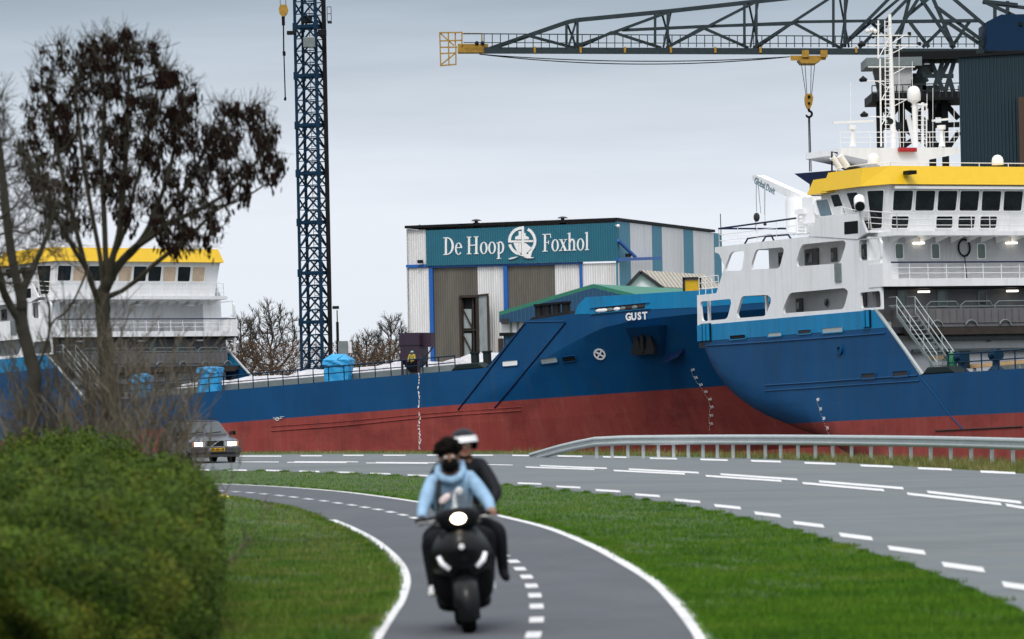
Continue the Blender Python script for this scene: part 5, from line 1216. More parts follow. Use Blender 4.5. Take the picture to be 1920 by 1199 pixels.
mb = MB(); mb.bar(a + Vector((0, -.6, .2)), b + Vector((0, -.6, .2)), .3, .5); mb.bar(b + Vector((0, -.6, .2)), c + Vector((0, -.6, .2)), .3, .5); mb.build('verge_board', M['dgrey'], bs)
D3 = 450
a, b = at(1284, 545, D3), at(1311, 525, D3); q = thing('yellow_tank_container', (a.x, D3, zG), 'yellow container with dark frame showing above the ship bow by the white stern', 'container')
MB().box2((a.x, D3, zG), (b.x, D3 + 2.4, b.z)).build('body', M['yellow'], q); mb = MB()
for x in (a.x - .1, b.x + .1): mb.box2((x - .12, D3 - .15, zG), (x + .12, D3 + .1, b.z + .3))
mb.box2((a.x - .2, D3 - .15, b.z + .01), (b.x + .2, D3 + .1, b.z + .3)); mb.build('frame', M['dgrey'], q)
D4 = 420
a = at(968, 640, D4); q = thing('switch_cabinet', (a.x, D4, zG), 'small dark blue cabinet with rusty door under the sloping ship bow', 'cabinet')
p0, p1 = at(944, 630, D4), at(985, 660, D4); MB().box2((p0.x, D4, zG), (p1.x, D4 + 2, p0.z)).build('body', M['bluewall'], q); MB().box2((p0.x - .4, D4 - .3, p0.z), (p1.x, D4 + 2.3, p0.z + .3)).build('roof', M['black'], q); MB().box2((at(934, 650, D4).x, D4 - .2, zG), (p0.x - .01, D4 + 1, at(940, 635, D4).z)).build('door', M['rust'], q)

# ------------------------------------------------------------------ lattice tower crane (left)
DT = 400; zT = 46.
tw = thing('lattice_crane', (at(592, 700, DT).x, DT, zG), 'tall slim blue lattice crane tower rising behind the long ship hull', 'crane', 'shipyard cranes')
cen = at(581.5, 350, DT); cen = at(590, 600, DT)
sc_ = DT / FPX
# square plan turned a little: legs at pixel columns 553, 566, 597, 611 (at the top of the picture)
half = None
vx = Vector((40 * sc_, -5 * sc_ * 4, 0)); vy = Vector((12.5 * sc_, 45 * sc_ * .9, 0))
def legp(k, z):
    top_ = to_px((0, DT, z)); 
    c0 = Vector((cen.x - 26 * sc_, DT, z)); return c0 + (vx if k in (1, 2) else Vector()) + (vy if k in (2, 3) else Vector())
mb = MB()
for k in range(4): mb.bar(legp(k, zG), legp(k, zT), .27)
mb.build('legs', M['steelblue'], tw)
zsec = [at(590, y, DT).z for y in (604, 512, 417, 325, 235, 142, 50, -43, -135, -228)]
mb = MB(); mb2 = MB()
zlo = at(590, 700, DT).z
for z in [zlo] + zsec:
    mb2 = MB()
    for k in range(4): mb2.bar(legp(k, z), legp((k + 1) % 4, z), .3, .3)
    for k in range(4): mb2.box(legp(k, z), (.44, .44, .7))
    mb2.build('section_frame', M['steelblue'], tw)
allz = [zlo] + zsec
for za, zb in zip(allz, allz[1:]):
    h = (zb - za) / 4
    for j in range(4):
        z0, z1 = za + j * h, za + (j + 1) * h
        for k in range(4):
            a, b = legp(k, z0), legp((k + 1) % 4, z0); c, d = legp(k, z1), legp((k + 1) % 4, z1)
            if k % 2 == 0:
                m_ = (c + d) / 2
                mb.bar(a, m_, .13); mb.bar(b, m_, .13); mb.bar(c, d, .09)
            else:
                mb.bar(a, d, .12) if j % 2 else mb.bar(b, c, .12)
mb.build('bracing', M['steelblue'], tw)
mb = MB(); p = legp(2, 0) + Vector((.1, -1.0, 0)); mb.bar(Vector((p.x, p.y, zG)), Vector((p.x, p.y, zT)), .46, .4); mb.build('cable_duct', M['black'], tw)
mb = MB(); p = legp(1, 0).lerp(legp(3, 0), .3)
for d in (-.22, .22): mb.bar((p.x + d, p.y, zG), (p.x + d, p.y, zT), .05)
for i in range(110): mb.bar((p.x - .22, p.y, i * .4), (p.x + .22, p.y, i * .4), .04)
mb.build('ladder', M['steelblue'], tw)
jz = zT; J0, J1 = legp(0, jz) + Vector((-7, 0, 0)), legp(1, jz) + Vector((5, 0, 0)); mb = MB()
for d in (0, 1.6): mb.bar(J0 + Vector((0, d, 0)), J1 + Vector((0, d, 0)), .4)
mb.bar(J0 + Vector((0, .8, 1.8)), J1 + Vector((0, .8, 1.8)), .35)
for i in range(9):
    q = J0.lerp(J1, i / 8)
    for d in (0, 1.6): mb.bar(q + Vector((0, d, 0)), J0.lerp(J1, min(1, (i + .5) / 8)) + Vector((0, .8, 1.8)), .18)
mb.build('jib', M['steelblue'], tw)
for x, y, s, m in ((575, 37, (1.0, .8, .7), 'black'), (580, 80, (1.1, .9, .95), 'pipe'), (547, 62, (.9, .6, .35), 'black'), (604, 62, (.8, .6, .6), 'black')): MB().box(at(x, y, DT - 1.5 if x != 575 else DT), s).build('floodlight', M[m], tw, bevel=.05)
mb = MB(); a, b = at(614, 40, DT - 1), at(621, 14, DT - 1)
mb.box2((a.x, DT - 1.4, a.z - .15), (b.x, DT, a.z)); 
for x in (a.x, b.x): mb.bar((x, DT - 1.4, a.z), (x, DT - 1.4, b.z), .06)
for z in (b.z, (a.z + b.z) / 2): mb.bar((a.x, DT - 1.4, z), (b.x, DT - 1.4, z), .06)
mb.build('platform', M['dgrey'], tw)
hk = at(531.5, 20, DT); H = thing('crane_hook_block', hk, 'small worn yellow hook block with a chain left of the blue lattice tower', 'hook block', 'crane hook blocks')
mb = MB().prism([at(x, y, DT - .3) for x, y in ((525, 9), (537, 9), (540, 18), (538, 26), (533, 31), (529, 31), (524, 26), (522.5, 18))], (0, .6, 0)); mb.build('block', M['craneyellow'], H)
mb = MB()
for x in (525.5, 536): mb.bar(at(x, 9, DT), at(x - 2, 9, DT) + Vector((0, 0, jz - at(x, 9, DT).z)), .05)
mb.build('cables', M['black'], H); mb = MB().tube([at(531, 31, DT), at(531.5, 48, DT)], .17, 6); mb.tube([at(531.5, 48, DT), at(532, 97, DT)], .07, 5); mb.tube([at(532, 97, DT), at(533, 101, DT), at(532.5, 105, DT)], .16, 6); mb.tube([at(532.5, 105, DT), at(535, 186, DT)], .06, 5); mb.tube([at(535, 183, DT), at(534.5, 189, DT)], .12, 5); mb.build('chain', M['black'], H)
p0, p1 = at(634, 640, DT - 8), at(652, 672, DT - 8); q = thing('control_cabinet', (p0.x, DT - 8, zG), 'grey control cabinet at the foot of the blue lattice tower', 'cabinet')
MB().box2((p0.x, DT - 8, zG), (p1.x, DT - 6.5, p0.z)).build('body', M['pipe'], q); MB().box2((p1.x + .02, DT - 7.6, p0.z - 1.1), (p1.x + .35, DT - 6.9, p0.z - .1)).build('side_box', M['white'], q)
p = at(632.5, 600, DT - 6); q = thing('camera_mast', (p.x, p.y, zG), 'thin dark mast with a camera head right beside the blue lattice tower', 'mast')
MB().tube([(p.x, p.y, zG), at(632.5, 604, DT - 6)], .13, 8).build('pole', M['black'], q); mb = MB().tube([at(632.5, 604, DT - 6), at(632, 582, DT - 6)], .06, 6); mb.box(at(629.5, 577, DT - 6), (.6, .4, .28)); mb.build('camera_head', M['black'], q)

# ------------------------------------------------------------------ jib crane (right)
DJ = 430.
cg_ = M['cranegrey']
jc = thing('jib_crane', (at(1725, 700, DJ).x, DJ, zG), 'large grey green lattice jib crane with blue machine house behind the white bridge', 'crane', 'shipyard cranes')
Z0 = lambda x, y: (780 + x * .59375, .59375 * y)
def J(px, py, d=0): return at(px, py, DJ + d)
def Jz(x, y, d=0): return J(*Z0(x, y), d)
mb = MB()
for d in (-1.2, 1.2):
    a, b = Jz(215, 160, d), Jz(1905, 165, d); mb.bar(a, b, .45, .62); 
mb.build('bottom_girder', cg_, jc)
up_pts = [(225, 158), (480, 70), (510, 64), (800, 36), (1070, 6), (1330, -22), (1570, -48)]
mb = MB()
for d in (-.7, .7):
    for a, b in zip(up_pts, up_pts[1:]): mb.bar(Jz(*a, d), Jz(*b, d), .34, .42)
mb.build('top_chord', cg_, jc)
mb = MB()
dg = [((490, 152), (800, 38)), ((790, 152), (1070, 8)), ((1065, 152), (1330, -20)), ((1340, 152), (1570, -40)), ((350, 112), (500, 152)), ((350, 112), (240, 152)), ((620, 102), (775, 152)), ((620, 102), (510, 152)), ((905, 88), (1050, 152)), ((905, 88), (790, 152)), ((1190, 72), (1340, 152)), ((1190, 72), (1075, 152)), ((1440, 75), (1500, 120)), ((650, 96), (905, 84)), ((905, 84), (1190, 76)), ((1190, 70), (1480, 66)), ((660, 96), (1200, 72))]
for d in (-1.0, 1.0):
    for i, (a, b) in enumerate(dg): mb.bar(Jz(*a, d + i * .017), Jz(*b, d * .8 + i * .017), .24, .28)
for x, y in ((475, 70), (510, 64), (755, 40), (795, 36), (1037, 10), (1075, 6), (1318, -20), (1355, -24)):
    for d in (-.9,): mb.bar(Jz(x, y, d), Jz(x, 150, d), .26)
for x, y in ((475, 70), (775, 38), (1050, 8), (1335, -20)): mb.bar(Jz(x, y, -.9), Jz(x + 32, 150, .9), .16); mb.bar(Jz(x + 30, y, .9), Jz(x + 6, 150, -.9), .16)
mb.build('web_bracing', cg_, jc)
mb = MB()      # A-frame and slewing top above the cab
af = [((1340, 152), (1500, -10)), ((1400, 152), (1560, -10)), ((1590, -10), (1490, 152)), ((1590, -10), (1700, 152)), ((1630, -10), (1700, 152)), ((1690, -10), (1880, 152)), ((1560, -10), (1520, 152)), ((1420, 70), (1780, 66)), ((1560, 72), (1620, 150)), ((1680, 72), (1600, 150)), ((1680, 72), (1800, 152)), ((1750, 66), (1690, 152)), ((1540, 60), (1620, -5)), ((1500, 70), (1440, 120)), ((1640, 20), (1790, 130)), ((1790, 4), (1900, 16)), ((1790, 4), (1910, 60)), ((1828, 4), (1828, 150)), ((1868, 4), (1868, 50)), ((1790, 8), (1960, 30))]
for d in (-1.2, 1.2):
    for i, (a, b) in enumerate(af): mb.bar(Jz(*a, d + i * .023), Jz(*b, d + i * .023), .34)
mb.build('a_frame', cg_, jc)
mb = MB(); 
for x0, y0, x1, y1, r in ((150, 107, 1805, 118, .05), (150, 135, 1805, 140, .04)): mb.bar(Jz(x0, y0, -1.5), Jz(x1, y1, -1.5), r * 2)
for i in range(62):
    x = 215 + i * 25.8; mb.bar(Jz(x, 108 + i * .16, -1.5), Jz(x, 150, -1.5), .09)
mb.build('walkway_railing', cg_, jc)
for x in (375, 520, 660, 805, 945, 1088, 1390): MB().box(Jz(x, 158, -1.5), (.22, .2, .6)).build('yellow_bracket', M['craneyellow'], jc)
mb = MB().bar(Jz(132, 155, 0), Jz(228, 155, 0), 2., .85); mb.build('jib_nose', M['craneyellow'], jc)
mb = MB(); cx = [(75, 104), (100, 101), (145, 101), (145, 143), (126, 143), (126, 205), (78, 208)]
E_ = [((75, 104), (145, 103)), ((75, 104), (78, 208)), ((145, 103), (145, 145)), ((102, 103), (104, 206)), ((126, 145), (126, 205)), ((78, 208), (126, 204)), ((75, 130), (145, 128)), ((77, 170), (126, 168)), ((75, 104), (120, 145)), ((78, 206), (126, 168)), ((124, 103), (124, 145)), ((145, 107), (208, 107)), ((208, 107), (208, 150)), ((77, 150), (130, 150))]
for d in (-1.1, 1.1):
    for i, (a, b) in enumerate(E_): mb.bar(Jz(*a, d + i * .011), Jz(*b, d + i * .011), .13)
for p in ((75, 104), (145, 103), (78, 208), (126, 204), (77, 150)): mb.bar(Jz(*p, -1.1), Jz(*p, 1.1), .13)
mb.build('end_cage', M['craneyellow'], jc)
for y in (132, 150): MB().ball(Jz(192 + (y - 132), 137, -1), .22, 8, 6).build('nose_lamp', M['black'], jc)
mb = MB(); 
for k, (sag, xe) in enumerate(((30, 1180), (20, 1180))): mb.tube([Jz(200 + (xe - 200) * t, 172 + sag * 4 * t * (1 - t) * .9 + 8 * t, -.6 + k) for t in np.linspace(0, 1, 24)], .05, 4)
mb.build('slack_cables', M['black'], jc)
# cab, platforms, slewing column, machine house
Zc = lambda x, y, d=0: J(1540 + x * .27516, y * .27523, d)
mb = MB(); mb.hexa([Zc(395, 690, -4), Zc(600, 690, -4), Zc(600, 690, 2), Zc(395, 690, 2)], [Zc(335, 440, -4), Zc(625, 425, -4), Zc(625, 425, 2), Zc(335, 440, 2)]); cab = mb.build('operator_cab', pm('grey_white_cab_paint', (.42, .43, .43), .5, var=.15), jc)
mb = MB().hexa([Zc(385, 640, -4.1), Zc(470, 640, -4.1), Zc(470, 640, -4.0), Zc(385, 640, -4.0)], [Zc(348, 470, -4.1), Zc(470, 470, -4.1), Zc(470, 470, -4.0), Zc(348, 470, -4.0)]); mb.build('cab_window', M['glass'], cab)
mb = MB().box2(Zc(308, 455, -4.6), Zc(640, 424, 2.4)); mb.build('cab_roof', M['pipe'], cab)
mb = MB().box2(Zc(345, 692, -5), Zc(1000, 662, 4)); mb.box2(Zc(1010, 375, 3), Zc(500, 410, -3)); mb.build('slewing_platform', M['black'], jc)
mb = MB()
for y in (585, 630): mb.bar(Zc(345, y, -5), Zc(1000, y - 20, -5), .1)
for i in range(16): x = 345 + i * 42; mb.bar(Zc(x, 585, -5), Zc(x, 665, -5), .1)
mb.build('platform_railing', M['dgrey'], jc)
pb_ = (((520, 400), (600, 690)), ((640, 400), (720, 560)), ((700, 400), (640, 560)), ((830, 410), (770, 600)), ((870, 410), (800, 560)), ((910, 400), (840, 640)), ((740, 400), (830, 620)), ((870, 530), (905, 645)), ((560, 515), (900, 520)))
for d in (-2, 2):
    mb = MB()
    for i, (a, b) in enumerate(pb_): mb.bar(Zc(*a, d + i * .023), Zc(*b, d + i * .023), .42)
    mb.build('pedestal_bracing', cg_, jc)
MB().box2(Zc(690, 440, -1), Zc(750, 505, 1)).build('switch_box', M['pipe'], jc); mb = MB().box2(Zc(628, 530, -3), Zc(690, 650, 1)); mb.box2(Zc(690, 585, -3), Zc(780, 650, 1)); mb.build('winch_box', M['dkgreen'], jc)
mb = MB(); 
zb_ = zG
for x in (395, 545, 750, 838):
    for d in (-3, 3):
        p = Zc(x, 690, d); mb.bar(p, Vector((p.x, p.y, zb_)), .65)
for a, b in (((395, 700), (545, 900)), ((545, 700), (395, 900)), ((545, 700), (750, 860)), ((750, 700), (545, 860)), ((838, 700), (935, 810)), ((750, 800), (838, 700)), ((395, 870), (940, 850)), ((545, 860), (750, 1010)), ((750, 860), (545, 1010)), ((690, 900), (800, 1000)), ((870, 1000), (938, 900)), ((640, 800), (760, 1000))):
    for d in (-3, 3): kq = kq + .019 if 'kq' in globals() else 0.; mb.bar(Zc(*a, d + kq), Zc(*b, d + kq), .5)
for i in range(7): mb.bar(Zc(755, 720 + i * 4, -3), Zc(840, 700 + i * 4, 3), .2); mb.bar(Zc(770 + i * 12, 800, -3), Zc(800 + i * 12, 705, -3), .25)
mb.build('tower_legs', M['black'], jc)
mb = MB().prism([Zc(*p, -4) for p in ((1130, 345), (1130, 148), (1225, 100), (1700, 92), (1700, 345))], (0, 8, 0)); mhs = mb.build('machine_house', pm('blue_machine_house', (.003, .022, .06), .6, spec=.15), jc)
mb = MB().box2(Zc(1345, 150, -4.15), Zc(1370, 175, -4.02)); mb.tube([Zc(1275, 100, -3), Zc(1280, 82, -3), Zc(1288, 100, -3)], .12, 6); mb.build('lifting_eye', M['black'], mhs)
# trolley, hoist block
tr = thing('crane_trolley', J(1515, 108), 'yellow hoist trolley running under the long lattice jib', 'trolley')
mb = MB().hexa([J(1483, 114, -1.6), J(1548, 113, -1.6), J(1548, 113, 1.6), J(1483, 114, 1.6)], [J(1481, 104.5, -1.6), J(1550, 104.5, -1.6), J(1550, 104.5, 1.6), J(1481, 104.5, 1.6)]); mb.build('carriage', M['craneyellow'], tr)
mb = MB(); 
for x in (1510, 1545): mb.box(J(x, 101, -1.7), (.7, .3, .7))
mb.prism([J(x, y, -1.7) for x, y in ((1497, 112), (1540, 112), (1530, 119), (1503, 119))], (0, 3, 0)); mb.build('sheave_housing', M['craneyellow'], tr)
hb = thing('crane_hook_block', J(1517, 190), 'large orange yellow hook block hanging from the jib trolley', 'hook block', 'crane hook blocks')
mb = MB().prism([J(x, y, -.4) for x, y in ((1511, 176), (1522, 176), (1525, 183), (1523, 196), (1519, 204), (1514, 204), (1510, 196), (1509, 183))], (0, .8, 0)); mb.build('block', M['craneyellow'], hb)
mb = MB().lathe([(.16, 0), (.16, .04)], 10, J(1517, 182, -.45), (0, -1, 0)); mb.lathe([(.14, 0), (.14, .04)], 10, J(1517, 194, -.45), (0, -1, 0)); mb.build('sheave_pins', M['black'], hb)
mb = MB(); h0 = J(1516.5, 204); mb.tube([h0, h0 + Vector((0, 0, -.25))], .13, 8); c = h0 + Vector((0, 0, -.55)); mb.tube([c + Vector((.30 * math.sin(t), 0, .30 * math.cos(t))) for t in np.linspace(-.2, 4.6, 14)], [.12] * 12 + [.09, .03], 8); mb.build('hook', M['black'], hb)
mb = MB()
for xt, xb in ((1502, 1511), (1509, 1513), (1521, 1520), (1528, 1522)): mb.bar(J(xt, 117), J(xb, 177), .06)
mb.build('cables', M['black'], hb); mb = MB().bar(J(1516, 219, .1), J(1518, 322, .1), .10); mb.bar(J(1518, 219, .1), J(1521, 322, .1), .10); mb.build('slings', M['black'], hb)
# dark container-like building and its brown column
DB = 380.
M['tealdark'] = pm('dark_teal_corrugated_sheet', (.010, .032, .045), .55, var=.1, corr=(1, 0, 0), corr_pitch=.32, corr_d=.06)
db = thing('dark_workshop', (at(1860, 700, DB).x, DB, zG), 'tall dark teal corrugated workshop block at the right behind the yellow roofed bridge', 'workshop')
a, b = at(1797, 109, DB), at(2100, 82, DB); b.z = at(1920, 96, DB).z + (b.x - at(1920, 96, DB).x) * .01
MB().prism([Vector((a.x, DB, zG)), Vector((b.x, DB, zG)), b, a], (1.7, 12, 0)).build('wall', M['tealdark'], db)
MB().prism([a + Vector((-.1, -.2, .02)), b + Vector((.1, -.2, .02)), b + Vector((1.8, 12.2, .02)), a + Vector((1.6, 12.2, .02))], (0, 0, .25)).build('roof', M['black'], db)
p = at(1914, 182, DB - .5); MB().box2((p.x - .22, DB - .5, zG), (p.x + .5, DB - .02, p.z)).build('brown_column', pm('brown_steel', (.06, .032, .018), .7), db)
# ------------------------------------------------------------------ trees by space colonisation
from mathutils.kdtree import KDTree
M['bark'] = pm('grey_green_bark', (.038, .033, .020), .9, var=.35, scale=6, bump=.01, bscale=25)
M['bark2'] = pm('grey_brown_bark', (.040, .034, .024), .9, var=.35, scale=6)
M['keys'] = pm('dry_brown_ash_keys', (.014, .007, .005), .9, var=.3, scale=5, isl=.5, spec=.1)
M['twig'] = pm('thin_bare_twig', (.12, .10, .07), .9, var=.3, scale=4, isl=.3)
def colonize(skel, attr, step, di, dk, iters, rng, bias=(0, 0, .15)):
    nodes, par = [], []
    for pl in skel:          # list of (parent polyline index or None, points)
        pi, pts = pl; pts = [V3(p) for p in pts]
        if pi is None: last = -1
        else: last = min(range(len(nodes)), key=lambda q: (nodes[q] - pts[0]).length)
        for p in polyline(pts, step)[(0 if pi is None else 1):]:
            nodes.append(p); par.append(last); last = len(nodes) - 1
    A = [V3(a) for a in attr]; b = V3(bias)
    for it in range(iters):
        kd = KDTree(len(nodes))
        for i, p in enumerate(nodes): kd.insert(p, i)
        kd.balance(); acc = {}; keep = []
        for a in A:
            c, i, d = kd.find(a)
            if d < dk: continue
            keep.append(a)
            if d < di: acc.setdefault(i, []).append((a - nodes[i]).normalized())
        A = keep
        if not acc: break
        for i, ds in acc.items():
            d = sum(ds, Vector()) / len(ds) + b * .4 + Vector((rng.uniform(-.2, .2), rng.uniform(-.2, .2), rng.uniform(-.2, .2)))
            if d.length < .05: continue
            nodes.append(nodes[i] + d.normalized() * step * rng.uniform(.8, 1.15)); par.append(i)
    return nodes, par
def radii(nodes, par, tip, expo=2.35, rmax=None):
    n = len(nodes); acc = [0.] * n; ch = [0] * n
    order = list(range(n))[::-1]; r = [0.] * n
    for i in order:
        r[i] = tip if acc[i] == 0 else acc[i] ** (1 / expo)
        if par[i] >= 0: acc[par[i]] += r[i] ** expo; ch[par[i]] += 1
    if rmax:
        k = rmax / max(r); r = [tip + (x - tip) * (rmax - tip) / (max(r) - tip) for x in r] if max(r) > tip else r
    return r, ch
def tree_mesh(name, nodes, par, r, mat, parent, sides=5, extra=None):
    n = len(nodes); P = np.array([tuple(p) for p in nodes]); idx = np.array([i for i in range(n) if par[i] >= 0]); pa = np.array([par[i] for i in idx]); R = np.array(r)
    A, B_ = P[pa], P[idx]; ra, rb = np.minimum(R[pa], R[idx] * 1.6), R[idx]
    if extra is not None and len(extra[0]):
        A = np.concatenate([A, extra[0]]); B_ = np.concatenate([B_, extra[1]]); ra = np.concatenate([ra, extra[2]]); rb = np.concatenate([rb, extra[2] * .5])
    D = B_ - A; L_ = np.linalg.norm(D, axis=1, keepdims=True) + 1e-9; D = D / L_; B_ = B_ + D * np.minimum(rb[:, None] * .5, .05)
    up = np.where(np.abs(D[:, 2:3]) < .9, np.array([[0, 0, 1.]]), np.array([[1., 0, 0]])); X = np.cross(D, up); X /= np.linalg.norm(X, axis=1, keepdims=True) + 1e-9; Y = np.cross(D, X)
    V = np.empty((len(A), 2, sides, 3))
    for k in range(sides):
        t = 2 * PI * k / sides; d = X * math.cos(t) + Y * math.sin(t); V[:, 0, k] = A + d * ra[:, None]; V[:, 1, k] = B_ + d * rb[:, None]
    base = (np.arange(len(A)) * 2 * sides)[:, None]; Q = []
    for k in range(sides):
        k2 = (k + 1) % sides; Q.append(np.concatenate([base + k, base + k2, base + sides + k2, base + sides + k], 1))
    o = fast_mesh(name, V.reshape(-1, 3), np.concatenate(Q), mat); put(o, parent)
    o.data.polygons.foreach_set('use_smooth', [True] * len(o.data.polygons)); return o
def twigs(nodes, par, ch, r, rng, per, lmin, lmax, rad, rlim, up=.5):
    A, B_ = [], []
    for i, p in enumerate(nodes):
        if r[i] > rlim or par[i] < 0: continue
        d0 = (p - nodes[par[i]]).normalized()
        for k in range(per if ch[i] else per + 1):
            d = (d0 + Vector((rng.uniform(-1, 1), rng.uniform(-1, 1), rng.uniform(-.6, 1) + up)) * .8).normalized(); L_ = rng.uniform(lmin, lmax)
            A.append(tuple(p)); q = p + d * L_; B_.append(tuple(q))
            if rng.random() < .5: 
                m_ = p + d * L_ * .5; d2 = (d + Vector((rng.uniform(-1, 1), rng.uniform(-1, 1), rng.uniform(-.5, 1))) * .7).normalized(); A.append(tuple(m_)); B_.append(tuple(m_ + d2 * L_ * .5))
    return np.array(A).reshape(-1, 3), np.array(B_).reshape(-1, 3), np.full(len(A), rad)
def env_attr(poly, Y, k, depth, rng, zc=None):
    xs = [p[0] for p in poly]; ys = [p[1] for p in poly]; out = []
    cx, cy = sum(xs) / len(xs), sum(ys) / len(ys); hw = (max(xs) - min(xs)) / 2
    while len(out) < k:
        x, y = rng.uniform(min(xs), max(xs)), rng.uniform(min(ys), max(ys))
        if not inpoly(np.array([x]), np.array([y]), poly)[0]: continue
        f = max(.25, 1 - ((x - cx) / hw) ** 2) ** .5
        out.append(at(x, y, Y + rng.uniform(-depth, depth) * f))
    return out
Q4 = lambda x, y: (x / 3.997, 420 + y / 3.997)
# --- ash with hanging seed bunches
YA = 60.; rg = random.Random(11)
def L3(pts, Y, dy=0): return [at(*p, Y + dy * i / max(1, len(pts) - 1)) for i, p in enumerate(pts)]
skA = [(None, [Vector((at(203, 800, YA).x, YA, 0))] + L3([Q4(800, 1150), Q4(788, 950), Q4(775, 750), Q4(768, 640), Q4(775, 560)], YA)),
       (0, L3([Q4(745, 620), Q4(705, 500), Q4(650, 350), Q4(560, 200), (115, 425), (85, 370), (66, 300)], YA, -.9)),
       (1, L3([Q4(650, 350), Q4(610, 200), (140, 420), (120, 340), (104, 260), (90, 180)], YA, -.3)),
       (0, L3([Q4(772, 560), Q4(765, 420), Q4(750, 250), (176, 420), (160, 330), (146, 220), (140, 140)], YA, .5)),
       (0, L3([Q4(778, 540), Q4(795, 380), Q4(790, 200), (195, 400), (190, 300), (196, 200), (192, 110)], YA, .9)),
       (0, L3([Q4(790, 500), Q4(840, 270), Q4(890, 80), (228, 390), (236, 290), (240, 180), (243, 90)], YA, -.5)),
       (5, L3([Q4(840, 270), Q4(930, 60), (248, 370), (272, 280), (292, 190), (300, 120)], YA, .3)),
       (0, L3([Q4(800, 470), Q4(890, 310), Q4(1000, 190), Q4(1090, 70), (290, 400), (318, 320), (335, 230), (345, 160)], YA, .7)),
       (7, L3([Q4(1000, 190), Q4(1120, 80), (305, 405), (350, 350), (385, 280), (405, 220)], YA, .6)),
       (7, L3([Q4(1000, 190), Q4(1150, 90), (315, 420), (380, 390), (440, 350), (490, 290), (512, 240)], YA, -.4)),
       (0, L3([Q4(860, 540), Q4(960, 470), Q4(1040, 410), (285, 500), (312, 478), (350, 450), (400, 400), (450, 370)], YA, -.6)),
       (9, L3([(380, 390), (440, 380), (500, 345), (535, 322)], YA, .2))]
polyA = [(48, 150), (62, 90), (120, 66), (185, 62), (225, 45), (250, 38), (270, 62), (300, 72), (325, 95), (345, 120), (352, 150), (385, 165), (415, 195), (440, 180), (465, 200), (490, 180), (515, 200), (528, 235), (520, 275), (545, 318), (500, 350), (470, 365), (440, 395), (410, 440), (400, 470), (330, 500), (290, 440), (200, 400), (150, 440), (110, 470), (70, 450), (45, 350), (32, 270), (38, 200)]
nA, pA = colonize(skA, env_attr(polyA, YA, 2300, 1.9, rg), .085, .9, .16, 90, rg, (0, 0, .5))
rA, cA = radii(nA, pA, .0045, 2.1, .112)
ash = thing('ash_tree', (at(203, 800, YA).x, YA, 0), 'bare ash tree full of dark brown hanging seed bunches behind the hedge', 'tree')
tree_mesh('trunk', nA, pA, rA, M['bark'], ash, 6, twigs(nA, pA, cA, rA, rg, 1, .08, .30, .0035, .009, 1.))
pts = [nA[i] for i in range(len(nA)) if rA[i] < .0105 and nA[i].z > 3.4 and to_px(nA[i])[1] < 470]
dens = lambda p: .9 if to_px(p)[1] < 330 else .6
cl = []
for p in pts:
    if rg.random() < .28 * dens(p): cl.append(p)
V = []
for p in cl:
    s = rg.uniform(.8, 2.0); k = rg.randint(16, 26)
    for _ in range(k):
        c = p + Vector((rg.gauss(0, .026), rg.gauss(0, .026), -abs(rg.gauss(.05, .05)))) * s; a = rg.uniform(0, 2 * PI); w_ = Vector((math.cos(a), math.sin(a), rg.uniform(-.4, .4))) * .011 * s; h = Vector((rg.uniform(-.35, .35), rg.uniform(-.35, .35), -1)).normalized() * .052 * s
        V += [c - w_ * .4 - h * .5, c - w_, c - w_ * .4 + h * .6, c + w_ * .6 + h * .4, c + w_, c + w_ * .4 - h * .5]
V = np.array([tuple(v) for v in V]); o = fast_mesh('crown', V, np.arange(len(V)).reshape(-1, 6), M['keys']); put(o, ash)
# --- bare tree at the left edge
YB = 57.; rg = random.Random(5)
skB = [(None, [Vector((at(62, 830, YB).x, YB, 0))] + L3([Q4(245, 1400), Q4(262, 1150), Q4(235, 1030), Q4(190, 860), Q4(165, 760), Q4(165, 600)], YB)),
       (0, L3([Q4(165, 760), Q4(110, 670), Q4(40, 540), Q4(0, 420), (-12, 470), (-25, 400)], YB, -.5)),
       (0, L3([Q4(165, 600), Q4(180, 480), Q4(240, 350), Q4(300, 220), (92, 430), (110, 370), (125, 330)], YB, .5)),
       (0, L3([Q4(165, 600), Q4(130, 450), Q4(95, 280), (15, 430), (5, 330), (-5, 240)], YB, .2)),
       (0, L3([Q4(270, 1080), Q4(320, 990), Q4(365, 830), Q4(370, 730), Q4(372, 655)], YB, -.3)),
       (4, L3([Q4(370, 730), Q4(460, 690), Q4(540, 600), Q4(620, 430), (165, 500)], YB, -.3)),
       (2, L3([Q4(240, 350), Q4(120, 360), Q4(0, 380), (-20, 500)], YB, .3))]
polyB = [(-120, 200), (-30, 120), (10, 170), (28, 250), (60, 330), (110, 380), (150, 430), (120, 500), (70, 540), (20, 560), (-100, 560)]
nB, pB = colonize(skB, env_attr(polyB, YB, 1300, 1.5, rg), .09, 1.0, .17, 90, rg, (0, 0, .3))
rB, cB = radii(nB, pB, .005, 2.2, .10)
bt = thing('bare_tree', (at(62, 830, YB).x, YB, 0), 'leafless tree with twisting grey limbs at the left edge of the photo', 'tree')
tree_mesh('trunk', nB, pB, rB, M['bark2'], bt, 6, twigs(nB, pB, cB, rB, rg, 2, .12, .4, .0035, .012))
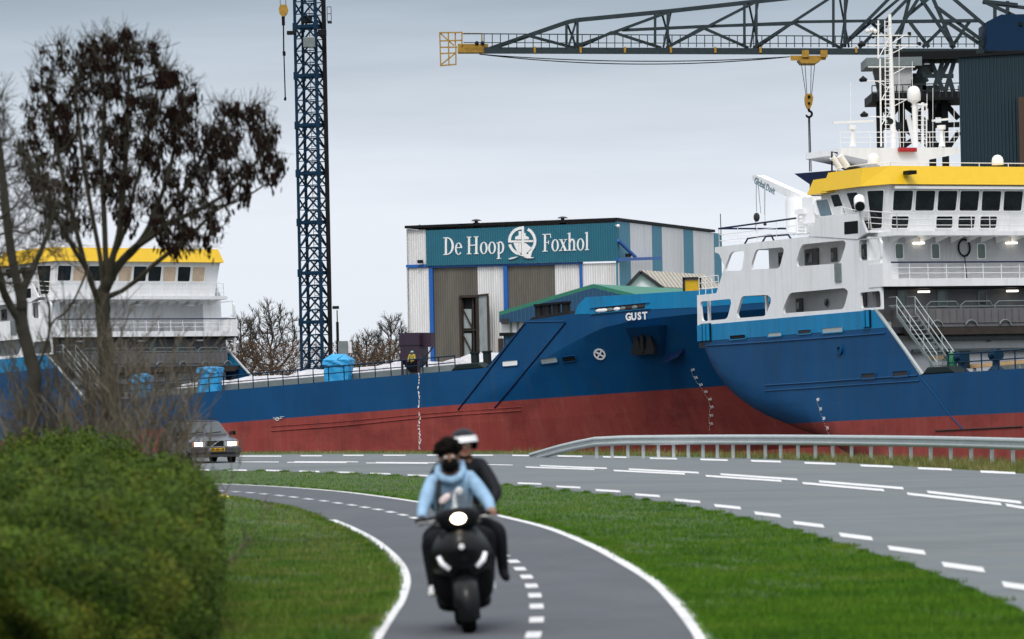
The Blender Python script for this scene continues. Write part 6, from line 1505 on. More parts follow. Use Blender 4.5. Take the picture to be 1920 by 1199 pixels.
# --- bare shoots rising behind the hedge
def shoots(cx, Y, k, spread, h0, h1, lab, seed, lean=0.):
    rg = random.Random(seed); g = at(cx, 800, Y); t = thing('bare_shrub', (g.x, Y, 0), lab, 'shrub', 'bare shrubs behind the hedge'); A, B_, R = [], [], []
    for i in range(k):
        f = rg.uniform(-1, 1); p = Vector((g.x + f * spread * .45, Y + rg.uniform(-.6, .6), 0)); h = rg.uniform(h0, h1) * (1 - .25 * abs(f)); d = Vector((f * .32 + rg.uniform(-.12, .12) + lean, rg.uniform(-.15, .15), 1)).normalized(); n_ = 9; r0 = rg.uniform(.010, .020)
        for j in range(n_):
            q = p + d * (h / n_); A.append(tuple(p)); B_.append(tuple(q)); R.append(r0 * (1 - j / n_ * .75))
            if j > 1:
                for _ in range(rg.randint(1, 2)):
                    d2 = (d + Vector((rg.uniform(-.9, .9), rg.uniform(-.9, .9), rg.uniform(-.1, .5)))).normalized(); L_ = rg.uniform(.12, .5); A.append(tuple(q)); B_.append(tuple(q + d2 * L_)); R.append(.0062)
                    if rg.random() < .6: m_ = q + d2 * L_ * .6; d3 = (d2 + Vector((rg.uniform(-.8, .8), rg.uniform(-.8, .8), .3))).normalized(); A.append(tuple(m_)); B_.append(tuple(m_ + d3 * .2)); R.append(.005)
            p = q; d = (d + Vector((rg.uniform(-.08, .08), rg.uniform(-.08, .08), .03))).normalized()
    tree_mesh('stems', [Vector(), Vector((0, 0, .001))], [-1, 0], [.001, .001], M['twig'], t, 4, (np.array(A), np.array(B_), np.array(R)))
shoots(180, 57.5, 210, 1.5, 2.1, 3.8, 'dense clump of bare brown shoots crowding round the ash trunk', 1)
shoots(232, 56, 42, .9, 1.6, 3.1, 'thin bare shoots between the ash trunk and the grey car', 2, .08)
shoots(40, 54, 34, 1.2, 1.2, 2.4, 'short bare shoots at the foot of the leafless left edge tree', 3)
shoots(340, 47, 6, .5, 1.0, 1.9, 'few slanting bare shoots crossing in front of the grey car', 4, .35)
# --- hedge
M['hedge'] = grassmat('olive_hedge_leaf', (.050, .090, .003), (.020, .052, .003), (.095, .10, .006), 1.3)
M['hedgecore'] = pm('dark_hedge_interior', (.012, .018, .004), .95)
def hedge_pts(k, cx, cy, a, b, c, inner=.72, seed=0):
    r = np.random.default_rng(seed); u = r.normal(size=(k, 3)); u[:, 2] = np.abs(u[:, 2]); u /= np.linalg.norm(u, axis=1, keepdims=True)
    m = (np.abs(u[:, 0]) ** 7 + np.abs(u[:, 1]) ** 6 + np.abs(u[:, 2]) ** 5) ** (-1 / 6)
    lump = 1 + .05 * np.sin(u[:, 0] * 9 + u[:, 1] * 23) + .04 * np.sin(u[:, 2] * 13 + u[:, 1] * 31) + .035 * np.sin(u[:, 0] * 27 + u[:, 2] * 19 + 1)
    s = m * lump * (inner + (1.03 - inner) * r.random(k) ** .45) + (r.random(k) < .012) * r.uniform(0, .10, k)
    Y = cy + u[:, 1] * s * b; return np.stack([cx + u[:, 0] * s * a - .072 * (Y - 42), Y, u[:, 2] * s * c], 1), u
def leaves(P, U, sz, r):
    k = len(P); n = U * np.array([1, .4, 1]) + r.normal(size=(k, 3)) * .7; n /= np.linalg.norm(n, axis=1, keepdims=True); t = np.cross(n, r.normal(size=(k, 3))); t /= np.linalg.norm(t, axis=1, keepdims=True); b = np.cross(n, t)
    s = (sz * r.uniform(.6, 1.4, k))[:, None]; V = np.stack([P - t * s, P - b * s * .45, P + t * s, P + b * s * .45], 1); return V.reshape(-1, 3)
hd = thing('hedge', (-5.1, 47, 0), 'large trimmed olive green hedge filling the lower left beside the cycle path', 'hedge')
rr = np.random.default_rng(4)
P, U = hedge_pts(480000, -4.85, 44.0, 1.74, 10.5, 1.52, seed=4); m_ = P[:, 1] < 55; P, U = P[m_], U[m_]
P2, U2 = hedge_pts(60000, -4.85, 53.8, .95, 2.2, 1.70, seed=6)
V = np.concatenate([leaves(P, U, .021, rr), leaves(P2, U2, .022, rr)]); o = fast_mesh('foliage', V, np.arange(len(V)).reshape(-1, 4), M['hedge']); put(o, hd)
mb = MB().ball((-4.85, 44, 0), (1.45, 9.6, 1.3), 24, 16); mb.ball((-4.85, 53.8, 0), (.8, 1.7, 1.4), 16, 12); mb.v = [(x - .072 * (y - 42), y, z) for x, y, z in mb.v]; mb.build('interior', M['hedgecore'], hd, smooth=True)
# --- far trees behind the yard
def fartree(pxc, pyt, half, Y, lab, seed, k=420, base=700):
    k = int(k * 1.6)
    rg = random.Random(seed); g = at(pxc, base, Y); zt_ = at(pxc, pyt, Y).z; hw = half * Y / FPX
    t = thing('bare_tree', (g.x, Y, -.6), lab, 'tree', 'leafless trees beyond the yard'); H_ = zt_ + .6
    A = []
    while len(A) < k:
        u = Vector((rg.uniform(-1, 1), rg.uniform(-1, 1), rg.uniform(-1, 1)))
        if u.length > 1: continue
        A.append(Vector((g.x + u.x * hw, Y + u.y * hw, -.6 + H_ * (.60 + u.z * .40))))
    nd, pr_ = colonize([(None, [(g.x, Y, -.6), (g.x + .1, Y, H_ * .22), (g.x - .1, Y, H_ * .4)])], A, H_ * .035, H_ * .4, H_ * .055, 60, rg)
    r, ch = radii(nd, pr_, .028, 2.3, .30); tree_mesh('trunk', nd, pr_, r, M['bark2'], t, 4, twigs(nd, pr_, ch, r, rg, 8, .3, 1.2, .020, .08))
fartree(510, 560, 58, 520, 'wide leafless tree left of the blue lattice tower', 1, 520)
fartree(455, 590, 38, 500, 'leafless tree close beside the far white bridge', 2, 300)
fartree(735, 590, 42, 520, 'leafless tree against the left wall of the white and teal hall', 3, 380)
fartree(685, 622, 40, 540, 'low leafless tree behind the grey control cabinet', 4, 300)
fartree(20, 560, 70, 520, 'leafless tree far behind the white stern at the left edge', 5, 200)
M['russet'] = pm('russet_undergrowth', (.085, .045, .022), .95, var=.4, scale=.4, isl=.5)
rr = np.random.default_rng(9); k = 42000; xs = rr.uniform(425, 800, k); hz = 1 + .35 * np.sin(xs * .07) + .25 * np.sin(xs * .19 + 1)
Pt = []
for x, h in zip(xs, hz):
    Y = 480 + rr.uniform(0, 25); top_ = at(x, 655 - 12 * h, Y).z; g = at(x, 700, Y); Pt.append((g.x, Y, rr.uniform(-.5, top_) if rr.random() < .8 else rr.uniform(-.5, top_ * .7)))
Pt = np.array(Pt); V = leaves(Pt, rr.normal(size=Pt.shape), .11, rr); tag(fast_mesh('far_undergrowth', V, np.arange(len(V)).reshape(-1, 4), M['russet']), kind='stuff')
# ------------------------------------------------------------------ people by skinned skeletons
M['skin'] = pm('brown_skin', (.23, .115, .07), .55, var=.08); M['hood'] = pm('light_blue_hoodie', (.25, .40, .56), .9, var=.22, scale=9, bump=.015, bscale=18); M['trouser'] = pm('black_trousers', (.008, .009, .012), .85, var=.2, spec=.15); M['shoe'] = pm('white_shoe', (.7, .7, .7), .6)
M['glove'] = pm('black_glove', (.012, .012, .013), .7); M['jacket'] = pm('black_jacket', (.008, .009, .013), .7, var=.2, spec=.2, bump=.006, bscale=15); M['hair'] = pm('black_curly_hair', (.006, .005, .004), .95, spec=.1, var=.3, bump=.02, bscale=40); M['mask'] = pm('black_face_mask', (.004, .004, .004), .9, spec=.1)
M['hiviz'] = pm('yellow_green_work_jacket', (.38, .30, .05), .8, var=.3, scale=10)
def skinned(name, joints, edges, mats, parent, T, sub=2):
    """joints: name -> (pos, radius); edges: (a, b, material index)"""
    nm = list(joints); me = bpy.data.meshes.new('t'); me.from_pydata([joints[k][0] for k in nm], [(nm.index(a), nm.index(b)) for a, b, _ in edges], [])
    o = bpy.data.objects.new('t', me); COL.objects.link(o); sk = o.modifiers.new('s', 'SKIN'); sk.use_smooth_shade = True
    if not me.skin_vertices: 
        bpy.context.view_layer.objects.active = o; 
    dat = me.skin_vertices[0].data
    for i, k in enumerate(nm): r = joints[k][1]; r = r if isinstance(r, tuple) else (r, r); dat[i].radius = r; dat[i].use_root = (i == 0)
    sb = o.modifiers.new('u', 'SUBSURF'); sb.levels = sb.render_levels = sub
    bpy.context.view_layer.update(); m2 = bpy.data.meshes.new_from_object(o.evaluated_get(bpy.context.evaluated_depsgraph_get())); bpy.data.objects.remove(o); bpy.data.meshes.remove(me)
    m2.materials.clear()
    for m in mats: m2.materials.append(m)
    seg = [(V3(joints[a][0]), V3(joints[b][0]), mi, (joints[a][1], joints[b][1])) for a, b, mi in edges]
    for p in m2.polygons:
        c = p.center; best = None
        for a, b, mi, _ in seg:
            t = max(0, min(1, (c - a).dot(b - a) / max((b - a).length_squared, 1e-9))); d = (c - a.lerp(b, t)).length
            if best is None or d < best[0]: best = (d, mi)
        p.material_index = best[1]; p.use_smooth = True
    m2.transform(T); m2.name = name; ob = bpy.data.objects.new(name, m2); COL.objects.link(ob); put(ob, parent); return ob
def mbT(mb, T): mb.v = [tuple(T @ V3(v)) for v in mb.v]; return mb
def person_joints(pel, spine, chest, neck, head, sh, el, ha, hip, kn, an, toe, bulk=1.):
    J_ = {'pelvis': (pel, (.15 * bulk, .12 * bulk)), 'spine': (spine, (.145 * bulk, .115 * bulk)), 'chest': (chest, (.17 * bulk, .125 * bulk)), 'neck': (neck, .06), 'jaw': (head[0], (.062, .075)), 'skull': (head[1], (.078, .095)), 'crown': (head[2], (.05, .06))}
    E_ = [('pelvis', 'spine', 0), ('spine', 'chest', 0), ('chest', 'neck', 0), ('neck', 'jaw', 2), ('jaw', 'skull', 2), ('skull', 'crown', 2)]
    for i, s in enumerate(('l', 'r')):
        J_[s + 'sh'] = (sh[i], .085 * bulk); J_[s + 'el'] = (el[i], .062 * bulk); J_[s + 'wr'] = (ha[i][0], .042); J_[s + 'pa'] = (ha[i][1], (.04, .03))
        J_[s + 'hip'] = (hip[i], .105); J_[s + 'kn'] = (kn[i], .075); J_[s + 'an'] = (an[i], .05); J_[s + 'toe'] = (toe[i], (.045, .035))
        E_ += [('chest', s + 'sh', 0), (s + 'sh', s + 'el', 0), (s + 'el', s + 'wr', 0), (s + 'wr', s + 'pa', 3 + i), ('pelvis', s + 'hip', 1), (s + 'hip', s + 'kn', 1), (s + 'kn', s + 'an', 1), (s + 'an', s + 'toe', 5)]
    return J_, E_
def add_fingers(J_, E_, s, i, base, fwd, side, down, curl=1.):
    """five separate fingers closing over a grip"""
    base, fwd, side, down = V3(base), V3(fwd), V3(side), V3(down)
    for k, (o, L_) in enumerate(((-.03, .062), (-.01, .072), (.01, .068), (.03, .054))):
        a = base + side * o + fwd * .03; b = a + fwd * L_ * .6 + down * .012 * curl; c = b + (fwd * .1 + down).normalized() * L_ * .5; d = c + (down * .6 - fwd).normalized() * L_ * .35
        for q, p, r in (('a', a, .0105), ('b', b, .0095), ('c', c, .009), ('d', d, .0075)): J_[f'{s}f{k}{q}'] = (tuple(p), r)
        E_ += [(s + 'pa', f'{s}f{k}a', 3 + i), (f'{s}f{k}a', f'{s}f{k}b', 3 + i), (f'{s}f{k}b', f'{s}f{k}c', 3 + i), (f'{s}f{k}c', f'{s}f{k}d', 3 + i)]
    sg = -1 if s == 'r' else 1
    a = base + side * .04 * sg - fwd * .01; b = a + side * .02 * sg + fwd * .03 + down * .03; c = b + fwd * .025 + down * .02 - side * .01 * sg
    for q, p, r in (('a', a, .014), ('b', b, .011), ('c', c, .009)): J_[f'{s}t{q}'] = (tuple(p), r)
    E_ += [(s + 'pa', s + 'ta', 3 + i), (s + 'ta', s + 'tb', 3 + i), (s + 'tb', s + 'tc', 3 + i)]

# ------------------------------------------------------------------ scooter
g = gnd(881, 1188)
TS = Matrix.Translation((g.x, g.y, 0)) @ Matrix.Rotation(math.radians(3), 4, 'Z') @ Matrix.Rotation(math.radians(-4.6), 4, 'Y')
M['scoot'] = pm('dark_grey_scooter_paint', (.007, .0075, .008), .3, var=.1, spec=.22); M['plastic'] = pm('black_plastic', (.004, .004, .005), .55, var=.2, spec=.12); M['rubber'] = pm('black_rubber', (.005, .005, .005), .9, var=.2, spec=.1); M['headlight'] = pm('lit_scooter_headlight', (.9, .9, .9), .3, emit=(1, .80, .55), es=14); M['drl'] = pm('daytime_light_strip', (.8, .82, .85), .25, emit=(.9, .95, 1), es=.15)
M['alloy'] = pm('grey_alloy', (.25, .25, .25), .4, metal=.7)
def screenmat():
    m = pm('tinted_windscreen', (.05, .055, .05), .08); b = m.node_tree.nodes['Principled BSDF']; b.inputs['Alpha'].default_value = .5; return m
M['screen'] = screenmat()
sco = thing('motor_scooter', None, 'dark grey motor scooter with its headlight on leaning through the cycle path bend', 'scooter', mat=TS)
SB = lambda mb, n, m, p=None, **k: mb.build(n, m, p or sco, local=True, **k)
def wheel(y, z, R_, W_, nm):
    t = [(R_ - .075, -W_ * .42), (R_ - .03, -W_ * .5), (R_ - .008, -W_ * .32), (R_, 0), (R_ - .008, W_ * .32), (R_ - .03, W_ * .5), (R_ - .075, W_ * .42)]
    o = SB(MB().lathe(t, 36, (0, y, z), (1, 0, 0)), nm, M['rubber'], smooth=True, angle=60)
    r = MB().lathe([(R_ - .08, -W_ * .36), (R_ - .1, -W_ * .2), (.05, -W_ * .3), (.05, W_ * .3), (R_ - .1, W_ * .2), (R_ - .08, W_ * .36)], 24, (0, y, z), (1, 0, 0)); SB(r, 'rim', M['alloy'], o)
    r = MB().lathe([(.11, -W_ * .62), (.11, -W_ * .58)], 20, (0, y, z), (1, 0, 0)); SB(r, 'brake_disc', M['galv'], o)
wheel(0.02, .245, .245, .135, 'wheel'); wheel(1.36, .245, .245, .15, 'wheel')
mb = MB(); n_ = 14; V = []
for i in range(n_ + 1):
    t = math.radians(-25 + 190 * i / n_)
    for k in range(7): u = -1 + k / 3; R_ = .30 - .05 * u * u; V.append((u * .105, .02 - math.cos(t) * R_, .245 + math.sin(t) * R_ + .0))
mb.add(V, [[i * 7 + k, i * 7 + k + 1, (i + 1) * 7 + k + 1, (i + 1) * 7 + k] for i in range(n_) for k in range(6)]); SB(mb, 'front_fender', M['scoot'], smooth=True)
mb = MB()
for s in (-1, 1): mb.tube([(s * .095, .02, .245), (s * .10, .10, .52), (s * .08, .18, .75)], .026, 8)
SB(mb, 'fork', M['plastic'])
rows = [(.44, .10, .06), (.50, .20, .0), (.56, .255, -.05), (.63, .285, -.09), (.70, .292, -.115), (.77, .278, -.12), (.84, .245, -.105), (.90, .205, -.075), (.96, .16, -.03), (1.0, .12, .01)]
mb = MB(); V = []
for z, w_, y in rows:
    for k in range(13): u = -1 + k / 6; V.append((u * w_, y + .22 * abs(u) ** 2.2 + .03, z))
mb.add(V, [[i * 13 + k, i * 13 + k + 1, (i + 1) * 13 + k + 1, (i + 1) * 13 + k] for i in range(len(rows) - 1) for k in range(12)]); ap_ = SB(mb, 'front_apron', M['scoot'], smooth=True)
def on_apron(x, z):
    w_ = interp(z, [(r[0], r[1]) for r in rows]); y = interp(z, [(r[0], r[2]) for r in rows]); return (x, y + .22 * min(1, abs(x / w_)) ** 2.2 + .022, z)
mb = MB()
gp = [(-.13, .75), (0, .79), (.13, .75), (.11, .66), (.05, .60), (-.05, .60), (-.11, .66)]
mb.prism([on_apron(*p) for p in gp], (0, -.012, 0)); SB(mb, 'grille', M['plastic'], ap_)
mb = MB().lathe([(.026, 0), (.026, .014), (.015, .018)], 16, on_apron(0, .80), (0, -1, 0)); SB(mb, 'round_badge', M['white_clean'], ap_)
for s in (-1, 1): SB(MB().tube([Vector(on_apron(s * .215, .725)) + Vector((0, -.01, 0)), Vector(on_apron(s * .19, .66)) + Vector((0, -.012, 0)), Vector(on_apron(s * .125, .60)) + Vector((0, -.012, 0))], [.021, .026, .022], 8), 'light_strip', M['drl'], ap_, smooth=True)
# body behind the apron: leg shield, floor, seat, tail
def loft(sec, n, nm, m, par=None):
    mb = MB(); V = []
    for y, zc, hw, hh in sec:
        for k in range(n): t = 2 * PI * k / n; c, s = math.cos(t), math.sin(t); V.append((hw * abs(c) ** .7 * (1 if c > 0 else -1), y, zc + hh * abs(s) ** .7 * (1 if s > 0 else -1)))
    mb.add(V, [[i * n + k, i * n + (k + 1) % n, (i + 1) * n + (k + 1) % n, (i + 1) * n + k] for i in range(len(sec) - 1) for k in range(n)] + [list(range(n))[::-1], [(len(sec) - 1) * n + k for k in range(n)]]); return SB(mb, nm, m, par, smooth=True)
loft([(.16, .62, .24, .28), (.26, .58, .29, .34), (.34, .55, .29, .34)], 20, 'leg_shield', M['plastic'])
loft([(.30, .30, .20, .09), (.5, .27, .25, .09), (.9, .30, .25, .12), (1.1, .36, .22, .16)], 18, 'floorboard', M['plastic'])
loft([(.82, .52, .14, .2), (.95, .56, .20, .22), (1.25, .60, .21, .2), (1.6, .72, .17, .12), (1.85, .80, .08, .06)], 18, 'tail_body', M['scoot'])
loft([(.80, .76, .12, .05), (.95, .79, .17, .06), (1.2, .80, .17, .06), (1.3, .86, .17, .06), (1.65, .90, .14, .05)], 18, 'seat', M['plastic'])
mb = MB().tube([(.20, 1.2, .32), (.24, 1.5, .34), (.24, 1.75, .40)], [.05, .075, .07], 12); SB(mb, 'exhaust', M['alloy'], smooth=True)
loft([(-.02, 1.05, .10, .075), (.02, 1.05, .15, .10), (.12, 1.05, .21, .10), (.24, 1.06, .18, .08), (.30, 1.06, .1, .05)], 20, 'handlebar_cowl', M['plastic'])
mb = MB(); mb.v = []; mb.lathe([(.064, 0), (.064, .02), (.056, .035), (.03, .042)], 24, (0, -.015, 1.055), (0, -1, 0)); mb.v = [(x * 1.05, y, 1.055 + (z - 1.055) * .72) for x, y, z in mb.v]; SB(mb, 'headlight', M['headlight'], smooth=True)
mb = MB().tube([(-.36, .27, 1.05), (-.2, .22, 1.08), (0, .2, 1.08), (.2, .22, 1.08), (.36, .27, 1.07)], .014, 8); hb_ = SB(mb, 'handlebar', M['plastic'])
for s in (-1, 1): SB(MB().tube([(s * .27, .245, 1.06), (s * .385, .275, 1.06)], .019, 10), 'grip', M['rubber'], hb_); SB(MB().tube([(s * .2, .2, 1.05), (s * .28, .185, 1.045), (s * .37, .205, 1.04)], .008, 6), 'brake_lever', M['alloy'], hb_)
mb = MB(); V = []
for i in range(9):
    f = i / 8; z = 1.0 + f * .31; w_ = .21 - .13 * f ** 1.8; y = .02 + f * .16
    for k in range(9): u = -1 + k / 4; V.append((u * w_, y + .06 * u * u, z))
mb.add(V, [[i * 9 + k, i * 9 + k + 1, (i + 1) * 9 + k + 1, (i + 1) * 9 + k] for i in range(8) for k in range(8)]); SB(mb, 'windscreen', M['screen'], smooth=True)
rot = Matrix.Rotation(math.radians(-35), 3, 'Y'); mb = MB().ball((-.10, .10, 1.245), (.075, .02, .04), 14, 8, rot); mi_ = SB(mb, 'mirror', M['plastic'], smooth=True); M['mirr'] = pm('mirror_glass_painted_reflection', (.75, .62, .62), .15); SB(MB().ball((-.10, .088, 1.245), (.066, .012, .033), 14, 8, rot), 'mirror_glass', M['mirr'], mi_, smooth=True); SB(MB().tube([(-.1, .11, 1.24), (-.16, .2, 1.08)], .008, 6), 'stalk', M['plastic'], mi_)  # pinkish reflection in the mirror is painted as the glass colour
# rider
RX = TS
J_, E_ = person_joints((0, .98, .90), (0, .92, 1.10), (0, .84, 1.31), (0, .80, 1.455), ((0, .765, 1.515), (0, .77, 1.60), (0, .785, 1.665)),
    [(-.185, .82, 1.385), (.185, .82, 1.385)], [(-.295, .60, 1.16), (.315, .60, 1.165)], [((-.325, .365, 1.07), (-.33, .31, 1.068)), ((.325, .365, 1.08), (.33, .31, 1.08))],
    [(-.12, .95, .88), (.12, .95, .88)], [(-.285, .50, .84), (.285, .50, .86)], [(-.27, .52, .42), (.25, .55, .42)], [(-.30, .38, .36), (.26, .40, .36)])
for i, s in enumerate(('l', 'r')): add_fingers(J_, E_, s, i, J_[s + 'pa'][0], (0, -1, .1), (1, 0, 0), (0, .1, -1))
rid = thing('person', None, 'scooter driver in light blue hoodie with black face mask and curly black hair', 'person', 'two people on the scooter', mat=RX @ Matrix.Translation((0, .98, 0)))
skinned('body', J_, E_, [M['hood'], M['trouser'], M['skin'], M['glove'], M['skin'], M['shoe']], rid, RX)
PB = lambda mb, n, m, p, T=RX, **k: mbT(mb, T).build(n, m, p, **k)
rg = random.Random(2); mb = MB().ball((0, .815, 1.675), (.112, .115, .088), 16, 10)
for i in range(150):
    a, b = rg.uniform(0, 2 * PI), rg.uniform(.0, 1.5); mb.ball((.118 * math.cos(a) * math.sin(b), .805 + .125 * math.sin(a) * math.sin(b), 1.66 + .115 * math.cos(b) - (.05 if math.sin(a) > .2 else 0) * (1 - math.cos(b))), rg.uniform(.016, .032), 6, 4)
PB(mb, 'hair', M['hair'], rid, smooth=True)
PB(MB().ball((0, .735, 1.535), (.082, .085, .075), 16, 10), 'face_mask', M['mask'], rid, smooth=True)
for s in (-1, 1):
    PB(MB().ball((s * .034, .683, 1.612), (.015, .008, .008), 8, 6), 'eye', M['white_clean'], rid, smooth=True); PB(MB().ball((s * .082, .79, 1.59), (.012, .022, .032), 8, 6), 'ear', M['skin'], rid, smooth=True)
PB(MB().ball((0, .672, 1.585), (.014, .016, .026), 8, 6), 'nose', M['skin'], rid, smooth=True)
V = []; mb = MB(); mb.tube([(-.10, .86, 1.52), (-.12, .80, 1.46), (-.07, .73, 1.41), (0, .70, 1.385), (.07, .73, 1.41), (.12, .80, 1.46), (.115, .87, 1.53), (.0, .93, 1.53), (-.10, .86, 1.52)], .038, 10); PB(mb, 'hood', M['hood'], rid, smooth=True)
mb = MB().tube([(-.11, .90, 1.45), (-.125, .72, 1.38), (-.135, .70, 1.2), (-.16, .76, 1.08)], .02, 6); PB(mb, 'bag_strap', M['glove'], rid)
PB(MB().lathe([(.035, 0), (.035, .008)], 16, (.06, .708, 1.29), (0, -1, .1)), 'chest_badge', M['white_clean'], rid)
# passenger
RX = TS @ Matrix.Translation((.05, 0, 0)); PB = lambda mb, n, m, p, T=RX, **k: mbT(mb, T).build(n, m, p, **k)
J_, E_ = person_joints((.02, 1.42, .98), (.04, 1.40, 1.18), (.07, 1.34, 1.41), (.10, 1.30, 1.56), ((.11, 1.26, 1.62), (.12, 1.27, 1.70), (.12, 1.28, 1.765)),
    [(-.13, 1.34, 1.49), (.27, 1.34, 1.48)], [(-.27, 1.15, 1.30), (.38, 1.15, 1.22)], [((-.2, .98, 1.12), (-.16, .93, 1.11)), ((.27, .98, 1.10), (.22, .93, 1.09))],
    [(-.13, 1.40, .95), (.15, 1.40, .95)], [(-.31, 1.0, .88), (.36, 1.0, .88)], [(-.30, 1.05, .47), (.36, 1.08, .47)], [(-.33, .93, .41), (.38, .95, .41)], 1.05)
for i, s in enumerate(('l', 'r')): add_fingers(J_, E_, s, i, J_[s + 'pa'][0], ((.9 if s == 'l' else -.9), -.4, 0), (0, 0, 1), (0, .3, 0), .6)
pas = thing('person', None, 'scooter passenger in black jacket and dark helmet with a broad white band', 'person', 'two people on the scooter', mat=RX @ Matrix.Translation((.02, 1.42, 0)))
skinned('body', J_, E_, [M['jacket'], M['trouser'], M['skin'], M['glove'], M['glove'], M['trouser']], pas, RX)
mb = MB(); c = Vector((.12, 1.29, 1.715)); n_, m_ = 28, 16; V = []; F = []
for i in range(m_ + 1):
    ph = math.radians(118) * i / m_
    for k in range(n_): t = 2 * PI * k / n_; V.append((c.x + .135 * math.sin(ph) * math.cos(t), c.y + .155 * math.sin(ph) * math.sin(t), c.z + .142 * math.cos(ph)))
for i in range(m_):
    for k in range(n_):
        t = 2 * PI * (k + .5) / n_; ph = math.radians(118) * (i + .5) / m_
        if math.sin(t) < -.45 and math.degrees(ph) > 82: continue
        F.append([i * n_ + k, i * n_ + (k + 1) % n_, (i + 1) * n_ + (k + 1) % n_, (i + 1) * n_ + k])
mb.add(V, F); M['helmet'] = pm('dark_helmet', (.006, .007, .010), .45, spec=.2); hl = PB(mb, 'helmet', M['helmet'], pas, smooth=True)
mb = MB(); V = []
for k in range(25):
    t = math.radians(185 + 170 * k / 24)
    for ph in (62, 86): p = math.radians(ph); V.append((c.x + .139 * math.sin(p) * math.cos(t), c.y + .159 * math.sin(p) * math.sin(t), c.z + .145 * math.cos(p)))
mb.add(V, [[2 * k, 2 * k + 2, 2 * k + 3, 2 * k + 1] for k in range(24)]); PB(mb, 'white_band', M['white_clean'], hl, smooth=True)
for s in (-1, 1): PB(MB().ball((.12 + s * .032, 1.183, 1.705), (.015, .008, .008), 8, 6), 'eye', M['white_clean'], pas, smooth=True)
PB(MB().ball((.12, 1.168, 1.675), (.014, .018, .026), 8, 6), 'nose', M['skin'], pas, smooth=True); PB(MB().ball((.115, 1.178, 1.635), (.024, .008, .008), 8, 6), 'mouth', M['redpaint'], pas, smooth=True)
# ------------------------------------------------------------------ worker on Gust's deck
wp = TG @ V3((dk(TG, 773, .9), .9, HD)); TW = Matrix.Translation(wp) @ Matrix.Rotation(math.radians(-25), 4, 'Z')
J_, E_ = person_joints((0, 0, .92), (0, -.02, 1.12), (0, -.05, 1.34), (.02, -.08, 1.48), ((.04, -.12, 1.53), (.05, -.12, 1.61), (.05, -.11, 1.67)), [(-.19, -.05, 1.42), (.19, -.05, 1.42)], [(-.27, -.1, 1.15), (.27, -.12, 1.15)], [((-.2, -.3, 1.02), (-.17, -.35, 1.0)), ((.2, -.32, 1.02), (.17, -.37, 1.0))], [(-.1, 0, .88), (.1, 0, .88)], [(-.12, -.03, .48), (.12, -.02, .48)], [(-.12, .02, .09), (.12, .03, .09)], [(-.14, -.13, .05), (.14, -.12, .05)], 1.15)
for i, s in enumerate(('l', 'r')): add_fingers(J_, E_, s, i, J_[s + 'pa'][0], (0, -1, 0), (1, 0, 0), (0, 0, -1), .5)
wk = thing('person', wp, 'dock worker in yellow green work jacket standing at the hopper on the long ship', 'person')
skinned('body', J_, E_, [M['hiviz'], M['trouser'], M['skin'], M['skin'], M['skin'], M['glove']], wk, TW, 1)
mb = MB().ball((.05, -.11, 1.65), (.11, .13, .085), 12, 8); mb.prism([(-.04, -.2, 1.64), (.14, -.2, 1.64), (.12, -.30, 1.62), (-.02, -.30, 1.62)], (0, 0, .015)); PB(mb, 'cap', pm('pale_green_cap', (.25, .45, .42), .7), wk, TW, smooth=True, angle=40)
# ------------------------------------------------------------------ car
gc = gnd(404, 869); TC = Matrix.Translation((gc.x, gc.y, 0)) @ Matrix.Rotation(math.radians(17), 4, 'Z')
car = thing('estate_car', None, 'dark grey boxy estate car with lit headlights coming round the bend', 'car', mat=TC)
CB = lambda mb, n, m, p=None, **k: mb.build(n, m, p or car, local=True, **k)
M['carpaint'] = pm('dark_grey_car_paint', (.045, .041, .048), .28, var=.05, metal=.3, coat=.5); M['cardark'] = pm('dark_grey_bumper', (.035, .035, .038), .6); M['carglass'] = pm('car_window_glass', (.022, .03, .035), .06, spec=.8); M['carlight'] = pm('lit_car_headlight', (.9, .9, .9), .3, emit=(1, .9, .93), es=5); M['amber'] = pm('amber_indicator', (.6, .25, .08), .3); M['plate'] = pm('yellow_number_plate', (.75, .42, .01), .5); M['chrome'] = pm('chrome', (.6, .6, .6), .2, metal=1)
W_ = .87
prof = [(.02, .42), (.04, .70), (.09, .76), (.7, .86), (1.28, .93), (1.35, .94), (4.70, .95), (4.78, .80), (4.80, .42)]
mb = MB(); V = []; secs = [(-1, .10), (-.97, .03), (-.88, 0), (.88, 0), (.97, .03), (1, .10)]
for u, dz in secs:
    for y, z in prof: V.append((u * W_, y + (dz * .6 if y < .5 else 0), z - (dz if z > .6 and z < .96 else 0)))
k = len(prof); mb.add(V, [[i * k + j, i * k + j + 1, (i + 1) * k + j + 1, (i + 1) * k + j] for i in range(5) for j in range(k - 1)] + [list(range(k)), [5 * k + j for j in range(k)][::-1]])
mb.box2((-W_ + .02, .75, .30), (W_ - .02, 4.2, .44)); CB(mb, 'body', M['carpaint'], smooth=True, angle=28)
b = [(-.80, 1.32, .93), (.80, 1.32, .93), (.80, 4.72, .93), (-.80, 4.72, .93)]; t = [(-.62, 2.02, 1.40), (.62, 2.02, 1.40), (.62, 4.45, 1.41), (-.62, 4.45, 1.41)]
mb = MB().hexa(b, t); CB(mb, 'cabin', M['carpaint'], bevel=.04)
mb = MB().box2((-.58, 2.05, 1.412), (.58, 4.4, 1.44)); CB(mb, 'roof', M['carpaint'], bevel=.02)
def pane(q, d, nm, par=None, m='carglass'):
    q = [V3(p) for p in q]; n = (q[1] - q[0]).cross(q[2] - q[0]).normalized(); c = sum(q, Vector()) / 4
    if n.dot(c - Vector((0, 3, 1.1))) < 0: n = -n
    CB(MB().hexa([p + n * .004 for p in q], [p + n * d for p in q]), nm, M[m], par)
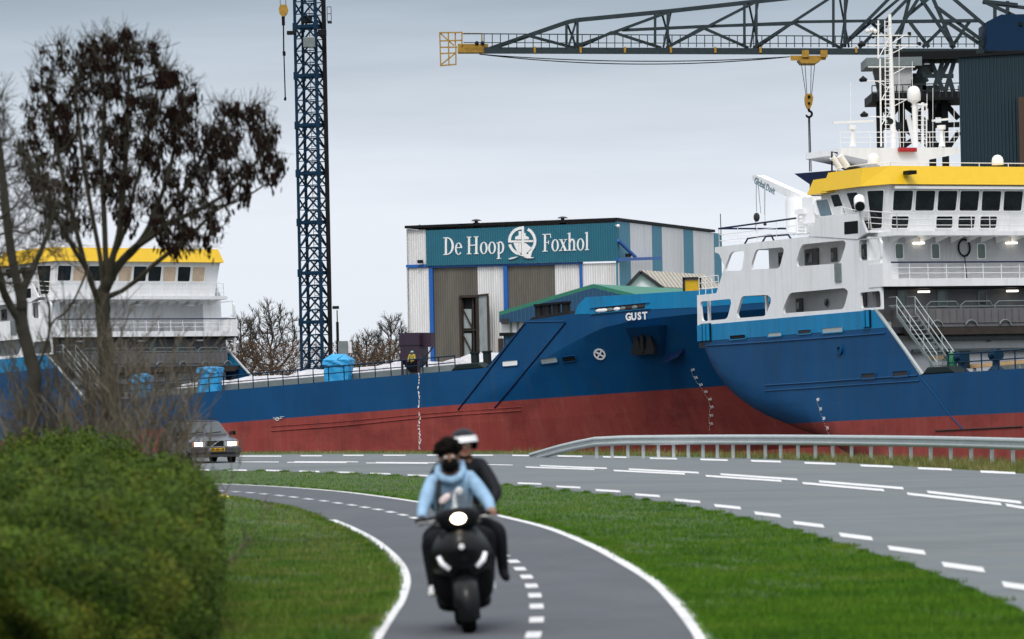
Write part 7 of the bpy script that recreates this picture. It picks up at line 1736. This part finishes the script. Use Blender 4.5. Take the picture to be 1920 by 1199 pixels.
f = lambda a, bb, u: tuple(a[i] + (bb[i] - a[i]) * u for i in range(3))
ws = [f(b[0], t[0], .08), f(b[1], t[1], .08), f(b[1], t[1], .93), f(b[0], t[0], .93)]; ws = [(p[0] * .92, p[1], p[2]) for p in ws]; pane(ws, .012, 'windscreen')
for s, (B0, B1, T0, T1) in ((-1, (b[0], b[3], t[0], t[3])), (1, (b[1], b[2], t[1], t[2]))):
    for u0, u1 in ((.05, .36), (.39, .66), (.69, .97)):
        lo = [f(f(B0, B1, u), f(T0, T1, u), .1) for u in (u0, u1)]; hi = [f(f(B0, B1, u), f(T0, T1, u), .9) for u in (u1, u0)]; pane(lo + hi, .01, 'side_window')
    CB(MB().box((s * .99, 1.62, 1.0), (.2, .12, .14)), 'mirror', M['plastic'], bevel=.02)
    CB(MB().tube([(s * .55, 2.15, 1.47), (s * .55, 2.2, 1.49), (s * .55, 4.3, 1.49), (s * .55, 4.4, 1.46)], .018, 6), 'roof_rail', M['plastic'])
    hl_ = CB(MB().box2((s * .33, -.015, .56), (s * .80, .06, .73)), 'headlight', M['chrome']); CB(MB().box2((s * .44, -.03, .58), (s * .72, -.016, .715)), 'lamp_lens', M['carlight'], hl_); CB(MB().box2((s * .725, -.028, .58), (s * .80, -.016, .715)), 'indicator', M['amber'], hl_)
    for y in (.86, 3.62):
        wv = CB(MB().lathe([(.24, -.1), (.31, -.095), (.32, -.05), (.32, .05), (.31, .095), (.24, .1)], 28, (s * .76, y, .32), (1, 0, 0)), 'wheel', M['rubber'], smooth=True, angle=50); CB(MB().lathe([(.21, 0), (.22, .01), (.06, .03)], 20, (s * .85, y, .32), (s, 0, 0)), 'rim', M['alloy'], wv)
mb = MB().box2((-.88, -.12, .34), (.88, .1, .55)); mb.box2((-.84, -.06, .2), (.84, .2, .338)); bp_ = CB(mb, 'bumper', M['cardark'], bevel=.03)
gr_ = CB(MB().box2((-.30, -.035, .55), (.30, .04, .77)), 'grille', M['black']); mb = MB()
for a, bb in (((-.30, .77), (.30, .77)), ((-.30, .555), (.30, .555)), ((-.30, .555), (-.30, .77)), ((.30, .555), (.30, .77)), ((-.16, .56), (.14, .765))): mb.bar((a[0], -.045, a[1]), (bb[0], -.045, bb[1]), .02, .022)
mb.box((-.01, -.055, .665), (.06, .015, .05)); CB(mb, 'grille_trim', M['chrome'], gr_)
pl_ = CB(MB().box2((-.22, -.145, .405), (.30, -.128, .515)), 'number_plate', M['plate'], bp_); CB(MB().box2((-.27, -.145, .405), (-.221, -.128, .515)), 'plate_strip', M['hallblue'], bp_)
mb = MB(); put_text(mb, 'XX-GH-38', .105, Vector((.04, -.155, .46)), Vector((1, 0, 0)), Vector((0, 0, 1)), Vector((0, -1, 0)), .01); CB(mb, 'plate_lettering', M['black'], bp_)
mb = MB()
for x0, x1 in ((-.65, -.05), (.0, .55)): a, bb = Vector((x0, 1.40, 1.0)), Vector((x1, 1.46, 1.05)); mb.bar(a, bb, .02)
CB(mb, 'wipers', M['black'])
